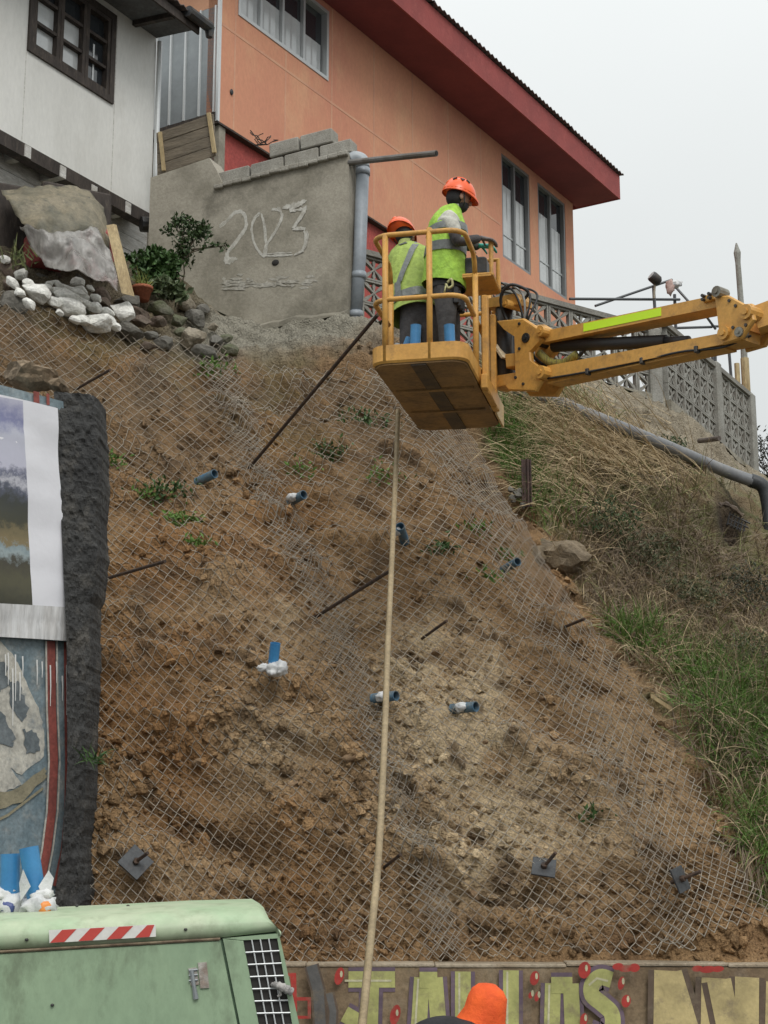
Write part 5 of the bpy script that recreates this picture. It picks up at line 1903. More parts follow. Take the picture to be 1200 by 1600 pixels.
RODS = [((383, 738), (590, 492), 2.6, 'longest dark steel rod, slanting up from the slope towards the basket', .017), ((482, 971), (609, 892), 1.3, 'dark steel rod crossing behind the tan hose, in the middle of the slope', .016), ((150, 910), (258, 877), .9, 'dark steel rod sticking out beside the mural wall edge', .015), ((655, 1001), (698, 970), .5, 'short steel rod just right of the hose at mid slope', .013), ((878, 982), (913, 967), .45, 'short steel rod at the right edge of the net, by the grass', .014), ((598, 1357), (626, 1335), .35, 'short steel rod low on the slope beside the tan hose', .013), ((112, 612), (172, 578), .6, 'steel rod poking out above the dark wall top', .014), ((112, 612), (172, 578), 0, '', 0)]
for (a, b, pro, lab, r) in RODS[:-1]:
    p = tp(*a, -.05)
    q = W(b[0], b[1], p.y - pro)
    mb = MB()
    dd = (q - p)
    mb.tube([p - dd * (.3 / dd.length), p, p.lerp(q, .5), q], r, 7)
    solo('steel_rod', mb, M_steel, lab, 'rod', 'steel anchor rods in the slope')
STUBS = [((325, 745), (1, -.5), 0, 'small blue drain stub beside the long rod, high on the slope', .06), ((465, 778), (.8, -.5), 1, 'small blue drain stub with pale rag, right of the long rod', .06), ((628, 833), (-.2, -1), 1, 'dark blue drain stub touching the tan hose high on the slope', .06), ((800, 884), (.5, -.4), 0, 'blue drain stub near the right edge of the net', .055), ((426, 1046), (.3, -1.6), 2, 'upright blue drain stub packed in white plastic, in the middle of the slope', .058), ((605, 1089), (1, -.1), 1, 'blue drain stub half hidden behind the tan hose', .055), ((729, 1107), (1, -.1), 1, 'blue drain stub with white rag, on the sandy patch right of the hose', .058)]
for (c2, d2, rag, lab, r) in STUBS:
    c = tp(*c2, .15)
    root = thing('drain_stub', lab, 'drain stub', c, 'blue drain stubs in the slope')
    ln = .22 if rag == 2 else .10
    if rag == 2:
        d = Vector((.12, -.35, 1)).normalized()
    else:
        d = Vector((d2[0] * .8, -.75, -d2[1] * .35)).normalized()
    a = c - d * (.03 if rag == 2 else .16)
    b = c + d * ln
    mb = MB()
    r *= .74
    mb.tube([a, b], r, 14, False)
    mb.tube([c - d * .05, b], r * .87, 14, False)
    e1 = d.orthogonal().normalized()
    e2 = d.cross(e1)
    mb.loft([[b + (e1 * math.cos(t) + e2 * math.sin(t)) * q for t in [2 * math.pi * i / 14 for i in range(14)]] for q in (r, r * .87)], False)
    mb.add([c - d * .04 + (e1 * math.cos(t) + e2 * math.sin(t)) * r * .87 for t in [2 * math.pi * i / 14 for i in range(14)]], [tuple(range(14))], 1)
    part('pipe', mb, [M_blue if rag == 2 else M_bluemud, M_room], root, True)
    if rag:
        mb = MB()
        if rag == 2:
            crumple(mb, c + Vector((.015, -.05, -.01)), (.062, .06, .05), 3)
            crumple(mb, c + Vector((.075, -.06, .0)), (.05, .05, .055), 8)
            crumple(mb, c + Vector((-.075, -.04, .01)), (.04, .03, .03), 12)
        else:
            crumple(mb, c - Vector((.05, .03, 0)), (.042, .04, .036), int(c2[0]), 3)
        part('rag', mb, M_bag, root, True)

# ------------------------------------------------------------------ rocks at the top left
M_rw = mat('whitewashed_stone', (.80, .79, .74), (.70, .69, .64), sc=7, c3=(.2, .2, .15), sc3=10, f3=.4, bsc=35, bump=.5)
M_rg = mat('grey_stone', (.15, .14, .12), (.10, .095, .08), sc=6, c3=(.22, .21, .18), sc3=12, f3=.6, bsc=35, bump=.6)
M_rb = mat('brown_stone', (.15, .11, .085), (.09, .07, .05), sc=6, c3=(.2, .17, .13), sc3=12, f3=.6, bsc=35, bump=.6)
M_rt = mat('tan_stone', (.30, .26, .20), (.2, .17, .12), sc=6, c3=(.12, .11, .08), sc3=10, f3=.6, bsc=35, bump=.6)
M_rm = mat('mossy_stone', (.10, .11, .055), (.14, .13, .10), sc=5, c3=(.06, .07, .03), sc3=12, f3=.6, bsc=40, bump=.6)
KIND = {'w': (M_rw, 'whitewashed stone in the loose pile below the plastic sheet', 'whitewashed stones in the pile'), 'g': (M_rg, 'grey stone in the loose pile at the top of the slope', 'grey stones in the pile'), 'b': (M_rb, 'brown stone in the loose pile at the top of the slope', 'brown stones in the pile'), 't': (M_rt, 'tan stone by the foot of the concrete wall', 'tan stones in the pile'), 'm': (M_rm, 'mossy stone below the potted plants', 'mossy stones in the pile')}
ROCKS = [(140, 520, 90, 40, 'w', 38), (60, 520, 80, 40, 'w', 40), (280, 560, 90, 42, 'w', 22), (240, 600, 100, 44, 'w', 24), (400, 610, 80, 40, 'w', 25), (500, 655, 70, 44, 'w', 30), (390, 690, 90, 46, 'w', 20), (140, 620, 80, 38, 'w', 40), (310, 540, 60, 30, 'w', 15), (455, 590, 60, 34, 'w', 30), (100, 475, 70, 75, 'w', 25), (170, 565, 130, 95, 'w', 35), (320, 585, 170, 65, 'w', 18), (215, 540, 60, 45, 'w', 20), (275, 525, 60, 36, 'w', 25), (370, 572, 120, 48, 'w', 25), (365, 515, 75, 34, 'w', 10), (320, 637, 140, 80, 'w', 8), (440, 630, 80, 55, 'w', 15), (460, 702, 140, 95, 'w', 15), (578, 655, 120, 90, 'w', 48), (520, 690, 60, 46, 'w', 40), (425, 540, 40, 30, 'w', 40), (95, 566, 70, 36, 'w', 30), (25, 408, 60, 44, 'w', 40), (380, 548, 70, 34, 'w', 20), (235, 518, 40, 30, 'w', 0), (280, 655, 50, 30, 'w', 20), (350, 690, 70, 36, 'w', 15),
 (215, 470, 190, 60, 'b', 14), (50, 475, 170, 80, 'b', 45), (480, 570, 110, 60, 'b', 25), (480, 610, 120, 70, 'b', 35), (610, 608, 140, 68, 'g', 8), (660, 700, 110, 58, 'b', 18), (740, 692, 100, 60, 'b', 10), (835, 690, 90, 70, 'm', 0), (870, 610, 100, 80, 't', 25), (920, 684, 120, 80, 'g', 20), (955, 640, 70, 90, 'g', 20), (905, 775, 150, 110, 't', 3), (1010, 785, 80, 90, 'g', 5), (1000, 722, 60, 46, 't', 0), (600, 740, 160, 80, 'g', 8), (705, 762, 90, 50, 'g', 12), (770, 795, 110, 56, 'g', 12), (850, 745, 80, 44, 'm', 0), (650, 655, 120, 50, 'b', 12), (760, 640, 130, 60, 'm', 10), (545, 720, 60, 40, 'w', 15), (60, 620, 190, 130, 'g', 30), (190, 500, 110, 40, 'g', 15), (340, 500, 110, 36, 'g', 8), (420, 600, 60, 40, 'g', 20), (250, 610, 80, 40, 'm', 20), (170, 430, 120, 46, 'g', 8), (1060, 775, 70, 60, 'm', 0), (690, 810, 90, 40, 'b', 10), (400, 655, 60, 44, 'm', 10), (960, 840, 150, 40, 'g', 10), (1080, 830, 110, 44, 'm', 8), (330, 470, 90, 40, 'b', 5), (40, 530, 90, 50, 'b', 35)]
CNAME = {'w': 'whitewashed', 'g': 'grey', 'b': 'brown', 't': 'tan', 'm': 'mossy'}
def stone_label(zx, zy, ww, hh, kd, ang):
    size = 'biggest' if ww >= 150 else 'large' if ww >= 110 else 'middling' if ww >= 75 else 'small'
    shape = 'flat' if hh / ww < .47 else 'blocky' if hh / ww > .75 else 'rounded'
    tilt = ' tilted' if ang >= 30 else ''
    if zx < 130:
        where = 'at the left frame edge' if zy > 500 else 'under the succulent at the left frame edge'
    elif zx < 420:
        where = 'low in the pile near the net edge' if zy > 600 else 'high in the pile below the plastic sheet' if zy < 530 else 'in the middle of the pile below the plastic sheet'
    elif zx < 620:
        where = 'near the foot of the leaning plank' if zy < 640 else 'below the leaning plank, at the net edge'
    elif zx < 800:
        where = 'just under the terracotta pot' if zy < 720 else 'at the net edge below the terracotta pot'
    else:
        where = 'by the foot of the concrete wall' if zy < 700 else 'at the net edge below the concrete wall'
    return '%s %s%s %s stone %s' % (size, shape, tilt, CNAME[kd], where)
for k, (zx, zy, ww, hh, kd, ang) in enumerate(ROCKS):
    px, py = zx / 3, 270 + zy / 3
    d = float(depth([px], [py])[0]) - (.22 if py > 440 else .05) - (.32 if kd == 'w' else .08)
    c = W(px, py, d)
    kz = 1.30 if kd == 'w' else 1.12
    sx, sz = ww / 3 * d / FPX * kz, hh / 3 * d / FPX * kz * (.8 if kd == 'w' else .9)
    mb = MB()
    R = Matrix.Rotation(math.radians(ang), 3, 'Y') @ Matrix.Rotation(random.uniform(-.3, .3), 3, 'Z') @ Matrix.Rotation(-.75 + random.uniform(-.15, .15), 3, 'X')
    rock_into(mb, c, (sx, (sx + sz) * .42, sz * 1.22), R, 40 + k, 2 if ww < 100 else 3, .20)
    m_, lab, grp = KIND[kd]
    solo('stone', mb, m_, stone_label(zx, zy, ww, hh, kd, ang), 'stone', grp, smooth=False)
mb = MB()
rock_into(mb, W(45, 588, 11.75), (.56, .5, .27), Matrix.Rotation(.06, 3, 'Y'), 77, 3, .3)
rock_into(mb, W(92, 604, 11.7), (.2, .3, .12), None, 78, 2, .3)
solo('wall_boulder', mb, mat('earthy_stone', (.27, .205, .135), (.18, .13, .08), sc=6, c3=(.09, .065, .04), sc3=10, f3=.6, bsc=35, bump=.8), 'brown crumbling boulder lying on top of the mural wall', 'boulder')
mb = MB()
c = tp(878, 866, .02)
rock_into(mb, c, (.62, .5, .46), Matrix.Rotation(.12, 3, 'Y'), 91, 3, .5, .0)
rock_into(mb, c + Vector((-.22, -.02, -.02)), (.3, .4, .34), None, 93, 3, .25)
solo('concrete_chunk', mb, mat('broken_concrete', (.20, .152, .095), (.12, .09, .055), sc=5, c3=(.11, .08, .05), sc3=8, f3=.7, bsc=35, bump=.9), 'lone pale chunk of broken concrete between the net edge and the dry grass', 'concrete chunk')
CL = [(240, 620), (330, 1005), (505, 690), (590, 800), (690, 1010), (540, 1190), (300, 1180), (455, 1230), (760, 1160), (845, 1085), (905, 1240), (1010, 1310), (620, 1290), (380, 1320), (560, 1400), (740, 1400), (930, 1400), (270, 1290), (600, 1010), (430, 1110), (520, 1290), (810, 1230), (700, 890), (300, 800), (565, 905)]
for k, (x, y) in enumerate(CL):
    mb = MB()
    s_ = random.uniform(.05, .13)
    rock_into(mb, tp(x + random.uniform(-12, 12), y + random.uniform(-12, 12), .0), (s_ * 1.3, s_, s_ * .8), Matrix.Rotation(random.uniform(-.6, .6), 3, 'Y'), 500 + k, 2, .3)
    solo('soil_clod', mb, mat('clod', (.26, .17, .095), (.17, .11, .06), sc=9, bsc=50, bump=.7), 'brown lump of earth caught behind the wire net', 'soil clod', 'earth lumps behind the net')

# ------------------------------------------------------------------ tarpaulin heap, boards, pots
def sheet(name, grid, m_, lab, cat, fold=.05, sub=7, thick=.006, seed=0):
    """a draped sheet through a grid of points, wrinkled"""
    g = [[Vector(p) for p in r] for r in grid]
    rows = [bez(r, sub) for r in g]
    cols = [bez([r[i] for r in rows], sub) for i in range(len(rows[0]))]
    A = np.array([[list(p) for p in c] for c in cols])
    Q = A.reshape(-1, 3)
    d = fold * (1 - 2 * np.abs(fbm(Q * 2.4 + seed, 3))) + fold * .5 * (1 - 2 * np.abs(fbm(Q * np.array([7, 7, 3.5]) + seed, 2)))
    Q = Q + np.array([.2, -.85, .3])[None] * d[:, None]
    A = Q.reshape(A.shape)
    mb = MB()
    mb.loft([[Vector(p) for p in r] for r in A], False, 0, closed=False)
    o = solo(name, mb, m_, lab, cat, smooth=True)
    md = o.modifiers.new('thickness', 'SOLIDIFY')
    md.thickness = thick
    return o
t1 = [[W(2, 306, 15.5), W(45, 300, 15.7), W(95, 300, 16.0), W(135, 304, 16.3), W(160, 330, 16.3)],
      [W(12, 322, 15.2), W(55, 318, 15.3), W(100, 316, 15.6), W(145, 325, 15.9), W(169, 362, 15.95)],
      [W(30, 345, 15.0), W(62, 345, 15.05), W(105, 342, 15.25), W(150, 352, 15.6), W(171, 390, 15.7)],
      [W(62, 372, 14.95), W(82, 374, 14.95), W(112, 370, 15.1), W(152, 375, 15.4), W(168, 405, 15.6)]]
sheet('brown_tarp', t1, mat('tarp_cloth', (.24, .205, .14), (.12, .11, .075), sc=2.4, c3=(.08, .08, .06), sc3=3.4, f3=1.0, bsc=30, bump=.5, rough=.6), 'faded brown tarpaulin draped over a heap beside the white house', 'tarp', .09, seed=3)
t2 = [[W(30, 362, 15.1), W(70, 372, 14.93), W(110, 368, 15.02), W(150, 368, 15.3), W(170, 392, 15.5)],
      [W(48, 392, 15.0), W(80, 395, 14.9), W(115, 392, 14.95), W(150, 398, 15.2), W(176, 420, 15.35)],
      [W(60, 412, 14.95), W(88, 418, 14.85), W(120, 420, 14.85), W(152, 425, 15.05), W(181, 445, 15.2)],
      [W(72, 424, 14.9), W(96, 434, 14.8), W(126, 436, 14.8), W(160, 448, 14.95), W(183, 470, 15.05)]]
mp2 = mat('clear_plastic', (.36, .345, .32), (.22, .205, .185), sc=4, c3=(.34, .19, .18), sc3=3, f3=.45, rough=.25, bump=.6, bsc=14, dist=.03, spec=.8, stretch=(1, 1, .6))
b_ = mp2.node_tree.nodes['Principled BSDF']
b_.inputs['Alpha'].default_value = .72
sheet('plastic_sheet', t2, mp2, 'crumpled clear plastic sheet hanging below the brown tarpaulin', 'plastic sheet', .13, seed=9)
mb = MB()
mb.box(W(72, 392, 15.5), (.38, .5, .42), rotz(.5), bev=.04)
mb.box(W(135, 392, 15.9), (.5, .5, .40), rotz(.5), bev=.05)
solo('red_crate', mb, mat('faded_red', (.36, .075, .075), (.25, .05, .05), sc=4, bump=.3), 'faded red crates stacked under the plastic sheet', 'crates')
mb = MB()
mb.box(W(30, 355, 15.95), (.7, .5, .75), rotz(.5), bev=.02)
mb.box(W(110, 350, 16.4), (.8, .5, .7), rotz(.5), bev=.02)
solo('wooden_hutch', mb, M_dkwood, 'dark wooden hutch under the brown tarpaulin', 'hutch')
mb = MB()
a, b = [W(166, 352, 15.6), W(178, 350, 15.62)], [W(190, 458, 15.35), W(206, 462, 15.38)]
mb.prism([a[0], a[1], b[1], b[0]], [p + Vector((.02, .05, .01)) for p in (a[0], a[1], b[1], b[0])])
solo('leaning_plank', mb, M_newwood, 'yellowish plank leaning against the tarpaulin heap', 'plank')
mb = MB()
mb.tube(bez([W(0, 291, 15.8), W(40, 297, 15.75), W(80, 305, 15.7), W(140, 310, 15.9)], 5), .012, 6)
solo('tarp_rope', mb, M_dksteel, 'thin dark rope tied across the tarpaulin', 'rope')

# ---- plants
def leafmat(n, c1, c2, rough=.5):
    return mat(n, c1, c2, sc=9, rough=rough, bump=0, grain=.25, bsc=14, spec=.35)
M_leaf = leafmat('dark_leaf', (.035, .062, .022), (.055, .09, .03))
M_leaf2 = leafmat('mid_leaf', (.06, .115, .032), (.04, .085, .025))
M_leaf3 = leafmat('succulent_leaf', (.12, .15, .06), (.15, .15, .05))
M_stem = mat('stem', (.10, .075, .05), (.07, .06, .035), sc=8)
M_dry = leafmat('dry_grass', (.42, .33, .20), (.28, .21, .13), .8)
M_straw = leafmat('straw', (.50, .39, .235), (.36, .27, .16), .8)
M_dry2 = leafmat('dead_bramble', (.24, .185, .13), (.14, .105, .075), .85)
M_grn = leafmat('green_grass', (.125, .225, .045), (.09, .165, .036), .65)
M_grn2 = leafmat('olive_grass', (.19, .19, .075), (.14, .15, .055), .7)
def leaves_into(V, Fc, P, size, r, up=None, asp=.5):
    """folded leaf blades (two quads-ish triangles each side) at points P"""
    n = len(P)
    d = r.normal(size=(n, 3))
    if up is not None:
        d = d + np.array(up)[None]
    d /= np.linalg.norm(d, axis=1, keepdims=True)
    e = np.cross(d, r.normal(size=(n, 3)))
    e /= np.linalg.norm(e, axis=1, keepdims=True) + 1e-9
    f = np.cross(d, e)
    L = size * r.uniform(.6, 1.3, n)[:, None]
    w_ = L * asp
    a = P
    m1 = P + d * L * .5 + e * w_ * .5 + f * L * .12
    m2 = P + d * L * .5 - e * w_ * .5 + f * L * .12
    c = P + d * L
    b0 = len(V) and sum(len(x) for x in V) or 0
    V.append(np.stack([a, m1, c, m2], 1).reshape(-1, 3))
    I = b0 + np.arange(n)[:, None] * 4
    Fc.append(np.concatenate([np.concatenate([I, I + 1, I + 2], 1), np.concatenate([I, I + 2, I + 3], 1)]))
def raw(name, V, Fc, m_, parent=None, **kw):
    V = np.concatenate(V)
    Fc = np.concatenate(Fc)
    off = BASE[parent.name] if parent else Vector((float(V[:, 0].mean()), float(V[:, 1].mean()), float(V[:, 2].min())))
    me = bpy.data.meshes.new(name)
    me.from_pydata((V - np.array(off)).tolist(), [], Fc.tolist())
    me.materials.append(m_)
    o = link(name, me, parent, (0, 0, 0) if parent else off)
    return tag(o, **kw)
def plant(name, lab, cat, base, blobs, leaf, m_, stems, dens, group=None, seed=1, asp=.5):
    r = np.random.default_rng(seed)
    root = thing(name, lab, cat, base, group)
    V, Fc = [], []
    for (c, rad, n) in blobs:
        k = int(n * dens)
        u = r.normal(size=(k, 3))
        u /= np.linalg.norm(u, axis=1, keepdims=True)
        u *= (r.random(k) ** .45)[:, None]
        P_ = np.array(c)[None] + u * np.array(rad)[None]
        keep = fbm(P_ * 6 + seed, 2) > -.22
        leaves_into(V, Fc, P_[keep], leaf, r, (0, -.3, .1), asp)
    raw('foliage', V, Fc, m_, root)
    mb = MB()
    for a, b in stems:
        a, b = Vector(a), Vector(b)
        mid = a.lerp(b, .5) + Vector((random.uniform(-.04, .04), 0, random.uniform(0, .04)))
        mb.tube([a, mid, b], [.012, .009, .004], 5)
    if stems:
        part('stem', mb, M_stem, root)
    return root
def B(px, py, Y, rx, rz, n, ry=None):
    return (W(px, py, Y), (rx, ry or rx * .8, rz), n)
s0 = W(282, 455, 16.75)
plant('tall_shrub', 'tall sparse dark shrub in front of the concrete wall, left of the chalked year', 'shrub', s0, [B(285, 350, 16.7, .17, .11, 70), B(268, 345, 16.7, .12, .08, 40), B(312, 362, 16.7, .14, .12, 70), B(292, 376, 16.7, .20, .12, 80), B(265, 362, 16.65, .10, .08, 30), B(318, 385, 16.65, .09, .09, 30), B(285, 395, 16.7, .12, .10, 40), B(300, 410, 16.7, .10, .1, 26), B(350, 384, 16.65, .12, .03, 10), B(302, 425, 16.7, .05, .06, 8)], .065, M_leaf,
      [(s0, W(285, 400, 16.7)), (W(285, 400, 16.7), W(270, 345, 16.7)), (W(285, 400, 16.7), W(290, 340, 16.7)), (W(285, 405, 16.7), W(318, 360, 16.7)), (W(285, 410, 16.7), W(320, 388, 16.65)), (W(300, 390, 16.7), W(352, 384, 16.65))], 3.0, seed=4)
s0 = W(245, 460, 16.5)
plant('leafy_bush', 'dense green leafy bush behind the red pot', 'bush', s0, [B(235, 400, 16.6, .13, .12, 70), B(250, 412, 16.5, .22, .16, 160), B(225, 420, 16.5, .16, .12, 90), B(262, 425, 16.5, .16, .13, 100), B(205, 410, 16.7, .09, .13, 50), B(240, 440, 16.45, .2, .10, 100)], .075, M_leaf2, [(s0, W(250, 410, 16.5)), (s0, W(228, 420, 16.5)), (s0, W(262, 425, 16.5))], 3.4, seed=6, asp=.65)
s0 = W(272, 468, 16.3)
plant('broad_leaf_plant', 'low plant with broad rounded grey green leaves right of the red pot', 'plant', s0, [B(255, 450, 16.3, .12, .10, 40), B(275, 455, 16.25, .14, .10, 55), B(290, 462, 16.25, .08, .08, 20)], .10, mat('grey_leaf', (.10, .125, .06), (.06, .09, .035), sc=8, bump=0, rough=.5), [], 2.6, seed=8, asp=.7)
def blades(name, P, D, L, Wd, m_, parent=None, droop=.6, seg=3, seed=0, **kw):
    """curved tapering blades: base points P, lean directions D, lengths L, widths Wd"""
    r = np.random.default_rng(seed)
    n = len(P)
    D = D / (np.linalg.norm(D, axis=1, keepdims=True) + 1e-9)
    side = np.cross(D, np.array([0, -.8, .6])[None] + r.normal(size=(n, 3)) * .5)
    side /= np.linalg.norm(side, axis=1, keepdims=True) + 1e-9
    out_ = D.copy()
    out_[:, 2] = 0
    pts = []
    cur = P.copy()
    dr_ = D.copy()
    st = (L / seg)[:, None]
    rws = []
    dp = (droop * r.uniform(.3, 1.4, n))[:, None]
    for i in range(seg + 1):
        w_ = (Wd * (1 - .92 * i / seg))[:, None]
        rws.append(np.stack([cur - side * w_ / 2, cur + side * w_ / 2], 1))
        dr_ = dr_ + np.array([0, 0, -1])[None] * dp / seg
        dr_ /= np.linalg.norm(dr_, axis=1, keepdims=True)
        cur = cur + dr_ * st
    V = np.stack(rws, 1).reshape(-1, 3)
    k = 2 * (seg + 1)
    I = np.arange(n)[:, None] * k
    Fc = np.concatenate([np.concatenate([I + 2 * i, I + 2 * i + 1, I + 2 * i + 3, I + 2 * i + 2], 1) for i in range(seg)])
    return raw(name, [V], [Fc], m_, parent, **kw)
def tuft(lab, px, py, n, L, m_, spread=.08, lean=(0, -.4, 1), group=None, seed=1, droop=.6, name='grass_tuft', cat='grass tuft', wd=.010):
    r = np.random.default_rng(seed)
    c = tp(px, py, .0) if not isinstance(px, Vector) else px
    P_ = np.array(c)[None] + r.normal(size=(n, 3)) * np.array([spread, spread * .3, spread * .4])
    D = r.normal(size=(n, 3)) * .55 + np.array(lean)[None]
    return blades(name, P_, D, L * r.uniform(.5, 1.2, n), np.full(n, wd), m_, None, droop, 3, seed, label=lab, cat=cat, group=group)
# plants in the upper left corner and the pot
tuft('spiky pale green succulent at the left frame edge, among the stones', W(30, 408, 14.95), 0, 40, .20, M_leaf3, .10, (0, -.3, 1), None, 3, .5, 'succulent', 'plant', .022)
pot = W(222, 470, 16.1)
root = thing('potted_plant', 'yellow green spiky plant in a terracotta pot above the stones', 'potted plant', pot)
mb = MB()
def lathe(mb, c, prof, n=18, mi=0):
    mb.loft([[Vector(c) + Vector((r * math.cos(2 * math.pi * i / n), r * math.sin(2 * math.pi * i / n), z)) for i in range(n)] for r, z in prof], False, mi)
lathe(mb, pot, [(.001, 0), (.075, 0), (.105, .125), (.118, .125), (.118, .16), (.10, .16), (.095, .13), (.001, .13)])
part('pot', mb, mat('terracotta', (.36, .12, .06), (.28, .09, .045), sc=6, bump=.2), root, True)
r = np.random.default_rng(5)
n = 60
blades('leaves', np.array(pot + Vector((0, 0, .13)))[None] + r.normal(size=(n, 3)) * np.array([.05, .04, .01]), r.normal(size=(n, 3)) * .45 + np.array([0, -.1, 1]), r.uniform(.12, .26, n), np.full(n, .02), mat('yellow_leaf', (.20, .22, .05), (.13, .17, .04), sc=8, bump=0), root, .7, 3, 5)
# weeds on the slope
WEEDS = [(262, 770, 90, .16, 'biggest weed tuft on the slope, below the left blue drain stub'), (225, 770, 45, .12, 'small weed left of the biggest tuft, near the dark wall'), (285, 815, 80, .13, 'flat weed patch just below the biggest weed tuft'), (515, 710, 90, .15, 'bright weed tuft right of the long rod, high on the slope'), (466, 738, 45, .12, 'small weed just above the ragged blue stub by the long rod'), (600, 735, 50, .14, 'weed growing left of the tan hose below the basket'), (690, 860, 50, .13, 'weed right of the dark blue stub by the hose'), (760, 900, 40, .12, 'weed below left of the blue stub near the right net edge'), (740, 830, 40, .12, 'weed high on the slope between the hose and rusty post'), (560, 660, 40, .14, 'weed under the left corner of the basket, near the long rod'), (180, 725, 30, .1, 'tiny weed beside the top of the dark rough wall'), (310, 850, 34, .1, 'thin weed below the flat weed patch, left of the slope'), (930, 1275, 30, .10, 'lone weed low on the slope, above the right anchor plates'), (330, 590, 60, .16, 'dark weed at the top of the slope below the stones'), (790, 870, 30, .1, 'tiny weed touching the blue stub near the right net edge'), (600, 660, 40, .16, 'weed in the shade beneath the basket, beside the hose top')]
for k, (x, y, n, l, lab) in enumerate(WEEDS):
    c = tp(x, y, .03)
    r = np.random.default_rng(60 + k)
    root = thing('weed', lab, 'weed', c, 'weeds on the cut slope')
    V, Fc = [], []
    P_ = np.array(c)[None] + r.normal(size=(n * 2, 3)) * np.array([l * .75, .05, l * .38])
    leaves_into(V, Fc, P_, .06, r, (0, -.5, .6), .45)
    raw('foliage', V, Fc, M_grn if k % 3 else M_leaf2, root)
tuft('small fern growing at the right edge of the dark rough wall', W(147, 1185, 11.55), 0, 40, .14, M_leaf2, .05, (.3, -.4, .5), None, 31, .9, 'fern', 'plant', .014)

# ---- grass and brambles of the right-hand bank
def field(n, polys, seed, dens=None):
    r = np.random.default_rng(seed)
    o = []
    for (cx, cy, sx, sy, k, rot) in polys:
        m_ = int(n * k)
        a = r.normal(size=(m_, 2)) * np.array([sx, sy])
        c, s_ = math.cos(rot), math.sin(rot)
        o.append(np.stack([cx + a[:, 0] * c - a[:, 1] * s_, cy + a[:, 0] * s_ + a[:, 1] * c], -1))
    q = np.concatenate(o)
    nxx = np.interp(q[:, 1], nr[:, 1], nr[:, 0])
    crr = interp(CREST, q[:, 0])
    pipey = np.interp(q[:, 0], [815, 880, 960, 1050, 1130, 1182], [612, 633, 664, 701, 735, 754])
    ok = ((q[:, 1] > pipey + 14) | (q[:, 0] < 855) | (r.random(len(q)) < .10)) & (q[:, 0] > nxx + 12) & (q[:, 1] > crr + 8) & (q[:, 0] < 1420) & (q[:, 1] < 1480) & (((q[:, 0] - 1138) / 34) ** 2 + ((q[:, 1] - 822) / 44) ** 2 > 1)
    return q[ok], r
def grass(name, n, polys, seed, L, Wd, m_, lean, jit, droop, lab, off=0.0, seg=4):
    q, r = field(n, polys, seed)
    P_ = tpn(q[:, 0], q[:, 1], off)
    k = len(P_)
    D = r.normal(size=(k, 3)) * jit + np.array(lean)[None]
    return blades(name, P_, D, L * r.uniform(.45, 1.25, k), np.full(k, Wd) * r.uniform(.6, 1.3, k), m_, None, droop, seg, seed, label=lab, cat='grass', kind='stuff')
grass('dry_grass', 3200, [(905, 690, 55, 25, .42, .5), (960, 730, 70, 40, .4, .3), (1010, 700, 60, 25, .25, .5), (900, 760, 30, 30, .12, 0)], 101, 1.15, .0125, M_straw, (-.8, -.62, .70), .24, 1.35, 'long straw coloured grass flopping over the bank below the pipe')
grass('tangled_dead_stems', 5200, [(1150, 1180, 70, 80, .25, .4), (1000, 840, 90, 50, .3, .3), (1060, 960, 110, 60, .4, .3), (1130, 880, 80, 60, .3, .3), (1000, 1010, 60, 40, .12, 0), (1180, 1050, 70, 60, .2, 0), (960, 930, 40, 40, .1, .8)], 102, .42, .0095, M_dry2, (-.15, -.8, .3), .75, .8, 'brown tangled dead stems covering the right bank')
grass('dry_grass', 2000, [(1050, 1010, 70, 40, .4, .3), (1130, 1120, 60, 70, .3, .5), (1000, 1000, 40, 40, .2, .3), (1180, 1000, 60, 50, .2, .3), (1150, 1300, 40, 80, .12, 0), (960, 880, 40, 60, .18, .8)], 103, .55, .011, M_dry, (-.3, -.7, .35), .5, 1.0, 'pale dry grass strewn over the middle of the right bank')
grass('green_grass', 4200, [(775, 690, 40, 24, .30, .2), (830, 700, 34, 40, .30, .3), (800, 735, 36, 26, .22, 0), (850, 640, 50, 16, .30, .3), (860, 790, 30, 30, .08, 0), (985, 1015, 32, 14, .14, .2)], 104, .34, .013, M_grn, (-.1, -.55, .8), .4, .7, 'fresh green grass on the bank beside the basket')
grass('green_grass', 3600, [(1110, 1080, 46, 30, .3, .5), (1140, 1140, 40, 44, .3, .5), (1180, 1110, 40, 40, .18, 0), (1200, 1210, 40, 70, .2, 0), (1180, 1340, 30, 60, .16, 0), (1090, 1040, 30, 20, .08, 0)], 105, .32, .011, M_grn, (-.25, -.6, .7), .45, .9, 'lush green grass low on the right bank, beside the net edge')
grass('olive_grass', 1700, [(900, 720, 90, 60, .2, .3), (1000, 790, 60, 30, .2, 0), (1100, 820, 60, 40, .2, 0), (1050, 900, 90, 60, .2, 0), (1170, 1250, 60, 80, .2, 0), (1150, 960, 80, 60, .2, 0), (850, 640, 60, 20, .14, .3), (1130, 1420, 60, 30, .1, 0)], 106, .34, .012, M_grn2, (-.2, -.6, .6), .55, .9, 'olive coloured mixed grass scattered over the right bank')
grass('roots', 1500, [(1010, 1130, 20, 60, .25, -.6), (1100, 1260, 20, 60, .3, -.5), (950, 990, 16, 40, .2, -.6), (1140, 1360, 30, 40, .2, 0)], 107, .4, .010, M_dry2, (-.3, -.6, -.5), .4, .9, 'thin hanging roots along the broken edge of the bank')
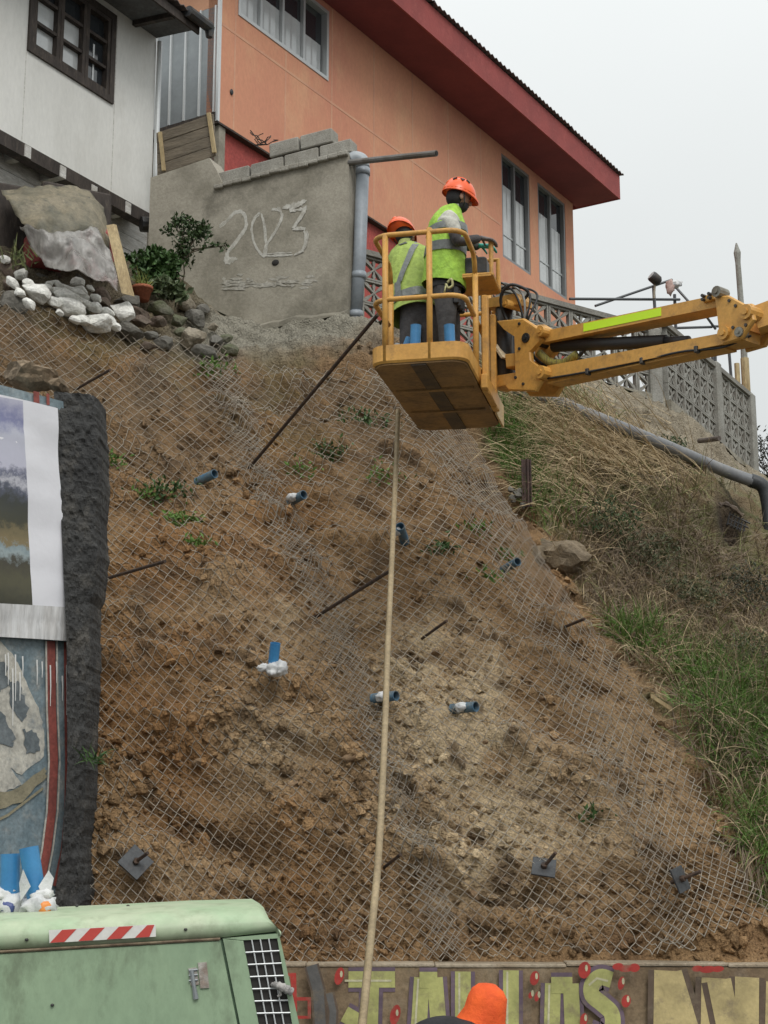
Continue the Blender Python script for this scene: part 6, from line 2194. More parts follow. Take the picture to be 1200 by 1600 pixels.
# low bramble bushes
M_olive = leafmat('olive_leaf', (.085, .09, .045), (.06, .075, .03))
M_dkscrub = leafmat('dark_scrub', (.055, .05, .035), (.045, .06, .03))
for k, (x, y, rx, rz, n, lab) in enumerate(((955, 815, .32, .30, 900, 'dark green low bush in the dry grass, right of the concrete chunk'), (1015, 865, .34, .26, 800, 'straggly grey green bush low in the middle of the bank'), (1075, 930, .40, .22, 800, 'dark low scrub in the middle of the bank, below the dark hollow'), (1165, 930, .40, .30, 900, 'dark scrub at the right frame edge, below the dark hollow'), (1165, 1010, .34, .16, 500, 'flat olive scrub at the right frame edge, above the green grass'), (1050, 690, .2, .1, 200, 'small dark creeper just under the sloping pipe'))):
    c = tp(x, y, .2)
    plant('low_bush', lab, 'bush', c, [(c, (rx, .22, rz), n)], .05, M_leaf if k in (0, 5) else M_olive if k != 3 else M_dkscrub, [], 1.0, seed=70 + k, asp=.35)
# dark hollow with broken grating, at the right
c = Wn([1138], [815], depth([1138], [815]) - .02)[0]
c = Vector(c)
root = thing('broken_drain', 'snapped rusty grating at the mouth of a dark hollow in the bank below the pipe', 'drain', c)
mb = MB()
for i in range(6):
    mb.tube([W(1141 + i * 5, 800 + i * 2.5, c.y - .10), W(1136 + i * 5, 820 + i * 2.5, c.y - .12)], .011, 5)
for i in range(3):
    mb.tube([W(1139 - i * 2, 803 + i * 7, c.y - .10), W(1172 - i * 2, 818 + i * 7, c.y - .12)], .011, 5)
part('grating', mb, M_dksteel, root)
mb = MB()
mb.tube(bez([W(1118, 800, c.y - .1), W(1126, 789, c.y - .14), W(1140, 790, c.y - .14), W(1160, 806, c.y - .12)], 5), [.03 + .012 * math.sin(i * 1.7) for i in range(16)], 7)
part('broken_lip', mb, mat('dark_soil', (.075, .055, .042), (.11, .08, .055), sc=4, bsc=30, bump=.8), root)  # dark brown soil around the rim of the hollow
# rusty post with bits of rubble
c = tp(823, 790, .0)
mb = MB()
p0, p1 = W(823, 792, c.y - .12), W(822, 718, c.y - .12)
for ox, sx, sy in ((0, .012, .10), (-.045, .09, .012), (.045, .09, .012)):
    mb.box((p0 + p1) / 2 + Vector((ox, -.02 if ox else 0, 0)), (sx if ox == 0 else .012, sy, (p1.z - p0.z)), rotz(.3))
mb.box((p0 + p1) / 2, (.09, .012, p1.z - p0.z))
solo('rusty_post', mb, mat('rusty_steel', (.085, .05, .04), (.05, .033, .03), sc=6, bsc=40, bump=.4), 'stubby rusty steel post standing in the grass at the net edge', 'post')
mb = MB()
for i in range(9):
    rock_into(mb, W(806 + random.uniform(-9, 12), 775 + random.uniform(-12, 14), c.y - .12), [random.uniform(.06, .12)] * 3, None, 640 + i, 1, .3)
solo('rubble_heap', mb, M_rg, 'little heap of grey rubble at the foot of the rusty post', 'rubble')
mb = MB()
a, b = tp(1018, 1082, .12), tp(1050, 1107, .12)
mb.prism([a + Vector((0, 0, -.015)), b + Vector((0, 0, -.02)), b + Vector((0, 0, .02)), a + Vector((0, 0, .02))], [p + Vector((0, .03, 0)) for p in (a + Vector((0, 0, -.015)), b + Vector((0, 0, -.02)), b + Vector((0, 0, .02)), a + Vector((0, 0, .02)))])
solo('splintered_stick', mb, M_newwood, 'pale splintered stick lying beside the lower net edge', 'stick')

# ------------------------------------------------------------------ things beyond the fence
M_frame = mat('frame_steel', (.09, .095, .10), bump=.1, metal=.3, rough=.5)
root = thing('pergola_frame', 'bare frame of thin dark steel bars standing behind the breeze block wall', 'metal frame', W(1052, 560, 23.0))
def bars(nm, lst, r):
    for a, b, Ya, Yb in lst:
        mb = MB()
        mb.tube([W(*a, Ya), W(*b, Yb)], r, 6)
        part(nm, mb, M_frame, root)
bars('rail', [((890, 467), (1062, 468), 22, 23), ((930, 478), (1050, 437), 23, 23.6), ((1048, 440), (1082, 478), 23.6, 23.4), ((1040, 508), (1112, 488), 23, 24), ((1040, 513), (1112, 511), 23, 24), ((1090, 476), (1118, 514), 23.6, 24), ((1105, 551), (1140, 550), 24, 24.3), ((1112, 510), (1210, 509), 24, 25.5), ((1160, 520), (1215, 512), 24, 25), ((1134, 545), (1140, 553), 24.2, 24.3)], .022)
bars('post', [((1021, 447), (1026, 530), 22.6, 22.6), ((1054, 460), (1057, 545), 23, 23), ((1138, 535), (1144, 610), 24.2, 24.2), ((1113, 548), (1114, 575), 24, 24), ((1117.5, 548), (1118, 578), 24, 24)], .026)
c = W(1024, 436, 22.5)
root = thing('floodlight', 'small dark floodlight on a short post above the fence', 'floodlight', c)
mb = MB()
d = Vector((-.75, -.3, .55)).normalized()
mb.tube([c - d * .09, c - d * .05, c + d * .06, c + d * .09], [.05, .085, .085, .075], 14)
part('lamp_head', mb, M_dksteel, root, True)
mb = MB()
mb.tube([c + d * .0905, c + d * .095], .066, 14)
part('lens', mb, M_zrib, root)
mb = MB()
mb.tube([c - d * .02, W(1023, 448, 22.52), W(1022, 466, 22.55)], .018, 6)
part('bracket', mb, mat('pale_bracket', (.4, .36, .28), bump=0), root)
root = thing('rag_bundle', 'pale pink and white rags tied to the top of the steel frame', 'rags', W(1048, 462, 23.2))
mb = MB()
crumple(mb, W(1047, 448, 23.1), (.06, .05, .11), 4, 3)
part('pink_rag', mb, mat('pink_rag', (.48, .34, .30), bump=.4), root, True)
mb = MB()
crumple(mb, W(1056, 444, 23.1), (.09, .05, .06), 7, 3)
part('white_rag', mb, M_bag, root, True)
mb = MB()
mb.tube([W(1166, 625, 24.0), W(1163, 560, 24.0), W(1160, 500, 24.0), W(1153, 410, 24.0), W(1152, 395, 24), W(1150.5, 380, 24)], [.06, .055, .05, .045, .06, .012], 9)
mb.tube([W(1167, 625, 24.0), W(1163.5, 560, 24.0)], [.07, .068], 9, mi=1)
solo('tall_pole', mb, [mat('pale_pole', (.30, .30, .27), (.22, .21, .18), sc=4), M_newwood], 'tall thin pale pole with a pointed tip rising behind the end of the fence', 'pole')
mb = MB()
mb.tube([W(1154, 622, 23.8), W(1151, 568, 23.8)], .045, 7)
solo('wooden_stake', mb, M_newwood, 'short wooden stake beside the tall pale pole', 'stake')
# bare tree at the right frame edge
tb = Vector((6.95, 24.5, 5.6))
root = thing('bare_tree', 'thin twiggy tree with few dark leaves at the right frame edge', 'tree', tb)
mb = MB()
r = random.Random(5)
tips = []
def grow(p, d, ln, rad, lev):
    q = p + d * ln
    mid = p.lerp(q, .5) + Vector((r.uniform(-.05, .05), r.uniform(-.05, .05), 0)) * ln
    mb.tube([p, mid, q], [rad, rad * .8, rad * .62], 5 if lev > 1 else 7)
    if lev >= 5:
        tips.append(q)
        return
    if lev >= 2:
        tips.append(q)
    for k in range(3 if lev < 4 else 2):
        nd = (d + Vector((r.uniform(-.75, .75), r.uniform(-.75, .75), r.uniform(-.25, .5)))).normalized()
        grow(q, nd, ln * r.uniform(.62, .85), rad * .6, lev + 1)
grow(tb, Vector((-.05, 0, 1)), 1.0, .07, 0)
for k in range(3):
    grow(tb + Vector((r.uniform(-.5, .3), r.uniform(-.3, .3), -.2)), Vector((r.uniform(-.4, .1), 0, 1)).normalized(), .8, .05, 1)
part('trunk', mb, mat('tree_bark', (.06, .05, .045), bump=.3), root)
V, Fc = [], []
rr_ = np.random.default_rng(3)
T_ = np.array([list(t_) for t_ in tips])
T_ = np.repeat(T_, 5, 0) + rr_.normal(size=(len(T_) * 5, 3)) * .09
leaves_into(V, Fc, T_, .07, rr_, None, .4)
raw('crown', V, Fc, mat('tree_leaf', (.045, .05, .04), bump=0), root)
# ------------------------------------------------------------------ people
def person_mesh(name, J, bones, root_j, mats, parent, extra=None, sub=2):
    """one continuous skinned body: J joints {name: (point, radius)}, bones [(a, b, material index)]"""
    names = list(J)
    me = bpy.data.meshes.new('tmp_skin')
    off = BASE[parent.name]
    me.from_pydata([tuple(Vector(J[n][0]) - off) for n in names], [(names.index(a), names.index(b)) for a, b, _ in bones], [])
    o = bpy.data.objects.new('tmp_skin', me)
    C.objects.link(o)
    md = o.modifiers.new('skin', 'SKIN')
    md.use_smooth_shade = True
    sv = me.skin_vertices[0].data
    for i, n in enumerate(names):
        rr = J[n][1]
        sv[i].radius = rr if isinstance(rr, tuple) else (rr, rr)
        sv[i].use_root = (n == root_j)
    sb = o.modifiers.new('sub', 'SUBSURF')
    sb.levels = sub
    dg = bpy.context.evaluated_depsgraph_get()
    ev = bpy.data.meshes.new_from_object(o.evaluated_get(dg))
    bpy.data.objects.remove(o)
    mb = MB()
    vs_ = [v.co + off for v in ev.vertices]
    seg = [(Vector(J[a][0]), Vector(J[b][0]), mi, (max(np.ravel(J[a][1])) + max(np.ravel(J[b][1]))) / 2) for a, b, mi in bones]
    for p in ev.polygons:
        c = sum((vs_[i] for i in p.vertices), Vector()) / len(p.vertices)
        best, bm_ = 1e9, 0
        for a, b, mi, rr in seg:
            t = max(0, min(1, (c - a).dot(b - a) / max((b - a).length_squared, 1e-9)))
            d = (c - a.lerp(b, t)).length / rr
            if d < best:
                best, bm_ = d, mi
        mb.f.append(list(p.vertices))
        mb.m.append(bm_)
    mb.v = vs_
    bpy.data.meshes.remove(ev)
    if extra:
        extra(mb)
    return part(name, mb, mats, parent, True)
def hand(mb, wrist, d, palm_n, mi, s=1.0, curl=.9):
    """palm and five bent fingers reaching along d"""
    d = Vector(d).normalized()
    n = (Vector(palm_n) - d * Vector(palm_n).dot(d)).normalized()
    sd_ = d.cross(n)
    w0 = Vector(wrist)
    rings = []
    for t, wx, wy in ((-.01, .026, .020), (.03, .036, .018), (.07, .042, .016), (.09, .040, .013)):
        c = w0 + d * t * s
        rings.append([c + sd_ * wx * s * math.cos(a) + n * wy * s * math.sin(a) for a in [2 * math.pi * i / 10 for i in range(10)]])
    mb.loft(rings, True, mi)
    for k, (x, ln) in enumerate(((-.030, .062), (-.010, .075), (.011, .080), (.031, .072))):
        p = w0 + d * .085 * s + sd_ * x * s
        pts = [p]
        dd = d.copy()
        for j in range(3):
            dd = (dd + n * curl * .55).normalized()
            pts.append(pts[-1] + dd * ln * s * (.42, .33, .25)[j])
        mb.tube(pts, [.0095 * s, .009 * s, .008 * s, .006 * s], 6, True, mi)
    p = w0 + d * .02 * s + sd_ * .034 * s
    pts = [p, p + (d * .5 + sd_ * .7 + n * .4).normalized() * .04 * s, p + (d * .8 + sd_ * .7 + n * .8).normalized() * .07 * s]
    mb.tube(pts, [.012 * s, .010 * s, .007 * s], 6, True, mi)
def ringloft(mb, rows, n=20, mi=0, caps=False):
    """rows: (centre, side vector, front vector)"""
    mb.loft([[Vector(c) + Vector(a) * math.cos(q) + Vector(b) * math.sin(q) for q in [2 * math.pi * i / n for i in range(n)]] for c, a, b in rows], caps, mi)
def head_into(mb, c, fwd, up, s, mi_skin, mi_dark, beard=True):
    fwd = Vector(fwd).normalized()
    up = (Vector(up) - fwd * Vector(up).dot(fwd)).normalized()
    sd_ = fwd.cross(up)
    R = Matrix((fwd, sd_, up)).transposed()
    c = Vector(c)
    mb.ellipsoid(c + up * .02 * s, (.098 * s, .078 * s, .105 * s), R, 16, 12, mi_skin)
    mb.ellipsoid(c + fwd * .028 * s - up * .055 * s, (.066 * s, .058 * s, .062 * s), R, 14, 10, mi_dark if beard else mi_skin)
    mb.ellipsoid(c - fwd * .03 * s + up * .012 * s, (.084 * s, .084 * s, .105 * s), R, 16, 12, mi_dark)
    # nose, brow, lips, ears, eyes
    mb.ellipsoid(c + fwd * .102 * s - up * .012 * s, (.022 * s, .014 * s, .024 * s), R, 8, 6, mi_skin)
    mb.ellipsoid(c + fwd * .088 * s + up * .028 * s, (.014 * s, .045 * s, .010 * s), R, 8, 6, mi_dark)
    mb.ellipsoid(c + fwd * .09 * s - up * .048 * s, (.012 * s, .024 * s, .008 * s), R, 8, 6, mi_skin)
    for q in (-1, 1):
        mb.ellipsoid(c + sd_ * q * .082 * s - up * .005 * s, (.022 * s, .01 * s, .032 * s), R, 8, 6, mi_skin)
        mb.ellipsoid(c + fwd * .086 * s + sd_ * q * .032 * s + up * .012 * s, (.010 * s, .013 * s, .009 * s), R, 8, 6, mi_dark)
M_skin = mat('skin', (.30, .165, .11), rough=.55, bump=.05, grain=.05)
M_hair = mat('black_hair', (.012, .011, .011), rough=.7, bump=.3)
M_trous = mat('grey_trousers', (.075, .072, .072), (.05, .048, .048), sc=7, bsc=20, bump=.5, rough=.9)
M_sleeve = mat('dark_sleeve', (.075, .068, .068), (.05, .045, .045), sc=12, bsc=30, bump=.4, rough=.9)
M_tee = mat('pale_tee', (.50, .49, .43), (.42, .41, .36), sc=6, bsc=20, bump=.4, rough=.9)
M_vest = mat('hi_vis_lime', (.37, .61, .07), (.29, .50, .06), sc=6, bsc=18, bump=.5, rough=.7, dist=.03)
M_vest2 = mat('faded_hi_vis', (.36, .47, .10), (.28, .37, .085), sc=5, bsc=18, bump=.5, rough=.8, dist=.03)
M_band = mat('reflective_band', (.16, .17, .16), (.11, .12, .115), sc=8, rough=.4, bump=.2)
M_helm = mat('helmet_orange', (.86, .115, .02), rough=.3, bump=0, grain=.03, spec=.5)
M_glove = mat('work_glove', (.12, .11, .11), (.2, .18, .17), sc=30, bump=.4)
M_teal = mat('teal_glove', (.07, .42, .36), rough=.6, bump=.3)
M_boot = mat('work_boot', (.05, .04, .03), bump=.3)
M_blackc = mat('black_jacket', (.016, .016, .019), (.03, .03, .034), sc=6, bsc=25, bump=.5, rough=.8)
M_orcloth = mat('orange_cloth', (.82, .115, .016), (.70, .085, .013), sc=6, bsc=16, bump=.5, rough=.8, dist=.03, grain=.08)
def helmet(root, c, fwd, up, s, emblem=True):
    fwd = Vector(fwd).normalized()
    up = (Vector(up) - fwd * Vector(up).dot(fwd)).normalized()
    sd_ = fwd.cross(up)
    R = Matrix((fwd, sd_, up)).transposed()
    c = Vector(c)
    mb = MB()
    rows = []
    for t, k in ((0.03, 1), (.25, 1), (.5, 1), (.8, 1), (1.1, 1.0), (1.4, 1.02), (1.57, 1.05), (1.66, 1.06)):
        rows.append([c + R @ Vector((.138 * s * math.sin(t) * k * math.cos(q) * (1.06 if math.cos(q) > 0 else 1), .112 * s * math.sin(t) * k * math.sin(q), .132 * s * math.cos(t) * (1 - .10 * abs(math.sin(q * 2)) * math.sin(t) * .3))) for q in [2 * math.pi * i / 22 for i in range(22)]])
    mb.loft(rows, True)
    hp_ = part('helmet', mb, M_helm, root, True)
    mb = MB()
    # visor and rim
    a = [c + R @ Vector((.146 * s * math.cos(q) * (1.0 + .30 * max(0, math.cos(q)) ** 2), .120 * s * math.sin(q), -.012 * s - .028 * s * max(0, math.cos(q)) ** 2)) for q in [2 * math.pi * i / 24 for i in range(24)]]
    b = [c + R @ Vector((.138 * s * math.cos(q), .112 * s * math.sin(q), .010 * s)) for q in [2 * math.pi * i / 24 for i in range(24)]]
    a2 = [p - up * .012 * s for p in a]
    mb.loft([b, a, a2], False)
    part('visor', mb, M_helm, hp_, True)
    mb = MB()
    mb.tube([c + R @ Vector((.128 * s * math.cos(t), 0, .140 * s * math.sin(t))) for t in [math.pi * (.12 + .76 * i / 12) for i in range(13)]], .012 * s, 6)
    part('ridge', mb, M_helm, hp_, True)
    mb = MB()
    for q in (-1, 1):
        mb.tube([c + R @ Vector((.02, q * .098 * s, -.02 * s)), c + R @ Vector((.045, q * .082 * s, -.10 * s)), c + R @ Vector((.065, q * .02 * s, -.145 * s))], .005, 5)
    part('chin_strap', mb, M_black, hp_)
    if emblem:
        mb = MB()
        for fa in (.45, -.1, -1):
            q = math.atan2(.9, fa)
            for tt in (.85,):
                p = c + R @ Vector((.140 * s * math.sin(tt) * math.cos(q) * 1.03, .116 * s * math.sin(tt) * math.sin(q), .136 * s * math.cos(tt)))
                n_ = (p - c).normalized()
                e1 = n_.cross(up).normalized()
                e2 = e1.cross(n_)
                mb.prism([p + (e1 * x + e2 * y) * s * .02 + n_ * .003 for x, y in ((-1, .9), (1, .9), (0, -1))], [p + (e1 * x + e2 * y) * s * .02 - n_ * .01 for x, y in ((-1, .9), (1, .9), (0, -1))])
        part('emblem', mb, M_black, hp_)
    return hp_
# --- standing worker, side on, hands at the controls
Y1 = 12.02
zf = HZ + .052
def w1(px, py, dy=0):
    return W(px, py, Y1 + dy)
ftz = zf + .05
root = thing('person', 'standing worker in lime vest and orange helmet with arms out over the lift controls', 'person', Vector((w1(700, 560).x, Y1, zf)))
pel = w1(697, 452)
J = {'pelvis': (pel, (.135, .155)), 'waist': (w1(697, 425), (.125, .145)), 'chest': (w1(699, 372), (.14, .17)), 'upper': (w1(702, 342), (.115, .15)), 'neck': (w1(709, 328), .062), 'skull': (w1(714, 312), .07),
     'sh_r': (w1(703, 343, -.17), .068), 'el_r': (w1(714, 379, -.25), .05), 'wr_r': (w1(752, 372, -.20), .037),
     'sh_l': (w1(707, 343, .17), .066), 'el_l': (w1(727, 386, .2), .05), 'wr_l': (w1(750, 384, .08), .036),
     'hip_r': (w1(697, 468, -.09), .105), 'kn_r': (w1(698, 527, -.10), .068), 'an_r': (Vector((w1(693, 590).x, Y1 - .10, zf + .10)), .05), 'toe_r': (Vector((w1(693, 590).x + .17, Y1 - .13, zf + .035)), .036),
     'hip_l': (w1(700, 468, .09), .105), 'kn_l': (w1(708, 525, .10), .068), 'an_l': (Vector((w1(706, 590).x, Y1 + .12, zf + .10)), .05), 'toe_l': (Vector((w1(706, 590).x + .17, Y1 + .13, zf + .035)), .036)}
bones = [('pelvis', 'waist', 0), ('waist', 'chest', 1), ('chest', 'upper', 1), ('upper', 'neck', 1), ('neck', 'skull', 3), ('upper', 'sh_r', 1), ('sh_r', 'el_r', 1), ('el_r', 'wr_r', 2), ('upper', 'sh_l', 1), ('sh_l', 'el_l', 1), ('el_l', 'wr_l', 2), ('pelvis', 'hip_r', 0), ('hip_r', 'kn_r', 0), ('kn_r', 'an_r', 0), ('an_r', 'toe_r', 6), ('pelvis', 'hip_l', 0), ('hip_l', 'kn_l', 0), ('kn_l', 'an_l', 0), ('an_l', 'toe_l', 6)]
# sleeves: short pale sleeve to above the elbow, dark below
J['mid_r'] = (w1(710, 358, -.22), .062)
bones = [b for b in bones if b[:2] != ('sh_r', 'el_r')] + [('sh_r', 'mid_r', 1), ('mid_r', 'el_r', 2)]
fw1 = Vector((.93, .28, -.18))
def ex1(mb):
    head_into(mb, w1(717, 311), fw1, (0, 0, 1), .98, 4, 3)
    hand(mb, J['wr_r'][0], (.9, .2, -.1), (0, .2, -1), 5, 1.0, .8)
    hand(mb, J['wr_l'][0], (.95, -.1, -.1), (0, 0, -1), 7, 1.0, .8)
person_mesh('body', J, bones, 'pelvis', [M_trous, M_tee, M_sleeve, M_hair, M_skin, M_glove, M_boot, M_teal], root, ex1)
helmet(root, w1(717, 302), Vector((.95, .25, -.22)), (0, 0, 1), .98)
def vest(root, rows, m_, bands, n=22):
    mb = MB()
    ringloft(mb, rows, n)
    # inside face so that the open hem has cloth thickness
    ringloft(mb, [(c, Vector(a) * .96, Vector(b) * .96) for c, a, b in rows], n)
    cx = np.array([list(p) for p in mb.v]).mean(0)
    def crease(mb, ex):
        Q = np.array([list(p) for p in mb.v])
        dr2 = Q - cx
        dr2[:, 2] = 0
        dr2 /= np.linalg.norm(dr2, axis=1, keepdims=True) + 1e-6
        Q0 = Q - dr2 * ex
        dz = .011 * (1 - 2 * np.abs(fbm(Q0 * np.array([9, 9, 4.5]), 3))) + .010 * fbm(Q0 * 7 + 4, 2)
        mb.v = [Vector(p) for p in Q + dr2 * dz[:, None]]
    crease(mb, 0)
    v = part('vest', mb, m_, root, True)
    mb = MB()
    for t0, t1 in bands:
        rr = []
        for t in (t0, (t0 + t1) / 2, t1):
            f = t * (len(rows) - 1)
            i = min(int(f), len(rows) - 2)
            k = f - i
            c = Vector(rows[i][0]).lerp(Vector(rows[i + 1][0]), k)
            a = Vector(rows[i][1]).lerp(Vector(rows[i + 1][1]), k) * 1.05
            b = Vector(rows[i][2]).lerp(Vector(rows[i + 1][2]), k) * 1.05
            rr.append((c, a, b))
        ringloft(mb, rr, n)
    crease(mb, .008)
    part('reflective_band', mb, M_band, v, True)
    return v
X, Yv, Zv = Vector((1, 0, 0)), Vector((0, 1, 0)), Vector((0, 0, 1))
rows = [(w1(694, 448), X * .178 + Zv * -.03, Yv * .20), (w1(695, 428), X * .172 + Zv * -.02, Yv * .195), (w1(696, 405), X * .166, Yv * .20), (w1(697, 385), X * .163, Yv * .205), (w1(699, 362), X * .156 + Zv * .01, Yv * .205), (w1(698, 346), X * .135 + Zv * .02, Yv * .165), (w1(699, 334), X * .112 + Zv * .02, Yv * .125), (w1(701, 326), X * .085 + Zv * .02, Yv * .095)]
v = vest(root, rows, M_vest, [(.30, .40), (.52, .60)])
mb = MB()
mb.tube(bez([w1(699, 442, -.19), w1(705, 436, -.20), w1(707, 446, -.2), w1(700, 450, -.2), w1(697, 444, -.2)], 5), .012, 6)
mb.tube([w1(697, 443, -.2), w1(694, 460, -.2)], .008, 5)
part('tool_reel', mb, mat('brass_reel', (.42, .40, .2), rough=.4, metal=.4, bump=0), root, True)
mb = MB()
ringloft(mb, [(w1(697, 455), X * .160, Yv * .175), (w1(697, 448), X * .160, Yv * .175)], 18)
for k in range(4):
    c = w1(712 + k * 3, 462 + k * 5, -.15 + .05 * k)
    mb.box(c, (.05, .05, .14), rotz(.4 * k), bev=.01)
part('tool_belt', mb, M_black, root)
# --- second worker, bent away from the viewer behind the rails
Y2 = 12.35
def w2(px, py, dy=0):
    return W(px, py, Y2 + dy)
root = thing('person', 'stooping worker in faded yellow vest and orange helmet, seen from behind at the left rail', 'person', Vector((w2(655, 560).x, Y2, zf)))
J = {'pelvis': (w2(655, 488), (.155, .14)), 'waist': (w2(648, 458, .05), (.15, .13)), 'chest': (w2(640, 418, .14), (.17, .13)), 'upper': (w2(636, 396, .22), (.14, .11)), 'neck': (w2(634, 384, .28), .06), 'skull': (w2(632, 372, .33), .07),
     'sh_l': (w2(617, 402, .18), .068), 'el_l': (w2(611, 438, .3), .052), 'wr_l': (w2(622, 460, .5), .038),
     'sh_r': (w2(660, 398, .26), .068), 'el_r': (w2(675, 430, .36), .052), 'wr_r': (w2(690, 440, .55), .038),
     'hip_l': (w2(642, 500), .115), 'kn_l': (w2(638, 560, .10), .075), 'an_l': (Vector((w2(640, 600).x, Y2 + .0, zf + .10)), .052), 'toe_l': (Vector((w2(640, 600).x + .03, Y2 + .19, zf + .035)), .038),
     'hip_r': (w2(670, 500), .115), 'kn_r': (w2(674, 560, .12), .075), 'an_r': (Vector((w2(674, 600).x, Y2 + .02, zf + .10)), .052), 'toe_r': (Vector((w2(674, 600).x + .06, Y2 + .2, zf + .035)), .038)}
bones = [('pelvis', 'waist', 0), ('waist', 'chest', 1), ('chest', 'upper', 1), ('upper', 'neck', 1), ('neck', 'skull', 3), ('upper', 'sh_l', 1), ('sh_l', 'el_l', 1), ('el_l', 'wr_l', 2), ('upper', 'sh_r', 1), ('sh_r', 'el_r', 1), ('el_r', 'wr_r', 2), ('pelvis', 'hip_l', 0), ('hip_l', 'kn_l', 0), ('kn_l', 'an_l', 0), ('an_l', 'toe_l', 6), ('pelvis', 'hip_r', 0), ('hip_r', 'kn_r', 0), ('kn_r', 'an_r', 0), ('an_r', 'toe_r', 6)]
def ex2(mb):
    head_into(mb, w2(634, 370, .33), (.55, .75, -.30), (0, .15, 1), .98, 4, 3)
    hand(mb, J['wr_l'][0], (.3, .8, -.3), (0, -.2, -1), 5, 1.15, .8)
    hand(mb, J['wr_r'][0], (.6, .6, -.1), (0, -.2, -1), 5, 1.15, .8)
M_shirt2 = mat('olive_shirt', (.33, .38, .12), (.25, .29, .1), sc=8, bump=.4)
M_trous2 = mat('slate_trousers', (.105, .105, .11), (.075, .075, .08), sc=7, bsc=20, bump=.5, rough=.9)
person_mesh('body', J, bones, 'pelvis', [M_trous2, M_shirt2, M_sleeve, M_hair, M_skin, M_glove, M_boot], root, ex2)
helmet(root, w2(627, 361, .30), Vector((.62, .75, -.42)), (-.45, -.1, 1), .98, False)
dn = (w2(636, 396, .22) - w2(655, 488)).normalized()
sx_ = Vector((dn.z, 0, -dn.x)).normalized()
bk_ = sx_.cross(dn)
def r2(px, py, dy, a, b):
    return (w2(px, py, dy), sx_ * a, bk_ * b)
rows = [r2(647, 494, .0, .215, .185), r2(647, 474, .02, .205, .175), r2(645, 450, .06, .195, .165), r2(643, 428, .11, .19, .16), r2(640, 408, .17, .185, .150), r2(638, 396, .21, .165, .125), r2(637, 388, .25, .115, .09), r2(636, 384, .27, .08, .065)]
v = vest(root, rows, M_vest2, [(.08, .17)])
mb = MB()
# diagonal and shoulder bands laid on the back of the vest
def backp(px, py, dy=0):
    f = np.interp(py, [384, 388, 396, 408, 428, 450, 474, 494], [7, 6, 5, 4, 3, 2, 1, 0])
    i = min(int(f), 6)
    k = f - i
    c = rows[i][0].lerp(rows[i + 1][0], k)
    a = rows[i][1].lerp(rows[i + 1][1], k)
    b = rows[i][2].lerp(rows[i + 1][2], k)
    lx = (W(px, py, c.y).x - c.x) / max(a.length, .01)
    lx = max(-.95, min(.95, lx))
    p = c + a * lx
    q = b * math.sqrt(1 - lx * lx) * 1.12
    return p + (q if q.y < 0 else -q)
def bandstrip(pts, wd):
    L_ = [backp(x - wd, y) for x, y in pts]
    R_ = [backp(x + wd, y) for x, y in pts]
    mb.loft([L_, R_], False, 0, closed=False)
bandstrip([(655, 391), (650, 400), (645, 410), (640, 422), (634, 434), (628, 446), (624, 456)], 5)
bandstrip([(628, 390), (632, 396)], 6)
bandstrip([(622, 452), (622, 466), (624, 480)], 5)
part('reflective_band', mb, M_band, v, True)
# --- person bending at the foot of the wall
Y3 = 8.8
def w3(px, py, dy=0):
    return W(px, py, Y3 + dy)
root = thing('person', 'person in black jacket and orange hood, bent over below the graffiti wall', 'person', Vector((w3(640, 1600).x, Y3, 0)))
J = {'pelvis': (w3(628, 1660), (.17, .15)), 'waist': (w3(660, 1628, .02), (.155, .13)), 'chest': (w3(700, 1616, .04), (.155, .13)), 'upper': (w3(722, 1616, .06), (.125, .11)), 'neck': (w3(746, 1610, .07), .07), 'skull': (w3(757, 1580, .08), .085),
     'sh_r': (w3(728, 1625, -.17), .075), 'el_r': (w3(750, 1700, -.2), .056), 'wr_r': (w3(785, 1745, -.12), .04),
     'sh_l': (w3(732, 1622, .24), .075), 'el_l': (w3(760, 1695, .26), .056), 'wr_l': (w3(795, 1740, .14), .04)}
zp = J['pelvis'][0]
for s_, q in (('r', -.10), ('l', .10)):
    J['hip_' + s_] = (zp + Vector((.0, q, -.07)), .12)
    J['kn_' + s_] = (Vector((zp.x + .10, Y3 + q * 1.2, .50)), .078)
    J['an_' + s_] = (Vector((zp.x - .02, Y3 + q * 1.3, .10)), .052)
    J['toe_' + s_] = (Vector((zp.x + .18, Y3 + q * 1.5, .038)), .038)
bones = [('pelvis', 'waist', 1), ('waist', 'chest', 1), ('chest', 'upper', 1), ('upper', 'neck', 1), ('neck', 'skull', 3)]
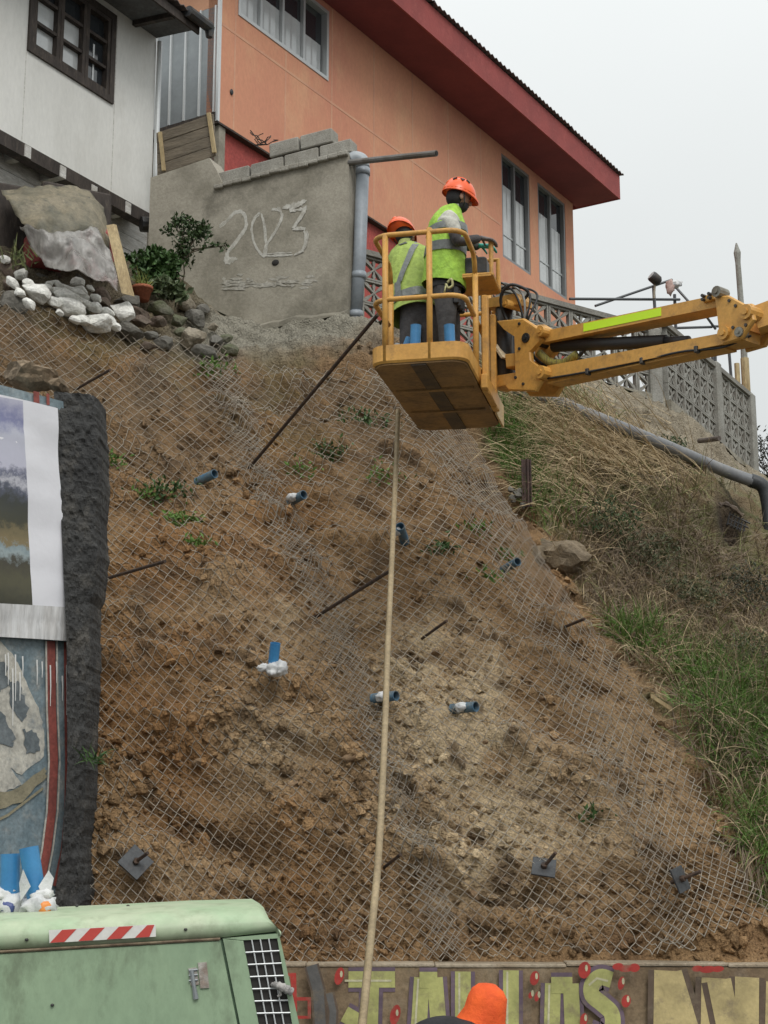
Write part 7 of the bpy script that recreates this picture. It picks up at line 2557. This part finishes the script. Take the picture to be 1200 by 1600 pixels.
for s_ in 'rl':
    bones += [('upper', 'sh_' + s_, 1), ('sh_' + s_, 'el_' + s_, 1), ('el_' + s_, 'wr_' + s_, 1), ('pelvis', 'hip_' + s_, 0), ('hip_' + s_, 'kn_' + s_, 0), ('kn_' + s_, 'an_' + s_, 0), ('an_' + s_, 'toe_' + s_, 6)]
def ex3(mb):
    head_into(mb, w3(762, 1582, .08), (.35, .85, -.4), (.1, .4, 1), .95, 4, 3)
    hand(mb, J['wr_r'][0], (.7, .2, -.6), (-.3, 0, -1), 5, 1.15, .7)
    hand(mb, J['wr_l'][0], (.7, -.2, -.6), (-.3, 0, -1), 5, 1.15, .7)
person_mesh('body', J, bones, 'pelvis', [M_trous, M_blackc, M_blackc, M_hair, M_skin, M_glove, M_boot], root, ex3)
# orange hood: cap over the skull and a cloth flap falling on the shoulders
mb = MB()
hc = w3(759, 1580, .08)
ha = Vector((.10, .1, 1)).normalized()
hs = Vector((1, 0, -.10)).normalized()
rows_ = []
for t, a, b in ((.148, .02, .02), (.142, .06, .055), (.115, .098, .085), (.07, .122, .112), (.01, .126, .122), (-.05, .126, .125), (-.095, .135, .13), (-.125, .155, .145), (-.14, .165, .15)):
    sh_ = -.05 * min(1, max(0, (.03 - t) / .15))
    a *= .90 + .30 * min(1, max(0, (.02 - t) / .12))
    b *= .92
    rows_.append([hc + ha * t + hs * (a * math.cos(q) + sh_) + Vector((0, 1, 0)) * b * math.sin(q) + ha * (.012 * math.sin(q * 5) if t < -.08 else 0) for q in [2 * math.pi * i / 26 for i in range(26)]])
Q = np.array([[list(p) for p in r_] for r_ in rows_])
sh0 = Q.shape
Q = Q.reshape(-1, 3)
Q = Q + (.020 * (1 - 2 * np.abs(fbm(Q * 8, 2))))[:, None] * np.array([.2, -.9, .3])[None]
mb.loft([[Vector(p) for p in r_] for r_ in Q.reshape(sh0)], False)
mb.add([Vector(p) for p in Q.reshape(sh0)[0]], [tuple(range(26))])
part('hood', mb, M_orcloth, root, True)
